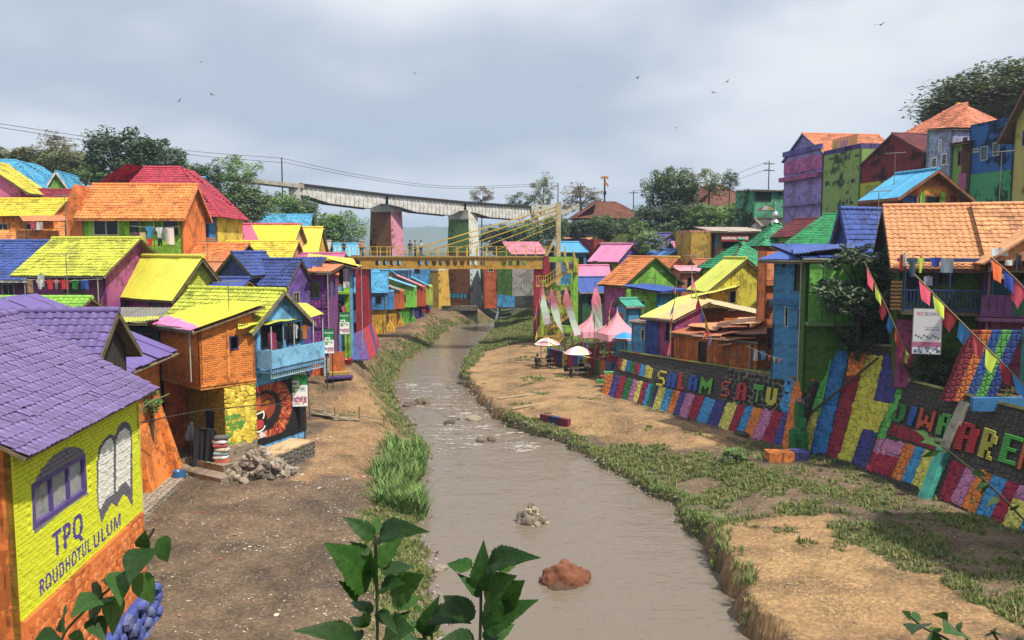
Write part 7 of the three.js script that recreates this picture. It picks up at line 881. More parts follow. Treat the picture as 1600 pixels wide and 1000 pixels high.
{ const D = 86, dy = hAt(402.5, D) + 0.15; const on = (px, dz, ...a) => person(a[0], V(at(px, 395, D).x, dy, -D - 0.5 + dz), a[1], a[2], a[3], a[4]);
  on(640, 0, 'person in dark top leaning on the footbridge rail beside another in grey', 0.3, '#2c2c34', '#3a3f58', '#1a1512'); on(647, -0.6, 'person in grey top walking on the footbridge', 1.2, '#6d6d74', '#2a2a30', '#14110f'); on(657, 0.1, 'person in pale top standing on the footbridge below the stay cables', -0.4, '#b8b4a8', '#40404a', '#1a1512'); on(535, -0.3, 'person in dark clothes at the footbridge landing by the blue kiosk', 0.5, '#30343c', '#22242a', '#1a1512'); on(563, 0.1, 'person in orange headscarf entering the footbridge', -0.3, '#c9701e', '#5a4a40', '#d07a1e'); }
// ---------- parasols, benches, tents, flags ----------
function parasol(label, px, py, d, rad, cols, yb) {
  const c = at(px, py, d), gy = yb ?? groundY(c.x, c.z), t = thing('parasol', label, 'parasol', V(c.x, gy, c.z)), h = c.y - gy, n = 8; mesh('pole', bar(V(0, -0.1, 0), V(0, h + 0.45, 0), 0.03), M('paint', '#c8c4bc'), t);
  for (let i = 0; i < n; i++) { const pos = [], idx = []; for (let j = 0; j <= 4; j++) for (let k = 0; k <= 3; k++) { const a = (i + k / 3) / n * Math.PI * 2, q = j / 4, rr3 = rad * q * (1 - 0.03 * Math.sin(k / 3 * Math.PI)); pos.push(Math.cos(a) * rr3, h + 0.42 - 0.5 * q * q * (rad / 1.1) - 0.05 * q, Math.sin(a) * rr3); } for (let j = 0; j < 4; j++) for (let k = 0; k < 3; k++) { const a = j * 4 + k; idx.push(a, a + 1, a + 5, a, a + 5, a + 4); } const g = new THREE.BufferGeometry(); g.setAttribute('position', new THREE.Float32BufferAttribute(pos, 3)); g.setIndex(idx); g.computeVertexNormals(); mesh('panel', g, M('cloth', cols[i % cols.length]), t); }
  mesh('rim', new THREE.TorusGeometry(rad, 0.018, 4, 32).rotateX(Math.PI / 2).translate(0, h + 0.42 - 0.5 * (rad / 1.1) - 0.06, 0), M('cloth', '#d8d4cc'), t); return t;
}
function bench(label, x, z, turn) { const t = thing('picnic_bench', label, 'bench', V(x, groundY(x, z), z), turn), m = M('wood', '#8a7a4a'); for (let i = 0; i < 4; i++) mesh('table_plank', bx(-0.8, 0.8, 0.68, 0.72, -0.36 + i * 0.18, -0.2 + i * 0.18), m, t); for (const s of [-1, 1]) { mesh('seat', bx(-0.8, 0.8, 0.4, 0.44, s * 0.7 - 0.12, s * 0.7 + 0.12), m, t); mesh('leg', join([beam(V(s * 0.6, 0, -0.75), V(s * 0.6, 0.66, -0.2), 0.06, 0.08), beam(V(s * 0.6, 0, 0.75), V(s * 0.6, 0.66, 0.2), 0.06, 0.08), bx(s * 0.6 - 0.03, s * 0.6 + 0.03, 0.34, 0.4, -0.8, 0.8)]), m, t); } return t; }
{
  parasol('pink and yellow parasol shading the bench beside the lime stair tower', 855, 535, 68, 1.12, ['#dc98a4', '#e4dca8', '#dc98a4', '#e8e0cc']); parasol('pink, white and yellow parasol over the bench by the painted low wall', 903, 549, 63, 1.12, ['#dc9cb0', '#e4dc98', '#e6e0d4', '#dca8b8']); parasol('small bright blue parasol before the pink pagoda tent', 976, 527, 60, 0.85, ['#2f86c4', '#3a94d0']); parasol('blue, yellow and white parasol on the terrace of the mint house', 1197, 327, 96, 1.1, ['#3f62b0', '#d8c04a', '#d8d4cc', '#b04a4a'], 14);
  const b1 = at(850, 560, 67.6), b2 = at(905, 585, 62.6); bench('dark bench table under the parasol nearer the footbridge', b1.x, b1.z, 0.2); bench('yellowish bench table with three people under the second parasol', b2.x, b2.z, 0.25);
  const sit = (l, x, z, turn, s, tr) => person(l, V(x, groundY(x, z) - 0.02, z), turn, s, tr, '#15110f', true); sit('person in black seated under the parasol with a pale bag', b1.x - 0.6, b1.z + 0.8, 2.9, '#1c1c20', '#22242c'); sit('person in navy seated beside the one in black', b1.x + 0.4, b1.z - 0.75, 0.1, '#2a3350', '#2a2a30'); sit('person in black at the end of the yellowish bench', b2.x - 1.1, b2.z + 0.1, 1.4, '#17171a', '#1d1d22'); sit('person in dark blue seated at the yellowish bench', b2.x + 0.2, b2.z - 0.75, 0.1, '#20263c', '#24242a'); sit('person in white top seated at the yellowish bench', b2.x + 0.75, b2.z - 0.72, -0.2, '#c8c6c0', '#30343c');
  // painted low wall and steps
  const lw = thing('painted_low_wall', 'low wall of coloured squares behind the parasols', 'wall', [0, 0, 0]); const A = at(858, 566, 70), B = at(958, 592, 61); A.y = groundY(A.x, A.z); const cs = ['#2d66a8', '#7a2030', '#3a3f80', '#bfae3a', '#9c2438', '#4a3f86', '#3f86b8', '#b8a43a', '#a02c38', '#2f7a48', '#c06a2c', '#35609c']; for (let i = 0; i < 12; i++) { const p = A.clone().lerp(B, i / 12), q = A.clone().lerp(B, (i + 0.97) / 12); p.y = q.y = 1.75; mesh('coloured_block', beam(p, q, 0.3, 1.5), M('plaster', cs[i]), lw); }
  const st = thing('painted_steps', 'short flight of green and orange steps at the letter wall end', 'steps', [0, 0, 0]); const s0 = at(945, 596, 58.5); ['#3f8a48', '#b8803a', '#4f9a58', '#a84a48', '#5aa860'].forEach((c, i) => mesh('step', bx(s0.x - 1.1 + 0.3 * i, s0.x + 1.3, 0.7 + i * 0.26, 0.95 + i * 0.26, s0.z - 0.5 - i * 0.32, s0.z + 0.1 - i * 0.32), M('plaster', c), st));
  function pagoda(label, px, yA, yE, d, w, col) { const c = at(px, yE, d), top = at(px, yA, d), gy = groundY(c.x, c.z), t = thing('pagoda_tent', label, 'tent', V(c.x, gy, c.z), 0.3), h = c.y - gy, H = top.y - gy, pos = [], idx = [], n = 12, m = 8; for (let j = 0; j <= m; j++) for (let k = 0; k <= n; k++) { const q = j / m, a = k / n * Math.PI * 2 + Math.PI / 4, f = Math.max(0.02, Math.pow(1 - q, 1.9)), sq = 1 / Math.max(Math.abs(Math.cos(a)), Math.abs(Math.sin(a))); pos.push(Math.cos(a) * sq * w / 2 * f, lerp(h, H, q), Math.sin(a) * sq * w / 2 * f); } for (let j = 0; j < m; j++) for (let k = 0; k < n; k++) { const a = j * (n + 1) + k; idx.push(a, a + n + 1, a + n + 2, a, a + n + 2, a + 1); } const g = new THREE.BufferGeometry(); g.setAttribute('position', new THREE.Float32BufferAttribute(pos, 3)); g.setIndex(idx); g.computeVertexNormals(); mesh('canopy', g, M('cloth', col), t); const v = w / 2; mesh('valance', join([bx(-v, v, h - 0.5, h, v - 0.02, v), bx(-v, v, h - 0.5, h, -v, -v + 0.02), bx(-v, -v + 0.02, h - 0.5, h, -v + 0.02, v - 0.02), bx(v - 0.02, v, h - 0.5, h, -v + 0.02, v - 0.02)]), M('cloth', '#e2a0ac'), t); for (const [sx, sz] of [[1, 1], [1, -1], [-1, 1], [-1, -1]]) mesh('leg', bar(V(sx * (v - 0.05), -0.1, sz * (v - 0.05)), V(sx * (v - 0.05), h, sz * (v - 0.05)), 0.04), M('paint', '#b83040'), t); mesh('counter', bx(-v + 0.2, v - 0.2, 0, 0.9, -v + 0.3, -v + 0.5), M('paint', '#c05a6a'), t); }
  pagoda('tall pink pagoda tent with scalloped valance before the magenta house', 964, 480, 520, 62, 2.6, '#dc8c98'); pagoda('lower pink pagoda tent behind the feather flags', 924, 486, 516, 68, 2.6, '#d88894');
  // feather flags
  [[[846, 432], [843, 470], [850, 508], [862, 505], [853, 470]], [[861, 448], [856, 470], [866, 500], [880, 522], [875, 495], [870, 470]], [[884, 446], [880, 470], [890, 500], [898, 525], [908, 522], [900, 500], [893, 470]], [[930, 444], [924, 470], [926, 500], [934, 528], [942, 525], [941, 495], [938, 465]]].forEach((pl, i) => { const d = 69 - i * 1.5, P = pl.map(q => at(q[0], q[1], d)), base = P[0], gy = groundY(base.x, -d), t = thing('feather_flag', ['tall feather flag of pink and pale green cloth at the stair tower side', 'narrow twisted pink and green feather flag between two wide ones', 'long leaning pink and green feather flag over the second parasol', 'pink topped pale feather flag before the magenta wall'][i], 'flag', V(base.x, gy, -d)); mesh('pole', tube([V(0, -0.2, 0), V(-0.05, (base.y - gy) * 0.6, 0), V(0, base.y - gy + 0.25, 0)], 0.03, 5), M('paint', '#4a4038'), t);
    const s = new THREE.Shape(P.map(p => new THREE.Vector2(p.x - base.x, p.y - gy))); const g = new THREE.ShapeGeometry(s, 1).toNonIndexed(); let gg = new THREE.ExtrudeGeometry(s, { depth: 0.02, steps: 1, bevelEnabled: false }); const p = gg.attributes.position, col = new Float32Array(p.count * 3), ys = P.map(q => q.y - gy), lo = Math.min(...ys), hi = Math.max(...ys); const w = splitY(gg, 6); const pp = w.attributes.position, cc = new Float32Array(pp.count * 3); for (let k = 0; k < pp.count; k++) { const f = (pp.getY(k) - lo) / (hi - lo); pp.setZ(k, pp.getZ(k) + 0.12 * Math.sin(f * 7 + i)); const c = f > 0.58 ? [0.62, 0.2, 0.26] : f > 0.54 ? [0.66, 0.5, 0.5] : f > 0.16 ? [0.44, 0.54, 0.45] : [0.6, 0.6, 0.6]; cc.set(c, k * 3); } w.setAttribute('color', new THREE.BufferAttribute(cc, 3)); w.computeVertexNormals(); mesh('cloth', w, new THREE.MeshStandardMaterial({ vertexColors: true, roughness: 0.9, side: THREE.DoubleSide, name: 'flag_cloth' }), t); });
}
function splitY(g, n) { let out = g.index ? g.toNonIndexed() : g; for (let k = 0; k < 2; k++) { const p = out.attributes.position, a = []; for (let i = 0; i < p.count; i += 3) { const v = [0, 1, 2].map(q => V().fromBufferAttribute(p, i + q)), m = [v[0].clone().lerp(v[1], 0.5), v[1].clone().lerp(v[2], 0.5), v[2].clone().lerp(v[0], 0.5)]; for (const t of [[v[0], m[0], m[2]], [m[0], v[1], m[1]], [m[2], m[1], v[2]], [m[0], m[1], m[2]]]) for (const q of t) a.push(q.x, q.y, q.z); } out = new THREE.BufferGeometry(); out.setAttribute('position', new THREE.Float32BufferAttribute(a, 3)); } return out; }
// ---------- bunting poles ----------
const BC = ['#c84a62', '#b8cc3a', '#8a2430', '#3a86c8'];
function bunting(label, pts, n, s, cols = BC, base) {   // a bent bamboo with flags tied along it
  const t = thing('bunting_pole', label, 'flag pole', [0, 0, 0]), P = pts.map(q => at(...q)); if (base) P.push(base); const c = new THREE.CatmullRomCurve3(P); mesh('bamboo', new THREE.TubeGeometry(c, 24, s * 0.045, 6), M('wood', '#b09a6a'), t);
  const top = P.length > 2 && base ? c.getLength() : 1; for (let i = 0; i < n; i++) { const u = (0.04 + 0.9 * i / n) * (base ? 0.72 : 1), p = c.getPoint(u), q = c.getPoint(u + 0.8 / n * (base ? 0.72 : 1)), dn = V(0.1 * Math.sin(i * 2.1) - 0.25 * s, -s * 0.95, 0.15 * Math.cos(i)), a = p.clone(), b = q.clone(), e = b.clone().add(dn), f = a.clone().lerp(b, 0.35).add(dn.clone().multiplyScalar(0.9)); mesh('flag', quadMesh(a, b, e, f, 6, 5, (x, y) => 0.1 * s * Math.sin(x * 5 + i) * y), M('cloth', cols[i % cols.length]), t); } return t;
}
bunting('leaning bamboo with eight big coloured flags crossing the white poster house', [[1428, 428, 26], [1515, 516, 26], [1600, 601, 26]], 8, 0.52, BC, V(19.4, 4.6, -26));
bunting('bent bamboo of coloured flags beside the dark drooping shrub', [[1350, 408, 35], [1385, 480, 35], [1412, 540, 35.2], [1426, 565, 35.4]], 8, 0.5, ['#c84a62', '#a8bc3a', '#8a2430', '#2f78b8', '#c84a4a']);
bunting('bamboo with orange and blue flags by the purple balcony', [[1548, 402, 27], [1575, 425, 27], [1606, 460, 27]], 3, 0.6, ['#d8642a', '#2a3f9a', '#c84a62'], V(19.6, 5, -27));
bunting('tall flag string curving above the orange shack roof', [[1080, 425, 46], [1092, 470, 46], [1106, 510, 46], [1112, 535, 46]], 7, 0.42, ['#d0607a', '#a8c43a', '#8a2430', '#6a6ab0', '#c8b83a', '#b02a38', '#3a4fa0'], undefined);
bunting('upright flag pole before the peach sheet roof', [[1058, 435, 50], [1054, 470, 50], [1049, 510, 50], [1047, 560, 50]], 6, 0.4, ['#c8505a', '#6aa83a', '#3a86c8', '#a8303a', '#b8cc3a']);
bunting('red, green and blue flag pole beside the pink pagoda tent', [[956, 468, 62], [951, 500, 62], [947, 540, 62], [946, 566, 62]], 7, 0.5, ['#c84a4a', '#b8cc3a', '#8a2430', '#3a6ac8']); bunting('short coloured flag pole at the painted low wall', [[923, 510, 64], [919, 535, 64], [916, 565, 64]], 5, 0.45, ['#b03040', '#4f9a48', '#3a62b0', '#c8b83a']); bunting('red and blue flag streamer on the lime stair tower', [[840, 470, 80], [838, 495, 80], [841, 530, 80]], 6, 0.6, ['#b03040', '#3a62b0', '#b8cc3a']);
{ const t = thing('pennant_string', 'string of small pennants drooping to the blue brick house', 'bunting', [0, 0, 0]); const c = new THREE.CatmullRomCurve3([at(1166, 540, 44), at(1195, 553, 43), at(1225, 562, 42), at(1254, 566, 41.2)]); mesh('string', new THREE.TubeGeometry(c, 16, 0.012, 4), M('plain', '#c8c4b8'), t); for (let i = 0; i < 8; i++) { const p = c.getPoint(0.3 + i * 0.085), q = c.getPoint(0.36 + i * 0.085); mesh('flag', quadMesh(p, q, q.clone().lerp(p, 0.45).add(V(0, -0.3, 0)), q.clone().lerp(p, 0.55).add(V(0, -0.3, 0)), 2, 2), M('cloth', ['#3a86c8', '#c84a4a', '#b8cc3a', '#d06a8a'][i % 4]), t); } }
// ---------- laundry ----------
let garmN = 0;
function garment(kind, label, px, py, d, w, h, color, pat) {   // hangs from its top edge at the photo point
  const p = at(px, py, d), t = thing('hanging_' + kind, label, kind, p), ph = garmN++ * 1.7; let pts;
  if (kind === 'shirt') pts = [[-0.5, -0.12], [-0.22, 0], [-0.1, -0.06], [0.1, -0.06], [0.22, 0], [0.5, -0.12], [0.44, -0.36], [0.3, -0.3], [0.28, -1], [-0.28, -1], [-0.3, -0.3], [-0.44, -0.36]]; else if (kind === 'trousers') pts = [[-0.36, 0], [0.36, 0], [0.42, -1], [0.1, -1], [0, -0.4], [-0.1, -1], [-0.42, -1]]; else pts = [[-0.5, 0], [0.5, 0], [0.48, -1], [-0.5, -0.96]];
  const s = new THREE.Shape(pts.map(q => new THREE.Vector2(q[0] * w, q[1] * h))); const g = splitY(new THREE.ExtrudeGeometry(s, { depth: 0.025, bevelEnabled: false })), a = g.attributes.position; for (let i = 0; i < a.count; i++) { const y = -a.getY(i) / h; a.setZ(i, a.getZ(i) + 0.06 * Math.sin(a.getX(i) * 9 / w * 0.6 + ph) * y); } g.computeVertexNormals(); mesh('cloth', g, M('cloth', color), t); mesh('peg', bx(-0.02, 0.02, -0.03, 0.05, -0.01, 0.035), M('wood', '#a08a60'), t); return t;
}
function line(label, a, b, sag = 0.1) { const m = a.clone().lerp(b, 0.5).add(V(0, -sag, 0)), t = thing('clothes_line', label, 'clothes line', [0, 0, 0]); mesh('cord', tube([a, m, b], 0.012, 4, 12), M('plain', '#a8a49a'), t); return t; }
line('clothes line along the magenta porch of the lime tiled house', at(34, 436, 45.5), at(160, 436, 45.5)); [['shirt', 'white and red shirt on the magenta porch line', 62, '#c8c4c0', 11], ['shirt', 'red shirt beside the white one on the porch line', 78, '#b02028', 14], ['shirt', 'wide red jersey on the porch line', 101, '#b8242c', 18], ['shirt', 'green jersey on the porch line', 117, '#1f7a3c', 14], ['trousers', 'blue shorts on the porch line', 132, '#1f4f9a', 16], ['towel', 'brown towel at the end of the porch line', 46, '#8a6f52', 10], ['towel', 'pale cloth hung high on the porch', 64, '#a8b0a4', 10], ['shirt', 'flowered blouse between the red jerseys', 88, '#a89a84', 7]].forEach(([k, l, px, c, w], i) => garment(k, l, px, i === 6 ? 428 : 437, 45.4 + 0.05 * i, w * 45 / FOC, (k === 'towel' ? 21 : 15) * 45 / FOC, c));
[['towel', 'purple brown towel on the lime green balcony rail', 211, 363, '#5a3a50', 13, 17], ['towel', 'tan towel on the lime green balcony rail', 223, 363, '#b8a070', 9, 17], ['shirt', 'blue and white shirt on the lime green balcony', 234, 353, '#2f7fb8', 13, 18], ['shirt', 'white patterned shirt on the lime green balcony', 249, 355, '#c8c8d0', 12, 18], ['towel', 'long cream robe on the lime green balcony', 265, 356, '#d8c8c0', 13, 26], ['shirt', 'red shirt hanging low on the lime green balcony', 234, 373, '#c01f28', 10, 11], ['trousers', 'black trousers hanging low on the lime green balcony', 250, 372, '#1b1b20', 9, 12], ['shirt', 'grey shirt behind the cream robe', 257, 357, '#7a7f8a', 9, 18]].forEach(([k, l, px, py, c, w, h], i) => garment(k, l, px, py, 55 - 0.04 * i, w * 55 / FOC, h * 55 / FOC, c)); line('washing line on the lime green balcony', at(204, 353, 55.1), at(280, 354, 55.1));
[['towel', 'magenta cloth over the light blue balcony', 425, 520, '#8a2a50', 12, 26], ['towel', 'dark grey blanket draped on the light blue balcony panel', 432, 534, '#3a3434', 15, 18], ['shirt', 'dark shirts bunched on the light blue balcony', 455, 508, '#2c3038', 14, 22], ['shirt', 'white shirt among dark ones on the light blue balcony', 462, 507, '#b8b8b8', 8, 22], ['shirt', 'orange brown shirt at the end of the light blue balcony', 476, 508, '#a8641c', 12, 22], ['towel', 'black wrap on the light blue balcony', 448, 508, '#191a1e', 8, 24]].forEach(([k, l, px, py, c, w, h], i) => garment(k, l, px, py, 38.2 + (px - 420) * 0.06, w * 40 / FOC, h * 40 / FOC, c));
[['shirt', 'white shirt on the narrow riverside house', 520, 440, '#c8c4c0', 10, 20], ['shirt', 'yellow shirt on the narrow riverside house', 519, 462, '#b89a2c', 10, 22], ['towel', 'grey curtain high on the narrow riverside house', 541, 420, '#5a4a58', 10, 22], ['towel', 'white cloth below the grey curtain', 541, 440, '#c8c8c4', 9, 10], ['trousers', 'dark trousers on the narrow riverside house', 531, 475, '#2a2a34', 8, 22], ['shirt', 'grey blanket bundle on the plum house balcony', 514, 470, '#8a8488', 12, 10], ['shirt', 'pink shirt on the riverside house', 537, 478, '#b85a70', 7, 18]].forEach(([k, l, px, py, c, w, h], i) => garment(k, l, px, py, 58.6 - 0.05 * i, w * 58 / FOC, h * 58 / FOC, c));
[['towel', 'red and white towel at the slatted screen of the peach tiled house', 1409, 398, '#b83a28', 7, 24], ['towel', 'white towel beside the red one', 1414, 396, '#b8b8b0', 5, 20], ['shirt', 'lime shirt hanging in the dark blue balcony', 1439, 402, '#a8c43a', 10, 24], ['shirt', 'navy jersey with white letters on the dark blue balcony', 1462, 402, '#22389a', 22, 14], ['towel', 'checked blanket over the dark blue balcony rail', 1450, 432, '#8a90a8', 13, 14], ['shirt', 'dark teal clothes at the balcony corner', 1426, 402, '#2a4a58', 14, 30], ['towel', 'striped cloth inside the dark blue balcony', 1480, 404, '#6a7a8a', 20, 22]].forEach(([k, l, px, py, c, w, h], i) => garment(k, l, px, py, 35.0 - (px - 1409) * 0.006 - 0.04 * i, w * 35 / FOC, h * 35 / FOC, c));
[['towel', 'white sheets flung on poles above the purple balcony', 1562, 388, '#c4ccd4', 26, 12], ['shirt', 'pink and white shirt on the purple balcony poles', 1553, 406, '#c87a98', 10, 16], ['towel', 'white cloth on the pole end', 1578, 406, '#c0c4c4', 14, 9], ['towel', 'pale rag hung on the purple balcony rail', 1562, 428, '#b8b4a4', 18, 8], ['trousers', 'dark jeans hung beside the teal door', 1592, 398, '#2a3444', 10, 26]].forEach(([k, l, px, py, c, w, h], i) => garment(k, l, px, py, 33.2 - 0.05 * i, w * 33 / FOC, h * 33 / FOC, c));
[['trousers', 'white trousers drying beside the orange shack', 1181, 546, '#b8bcc8', 8, 18], ['shirt', 'light blue shirt drying beside the orange shack', 1192, 548, '#5a9ac8', 9, 14], ['towel', 'dark red cloth at the corner of the blue brick house', 1204, 512, '#4a1a24', 12, 34], ['towel', 'purple cloth at the window of the blue brick house', 1234, 420, '#6a5a98', 6, 24], ['shirt', 'pale shirts at the top window of the blue brick house', 1250, 408, '#a8b0b8', 8, 12]].forEach(([k, l, px, py, c, w, h], i) => garment(k, l, px, py, px < 1215 ? 43.6 : 42.3, w * 43 / FOC, h * 43 / FOC, c));
[['shirt', 'red and white cloths drying under the faded orange lean-to', 52, 347, '#a83a44', 12, 10], ['towel', 'white towel drying under the faded orange lean-to', 62, 347, '#c0b8b0', 9, 12]].forEach(([k, l, px, py, c, w, h]) => garment(k, l, px, py, 56.6, w * 57 / FOC, h * 57 / FOC, c));
// ---------- advert boards ----------
const advert = (() => { const cv = document.createElement('canvas'); cv.width = 256; cv.height = 512; const x = cv.getContext('2d'); x.fillStyle = '#f2f4f0'; x.fillRect(0, 0, 256, 512); x.fillStyle = '#1f7a44'; x.fillRect(0, 0, 256, 230); x.fillStyle = '#2f9a50'; x.beginPath(); x.moveTo(0, 230); x.lineTo(120, 90); x.lineTo(256, 230); x.fill(); x.fillStyle = '#4fae5a'; x.beginPath(); x.moveTo(60, 230); x.lineTo(150, 120); x.lineTo(180, 230); x.fill(); x.fillStyle = '#f4f6f2'; x.font = 'bold 52px serif'; x.fillText('decofresh', 14, 92, 230); x.fillStyle = '#dfe8e0'; x.fillRect(20, 170, 130, 130); x.fillStyle = '#7fb86a'; x.fillRect(20, 250, 130, 50); x.fillStyle = '#4a6a70'; x.fillRect(48, 200, 70, 24); x.fillStyle = '#cfd8d4'; x.fillRect(150, 250, 80, 70); x.fillStyle = '#6f8f98'; x.fillRect(165, 272, 50, 20); x.fillStyle = '#e4e8e4'; x.fillRect(96, 280, 56, 46); x.fillStyle = '#3f8a4a'; x.fillRect(20, 300, 76, 30); const rn = mulberry(6); for (let i = 0; i < 60; i++) { x.fillStyle = ['#c84a6a', '#8a4a98', '#d8783a', '#3a86c0', '#c8a8b8', '#7a3a7a'][i % 6]; x.fillRect(8 + rn() * 220, 380 + rn() * 60, 10 + rn() * 22, 12 + rn() * 20); } x.fillStyle = '#555'; x.fillRect(70, 475, 90, 10); x.fillRect(180, 474, 26, 12); const m = new THREE.CanvasTexture(cv); m.colorSpace = THREE.SRGBColorSpace; return new THREE.MeshStandardMaterial({ map: m, roughness: 0.5, name: 'paint_advert_print' }); })();
function board(label, x0, y0, x1, y1, d, turn) { const a = at((x0 + x1) / 2, y1, d), w = (x1 - x0) * d / FOC, h = (y1 - y0) * d / FOC, gy = groundY(a.x, a.z), t = thing('advert_board', label, 'sign', V(a.x, gy, a.z), turn), yb = a.y - gy; mesh('backing', bx(-w / 2 - 0.03, w / 2 + 0.03, yb - 0.03, yb + h + 0.03, -0.07, -0.004), M('paint', '#2a2c2e'), t); mesh('print', new THREE.PlaneGeometry(w, h).translate(0, yb + h / 2, 0.0), advert, t); for (const s of [-1, 1]) mesh('post', bar(V(s * w * 0.3, -0.3, -0.1), V(s * w * 0.3, yb + h * 0.9, -0.1), 0.035), M('paint', '#3a3028'), t); return t; }
board('green paint advert board standing by the lion wall ledge', 450, 573, 481, 635, 40.8, 0.12); board('green paint advert board at the foot of the plum purple house', 507, 514, 522, 552, 50.5, 0.1); board('green paint advert board before the narrow riverside house', 531, 488, 546, 522, 57, 0.1);
{ const cv = document.createElement('canvas'); cv.width = 300; cv.height = 512; const x = cv.getContext('2d'); x.fillStyle = '#d8d8dc'; x.fillRect(0, 0, 300, 512); x.font = 'bold 52px serif'; x.fillStyle = '#b02a50'; x.fillText('MEI', 26, 76); x.fillStyle = '#2a3a70'; x.fillText('XONE', 122, 76); x.font = 'bold 30px serif'; x.fillStyle = '#303040'; x.fillText('MEIXONE', 130, 245); x.fillStyle = '#70747c'; x.fillRect(120, 205, 150, 6); for (let i = 0; i < 9; i++) x.fillRect(20 + i * 30, 290 + (i % 3) * 14, 22, 26); x.fillStyle = '#b86a90'; x.fillRect(0, 375, 300, 60); const rn = mulberry(9); for (let i = 0; i < 44; i++) { x.fillStyle = ['#f0f0f0', '#50648a', '#303a58', '#8aa0b8'][i % 4]; x.fillRect(rn() * 280, 420 + rn() * 70, 26, 20); } const m = new THREE.CanvasTexture(cv); m.colorSpace = THREE.SRGBColorSpace; const a = at(1447, 553, 34.6), t = thing('poster', 'white poster with MEIXONE lettering on the green brick wall', 'poster', a, 18 * -D2R), w = 40 * 34.6 / FOC, h = 71 * 34.6 / FOC; mesh('backing', bx(-w / 2 - 0.03, w / 2 + 0.03, -0.02, h + 0.02, -0.05, -0.004), M('paint', '#8a8a8a'), t); mesh('print', new THREE.PlaneGeometry(w, h).translate(0, h / 2, 0), new THREE.MeshStandardMaterial({ map: m, roughness: 0.5, name: 'poster_print' }), t); }
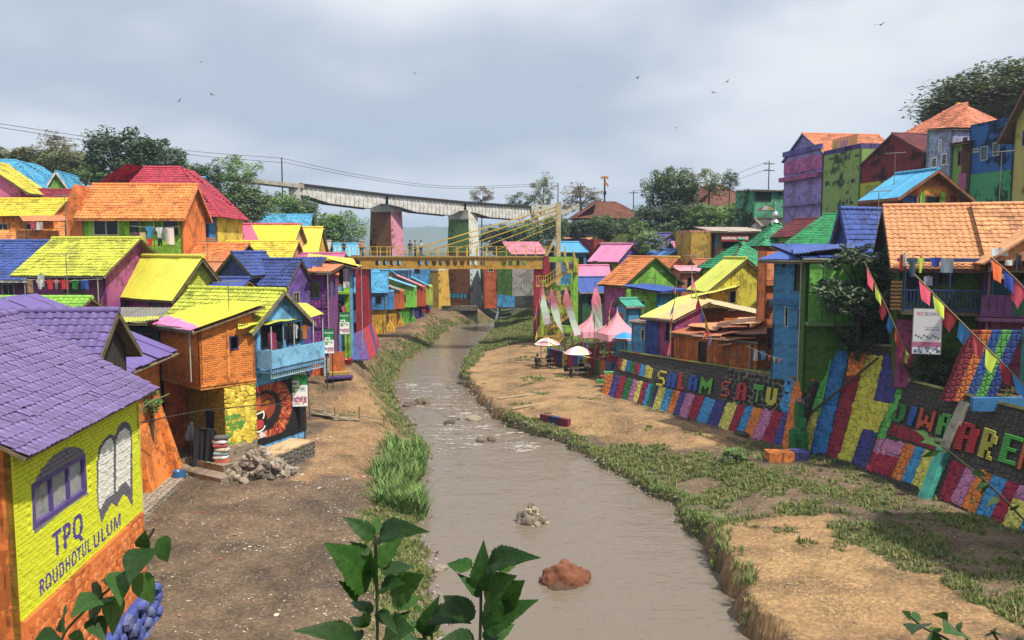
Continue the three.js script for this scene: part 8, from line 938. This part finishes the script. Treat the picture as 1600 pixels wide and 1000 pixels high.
// ---------- clearing: steps, jar, sacks, black cloth ----------
{
  const c = atY(330, 745, 1.35), t = thing('porch_steps', 'worn concrete steps climbing to the stone porch', 'steps', V(c.x, 0.9, c.z), -0.55), m = M('plaster', '#8a7a66'); mesh('step', bx(-2.6, 0.9, 0, 0.55, -1.3, 0.2), m, t); mesh('step', bx(-2.5, 0.2, 0.552, 0.85, -2.0, -0.5), m, t); mesh('step', bx(-2.4, -0.4, 0.852, 1.2, -3.0, -1.3), m, t);
  const j = atY(280, 746, 1.3), jt = thing('water_jar', 'squat blue glazed water jar at the foot of the steps', 'jar', V(j.x, 1.15, j.z)); mesh('jar', new THREE.LatheGeometry([[0, 0], [0.18, 0], [0.29, 0.16], [0.3, 0.3], [0.24, 0.42], [0.27, 0.46], [0.23, 0.46], [0.2, 0.4], [0, 0.1]].map(q => new THREE.Vector2(...q)), 20), M('gloss', '#1f5a8a'), jt);
  const s = atY(346, 716, 1.9), st = thing('sack_stack', 'stack of white printed sacks beside the black tarpaulin', 'sacks', V(s.x, 1.5, s.z)); for (let i = 0; i < 8; i++) { const g = new THREE.SphereGeometry(1, 14, 8), p = g.attributes.position; for (let k = 0; k < p.count; k++) { const f = v => Math.sign(v) * Math.pow(Math.abs(v), 0.55); p.setXYZ(k, f(p.getX(k)) * 0.34, f(p.getY(k)) * 0.1, f(p.getZ(k)) * 0.24); } g.computeVertexNormals(); g.rotateY(0.2 * Math.sin(i * 3)); g.translate(0.04 * Math.sin(i * 2), 0.1 + i * 0.18, 0); mesh('sack', g, M('cloth', ['#c8c4bc', '#b8503a', '#d0ccc8', '#8aa0a8', '#c8c0a8', '#a84a48', '#d4d0cc', '#5a5a58'][i]), st); }
  const b = atY(318, 714, 1.9), bt = thing('black_tarpaulin', 'black tarpaulin draped over a rail beside the sacks', 'tarpaulin', V(b.x, 1.5, b.z), -0.3); mesh('cloth', (() => { const g = quadMesh(V(-0.5, 0, 0.12), V(0.62, 0.05, 0.12), V(0.62, 1.72, -0.02), V(-0.45, 1.8, -0.02), 40, 10, (u, v) => 0.07 * Math.sin(u * 22) * (1.1 - v) + 0.05 * Math.sin(u * 9 + 1)); return g; })(), M('cloth', '#1c1e24'), bt); mesh('cloth_back', quadMesh(V(0.62, 0.5, -0.45), V(-0.5, 0.4, -0.4), V(-0.45, 1.8, -0.03), V(0.62, 1.72, -0.03), 20, 6, (u, v) => 0.05 * Math.sin(u * 15)), M('cloth', '#1c1e24'), bt); mesh('rail', bar(V(-0.7, 1.74, -0.03), V(0.8, 1.7, -0.03), 0.03), M('wood', '#5a4a3a'), bt); for (const x of [-0.65, 0.75]) mesh('post', bar(V(x, -0.5, -0.05), V(x, 1.76, -0.03), 0.035), M('wood', '#5a4a3a'), bt);
  const pb = atY(300, 675, 2.6), pt = thing('plastic_sack', 'knotted pale blue plastic sack on the porch', 'sack', V(pb.x, 2.1, pb.z)); const pm = mesh('sack', ROCKS[2], M('cloth', '#9aaac0'), pt); pm.scale.set(0.34, 0.5, 0.3); pm.position.y = 0.4; const kn = mesh('knot', ROCKS[1], M('cloth', '#b4c0d0'), pt); kn.scale.setScalar(0.1); kn.position.y = 0.92;
  // bent bamboo arch and cable before the orange house
  const a0 = atY(212, 800, 1.1), bt2 = thing('bent_bamboo', 'thin green bamboo bent over beside the TPQ house', 'pole', V(a0.x, 0.6, a0.z)); mesh('stem', tube([V(0, 0, 0), V(0.02, 2.4, 0), V(0.06, 4.0, 0), V(0.3, 4.6, -0.4), V(0.9, 4.95, -1.4)], 0.035, 6, 30), M('wood', '#6d7a3c'), bt2);
  const wire = thing('slack_cable', 'dark cable slung from the bamboo to the lion wall', 'cable', [0, 0, 0]); mesh('cable', tube([at(218, 660, 25.5), at(330, 640, 32), at(440, 630, 38)], 0.022, 5, 20), M('plain', '#3a2a24'), wire);
  // painted planks leaning by the red pillar
  const pc = ['#4a5a9c', '#6a4a8c', '#b83a44', '#3a3f80', '#b83a44'], pl = thing('painted_planks', 'row of blue, purple and red painted planks sloping down the bank', 'planks', [0, 0, 0]); [0, 1, 2, 3, 4].forEach(i => { const tx = [544, 555, 567, 577, 580, 584], ty = [525, 520, 515, 508, 506, 506], ex = [551, 565, 578, 589, 591, 593], ey = [562, 562, 561, 552, 546, 536]; const tl = at(tx[i], ty[i], 64 + i * 0.4), tr = at(tx[i + 1] - 0.3, ty[i + 1], 64.4 + i * 0.4), bl = at(ex[i], ey[i], 60.5 + i * 0.6), br = at(ex[i + 1] - 0.3, ey[i + 1], 61 + i * 0.6); const g = quadMesh(bl, br, tr, tl, 2, 2), g2 = quadMesh(bl, br, tr, tl, 2, 2).translate(0, -0.06, 0); mesh('plank', join([g, g2]), new THREE.MeshStandardMaterial({ ...KIND.wood, color: pc[i], side: THREE.DoubleSide, name: 'painted_plank_' + i }), pl); });
  const tub = at(543, 562, 58), tt = thing('red_basin', 'red plastic basin among clutter below the advert boards', 'basin', V(tub.x, groundY(tub.x, tub.z), tub.z)); mesh('basin', new THREE.LatheGeometry([[0, 0], [0.3, 0], [0.42, 0.4], [0.45, 0.42], [0.4, 0.42], [0.28, 0.05], [0, 0.05]].map(p => new THREE.Vector2(...p)), 18), M('gloss', '#b82a38'), tt);
  const ck = at(527, 570, 53), cl = thing('orange_crate_ramp', 'orange and white painted boards stacked below the narrow house', 'boards', V(ck.x, groundY(ck.x, ck.z), ck.z), 0.3); mesh('board', bx(-0.5, 0.5, 0, 1.6, -0.1, 0), M('wood', '#d8702a'), cl); mesh('board', bx(-0.9, -0.52, 0, 1.2, -0.05, 0.05), M('wood', '#c8ccc8'), cl); mesh('board', bx(-0.6, 0.7, 0, 0.3, 0.05, 0.7), M('wood', '#c9a03a'), cl); mesh('board', bx(-0.8, 0.9, 0, 0.12, 0.7, 1.5), M('wood', '#5a3f80'), cl);
  const drift = thing('driftwood', 'pile of pale driftwood poles beside the advert board', 'driftwood', [0, 0, 0]); for (let i = 0; i < 14; i++) { const a = at(rr(478, 520), rr(596, 610), 46), b2 = at(rr(520, 565), rr(600, 622), 45); a.y = groundY(a.x, a.z) + 0.08 + 0.05 * i * 0.4; b2.y = groundY(b2.x, b2.z) + 0.05; mesh('pole', bar(a, b2, 0.04 + 0.02 * R(), 6), M('wood', ['#a89a80', '#8a7c66', '#b8ac94'][i % 3]), drift); }
  const logs = thing('bamboo_poles', 'two long pale bamboo poles lying across the sandy bank', 'poles', [0, 0, 0]); for (const [x0, y0, x1, y1] of [[778, 620, 945, 603], [800, 635, 940, 618]]) { const a = atY(x0, y0, 1.0), b2 = atY(x1, y1, 1.2); a.y = groundY(a.x, a.z) + 0.07; b2.y = groundY(b2.x, b2.z) + 0.07; mesh('pole', bar(a, b2, 0.08, 7, 0.06), M('wood', '#c0ac88'), logs); }
  const rail = thing('bamboo_fence', 'low pale bamboo rail on the dirt path by the lion wall', 'fence', [0, 0, 0]); { const a = atY(485, 650, 1.7), b2 = atY(600, 655, 1.5); for (const h of [0.35, 0.65]) mesh('rail', bar(V(a.x, groundY(a.x, a.z) + h, a.z), V(b2.x, groundY(b2.x, b2.z) + h * 0.7, b2.z), 0.035), M('wood', '#b0a27e'), rail); for (let i = 0; i < 4; i++) { const p = a.clone().lerp(b2, i / 3), y = groundY(p.x, p.z); mesh('post', bar(V(p.x, y - 0.2, p.z), V(p.x, y + 0.75, p.z), 0.045), M('wood', '#9a8c6a'), rail); } }
  const pr = thing('bank_revetment', 'strip of red and indigo painted revetment on the sandy bank edge', 'wall', [0, 0, 0]); const a = atY(846, 655, 0.7), b2 = atY(890, 664, 0.7); ['#7a3040', '#3a3f70', '#7a2a38'].forEach((c, i) => mesh('block', beam(a.clone().lerp(b2, i / 3), a.clone().lerp(b2, (i + 0.96) / 3), 0.3, 0.7), M('plaster', c), pr));
  const tank = at(1020, 396, 91), tk = thing('water_tank', 'blue cylindrical water tank on the dark red house', 'tank', V(tank.x, 9.7, tank.z)); mesh('tank', new THREE.LatheGeometry([[0, 0], [0.6, 0], [0.6, 1.1], [0.5, 1.25], [0.2, 1.32], [0, 1.32]].map(p => new THREE.Vector2(...p)), 18), M('paint', '#2a5ea8'), tk); const ot = at(1116, 413, 83), ok = thing('water_tank', 'orange cylindrical water tank before the food stall', 'tank', V(ot.x, ot.y - 0.8, ot.z)); mesh('tank', new THREE.LatheGeometry([[0, 0], [0.55, 0], [0.58, 0.4], [0.55, 0.8], [0.58, 1.2], [0.4, 1.4], [0, 1.42]].map(p => new THREE.Vector2(...p)), 18), M('paint', '#d8742a'), ok); mesh('stand', bx(-0.5, 0.5, -4, -0.002, -0.5, 0.5), M('plaster', '#7a9a3a'), ok);
}
// ---------- poles, wires, aerials, birds ----------
{
  const wireM = M('plain', '#3a3c40');
  const up = (label, px, y0, y1, d, arms, name = 'utility_pole') => { const a = at(px, y0, d), t = thing(name, label, 'pole', V(a.x, groundY(a.x, a.z), a.z)); const h = a.y - groundY(a.x, a.z); mesh('pole', bar(V(0, -0.3, 0), V(0, h, 0), 0.13, 8, 0.09), M('wood', '#5a5650'), t); for (let i = 0; i < arms; i++) mesh('crossarm', bx(-0.9, 0.9, h - 0.5 - i * 1.1, h - 0.36 - i * 1.1, -0.06, 0.06), M('wood', '#4a4640'), t); return V(a.x, a.y, a.z); };
  const p1 = up('lone utility pole on the rail bridge approach', 440, 246, 292, 110, 0), p2 = up('double crossarm utility pole beside the lilac block', 1202, 252, 296, 135, 2), p3 = up('distant crossarm pole above the brown roof', 990, 298, 318, 165, 1), p4 = up('thin pole beyond the rail bridge end', 872, 286, 320, 150, 0), p5 = up('twin lamp pole beside the half bare tree', 907, 288, 320, 160, 1);
  const span = (label, pts, r = 0.03) => { const t = thing('power_line', label, 'wire', [0, 0, 0]); mesh('wire', tube(pts, r, 4, 40), wireM, t); };
  span('upper power line crossing the sky to the rail bridge pole', [at(-40, 187, 80), at(130, 213, 90), at(300, 236, 100), p1.clone().add(V(0, -0.1, 0))], 0.028); span('lower power line crossing the sky to the rail bridge pole', [at(-40, 193, 80), at(130, 219, 90), at(300, 242, 100), p1.clone().add(V(0, -0.7, 0))], 0.028); span('upper power line sagging beyond the rail bridge', [p1.clone().add(V(0, -0.1, 0)), at(560, 273, 120), at(700, 291, 135), p4], 0.03); span('lower power line sagging beyond the rail bridge', [p1.clone().add(V(0, -0.6, 0)), at(560, 277, 120), at(700, 294, 135), p4.clone().add(V(0, -0.4, 0))], 0.03); span('upper wire from the lilac block pole toward the trees', [p2, at(1160, 268, 138), at(1110, 292, 145), p3], 0.03); span('lower wire from the lilac block pole toward the trees', [p2.clone().add(V(0, -1.2, 0)), at(1160, 278, 138), at(1110, 296, 145), p3.clone().add(V(0, -0.5, 0))], 0.03);
  { const a = at(945, 275, 138), gy = groundY(a.x, a.z), t = thing('railway_signal', 'orange and black semaphore signal mast on the wooded bank', 'signal', V(a.x, gy, a.z)), h = a.y - gy; mesh('mast', bar(V(0, -0.2, 0), V(0, h, 0), 0.14, 8), M('paint', '#2c2a2a'), t); mesh('arm', bx(-0.7, 0.6, h - 0.5, h - 0.1, 0.15, 0.22), M('paint', '#c8842a'), t); mesh('arm', join([beam(V(0, h - 1.0, 0.18), V(0.6, h - 1.8, 0.18), 0.06, 0.35)]), M('paint', '#c8842a'), t); mesh('lamp_case', bx(-0.25, 0.25, h - 3.2, h - 2.6, 0.1, 0.4), M('paint', '#1c1c1c'), t); }
  const aer = (label, px, py, pb, d) => { const a = at(px, py, d), b = at(px, pb, d), t = thing('tv_aerial', label, 'aerial', b), h = a.y - b.y; mesh('mast', bar(V(0, -0.3, 0), V(0, h, 0), 0.025, 5), M('paint', '#7a7670'), t); const e = [bar(V(-0.7, h, 0), V(0.7, h + 0.1, 0), 0.015, 4)]; for (let i = 0; i < 7; i++) e.push(bar(V(-0.65 + i * 0.2, h + 0.01 * i, -0.25), V(-0.65 + i * 0.2, h + 0.01 * i, 0.25), 0.01, 4)); mesh('elements', join(e), M('paint', '#8a8680'), t); };
  aer('tv aerial on a leaning pole before the orange side wing', 106, 306, 400, 52); aer('tv aerial above the lime tiled porch', 106, 398, 460, 45); aer('tv aerial above the yellow sheet lean-to', 358, 441, 492, 38); aer('tv aerial on the low orange tiled roof', 325, 378, 412, 54); aer('tv aerial beside the crimson eave', 322, 292, 330, 70); aer('tv aerial above the green gable', 1024, 425, 455, 68); aer('tv aerial on the maroon block', 1395, 240, 330, 52); aer('tv aerial standing over the yellow house', 1080, 400, 470, 56); aer('tv aerial on the blue block', 1560, 238, 330, 45); aer('tv aerial rising from the royal blue roof', 1370, 300, 380, 43);
  const bm = M('plain', '#24262a'); const wing = s => { const g = new THREE.BufferGeometry(); g.setAttribute('position', new THREE.Float32BufferAttribute([0, 0.02, 0.08, 0, 0.02, -0.08, s * 0.3, 0.14, -0.02, s * 0.3, 0.13, 0.08, s * 0.62, 0.05, -0.12, 0, 0, 0, s * 0.3, 0.12, 0.03], 3)); g.setIndex([0, 1, 2, 0, 2, 3, 3, 2, 4, 5, 6, 1, 6, 4, 2]); g.computeVertexNormals(); return g; };
  const bM = new THREE.MeshStandardMaterial({ color: 0x24262a, roughness: 0.8, side: THREE.DoubleSide, name: 'dark_plumage' }); const g0 = join([...[1, -1].map(wing), new THREE.SphereGeometry(0.07, 8, 6).scale(0.8, 0.7, 2.4)]);
  [[314, 97, 45, 0.4], [280, 158, 60, 1.2], [331, 148, 60, -0.6], [648, 115, 80, 0.8], [908, 137, 90, 0.1], [996, 122, 60, 1.8], [1115, 145, 50, -0.9], [1136, 128, 60, 0.5], [1376, 39, 42, 2.2], [1056, 200, 110, 1], [62, 197, 90, 0.3]].forEach(([px, py, d, tu], i) => { const b = mesh('bird', g0, bM); b.position.copy(at(px, py, d)); b.scale.setScalar(0.62); b.rotation.set(0.2, tu, 0.5 * Math.sin(i * 2)); tag(b, 'dark swallow gliding in the open sky', 'bird', 'birds in the sky'); });
}
// ---------- plants close to us, rooted in the ledge of the bridge we stand on ----------
{
  const br = thing('road_bridge', 'concrete ledge of the road bridge carrying the mulberry saplings', 'bridge', [0, 0, 0]); mesh('ledge', bx(-16, 22, 8.9, 9.5, -3.6, 1.5), M('mould', '#a8a49a'), br); for (const x of [-12, 20]) mesh('pier', bx(x - 0.8, x + 0.8, -1, 8.898, -3, 1), M('mould', '#9a968c'), br);
  const toothed = (w, n = 15, tooth = 0.05) => { const side = []; for (let i = 0; i <= n; i++) { const t = i / n, b = Math.sin(Math.PI * Math.pow(t, 0.62)) * w * (1 - 0.25 * t) + (i && i < n ? 0.0 : 0); side.push([b, t], [b * (1 - tooth * 2.6), t + 0.3 / n]); } return side.filter(p => p[1] <= 1); };
  function leafGeo(w, curl, fold, teeth = true) { const s = toothed(w, 15, teeth ? 0.05 : 0), pos = [], uv = [], idx = [], K = 5; s.forEach(([b, t]) => { for (let k = 0; k < K; k++) { const q = k / (K - 1) * 2 - 1, x = b * q, u = Math.abs(q); pos.push(x, t - 0.05 * b * u, -curl * t * t + fold * b * u * (1.5 - u) - 0.035 * Math.sin(t * 26 - u * 5) * b * u * 2); uv.push(0.5 + x / w / 2, t); } }); for (let i = 0; i < s.length - 1; i++) for (let k = 0; k < K - 1; k++) { const a = i * K + k, c = a + K; idx.push(a, a + 1, c + 1, a, c + 1, c); } const g = new THREE.BufferGeometry(); g.setAttribute('position', new THREE.Float32BufferAttribute(pos, 3)); g.setAttribute('uv', new THREE.Float32BufferAttribute(uv, 2)); g.setIndex(idx); g.computeVertexNormals(); return g; }
  const veins = tex(256, 1, (x, y) => { const u = Math.abs(x - 0.5) * 2, s = (y - u * 0.34) * 9, f = Math.abs(s - Math.round(s)); const v = Math.max(1 - sstep(0.01, 0.035, u), (1 - sstep(0.03, 0.12, f)) * 0.7); const n = 0.86 + 0.25 * (pfbm(x, y, 14, 401) - 0.5); return [n + 0.14 * v, n + 0.12 * v, n + 0.1 * v]; });
  const LG = [leafGeo(0.27, 0.25, 0.5), leafGeo(0.31, 0.15, 0.35), leafGeo(0.24, 0.38, 0.6), leafGeo(0.29, -0.12, 0.4)], HG = [leafGeo(0.37, 0.2, 0.25, false), leafGeo(0.31, 0.3, 0.5, false)];
  const lm = ['#2f5520', '#3b6626', '#284a1c', '#4a7430'].map((c, i) => new THREE.MeshPhysicalMaterial({ color: c, roughness: 0.55, specularIntensity: 0.35, side: THREE.DoubleSide, transmission: 0.35, thickness: 0, map: veins, bumpMap: veins, bumpScale: 0.002, name: 'mulberry_leaf_' + i }));
  function leafy(name, label, cat, d, stems, leaves, geos, org, k, sc = 0.9) { // org: photo origin, k: scale of listed points
    const pt = (p, dd = 0) => at(org[0] + p[0] / k, org[1] + p[1] / k, d + dd), t = thing(name, label, cat, [0, 0, 0]); for (const s of stems) { const P = s.map(q => pt(q)); const e = P[0].clone(); mesh('stem', tube([V(e.x, 9.45, e.z), e.clone().lerp(V(e.x, 9.45, e.z), 0.3), ...P], 0.006, 6, 24), M('wood', '#4a4a2c'), t); }
    leaves.forEach(([a, b], i) => { const A = pt(a, 0.03 * Math.sin(i * 3)), B = pt(b, 0.16 * Math.sin(i * 2.3) - 0.04), L = A.distanceTo(B), y = B.clone().sub(A).normalize(), toCam = V(0, EYE, 0).sub(A).normalize().add(V(0.5 * Math.sin(i * 1.9), 0.5, 0.2 * Math.cos(i))), x = y.clone().cross(toCam).normalize(), z = x.clone().cross(y); const m = mesh('leaf', geos[i % geos.length], lm[i % 4], t); m.matrixAutoUpdate = true; new THREE.Matrix4().makeBasis(x, y, z).setPosition(A).decompose(m.position, m.quaternion, m.scale); m.scale.setScalar(L * sc); });
  }
  leafy('mulberry_sapling', 'tall mulberry sapling with large toothed dark leaves and a pale tip', 'plant', 2.7, [[[520, 890], [515, 560], [505, 230]]], [[[500, 240], [300, 90]], [[510, 220], [530, 80]], [[530, 230], [720, 120]], [[505, 420], [730, 190]], [[470, 350], [340, 235]], [[480, 520], [220, 250]], [[540, 470], [800, 340]], [[600, 610], [885, 452]], [[400, 620], [310, 500]], [[630, 690], [820, 568]], [[380, 875], [70, 750]], [[430, 800], [440, 640]], [[600, 820], [740, 650]], [[560, 860], [700, 780]], [[480, 720], [330, 560]], [[500, 430], [400, 560]], [[540, 560], [640, 480]], [[460, 800], [330, 700]], [[520, 700], [640, 800]], [[490, 500], [560, 340]], [[420, 880], [300, 800]]], LG, [460, 780], 4);
  leafy('mulberry_sapling', 'short mulberry shoot between the two taller saplings', 'plant', 2.8, [[[860, 890], [850, 760]], [[820, 890], [800, 830]]], [[[800, 850], [890, 610]], [[790, 810], [715, 735]], [[870, 730], [1005, 690]], [[780, 710], [745, 640]], [[870, 830], [920, 720]], [[760, 870], [700, 850]]], LG, [460, 780], 4);
  leafy('mulberry_sapling', 'open mulberry sapling with broad leaves against the water', 'plant', 2.6, [[[1160, 890], [1165, 700], [1165, 560]], [[1200, 890], [1230, 700], [1235, 590]]], [[[1165, 580], [1180, 265]], [[1110, 430], [920, 380]], [[1215, 410], [1412, 288]], [[1270, 450], [1470, 323]], [[1165, 610], [1025, 430]], [[1190, 640], [1335, 450]], [[1130, 750], [850, 540]], [[1255, 670], [1503, 472]], [[1170, 800], [1500, 598]], [[1230, 890], [1392, 740]], [[1130, 880], [900, 850]], [[1060, 860], [1060, 795]], [[1180, 880], [1330, 790]]], LG, [460, 780], 4);
  leafy('hibiscus_branch', 'branch of rounded dark leaves hanging before the TPQ house', 'plant', 3.2, [[[330, 990], [700, 590], [830, 480], [1070, 160], [1180, -20]]], [[[1070, 160], [1090, 0]], [[1200, 70], [1390, 325]], [[1080, 150], [925, 460]], [[1010, 400], [1250, 710]], [[850, 470], [670, 420]], [[880, 370], [860, 590]], [[720, 600], [425, 880]], [[800, 590], [815, 945]], [[610, 795], [745, 1010]], [[380, 740], [240, 930]], [[300, 950], [80, 1000]], [[420, 930], [560, 1040]], [[820, 480], [930, 515]], [[700, 620], [460, 640]]], HG, [40, 830], 5.88);
  leafy('overhanging_twig', 'thin dark twig with small narrow leaves before the AREMA letters', 'plant', 4.2, [[[1420, 990], [1290, 850], [1020, 580], [700, 320], [560, 220]]], [[[1010, 560], [870, 660]], [[1000, 580], [960, 760]], [[900, 480], [1050, 520]], [[880, 690], [970, 755]], [[700, 330], [560, 310]], [[640, 270], [480, 190]], [[600, 250], [720, 170]], [[560, 230], [450, 110]], [[1100, 690], [960, 770]], [[640, 330], [390, 380]], [[1220, 790], [1240, 660]]], [leafGeo(0.2, 0.2, 0.2, false)], [1340, 640], 5, 0.62);
  leafy('overhanging_twig', 'leafy twig tip above the shaded dirt corner', 'plant', 3.4, [[[1300, 950], [1180, 880], [1110, 820]], [[1380, 960], [1320, 880]], [[1500, 960], [1470, 900]]], [[[1130, 840], [1100, 810]], [[1140, 845], [1180, 810]], [[1170, 870], [1120, 860]], [[1210, 900], [1270, 870]], [[1320, 890], [1350, 850]], [[1330, 900], [1290, 860]], [[1470, 910], [1440, 880]], [[1480, 910], [1530, 890]], [[1250, 920], [1200, 930]], [[1240, 820], [1280, 835]]], [leafGeo(0.26, 0.2, 0.2, false)], [1000, 650], 2.667);
}
renderer.render(scene, camera);
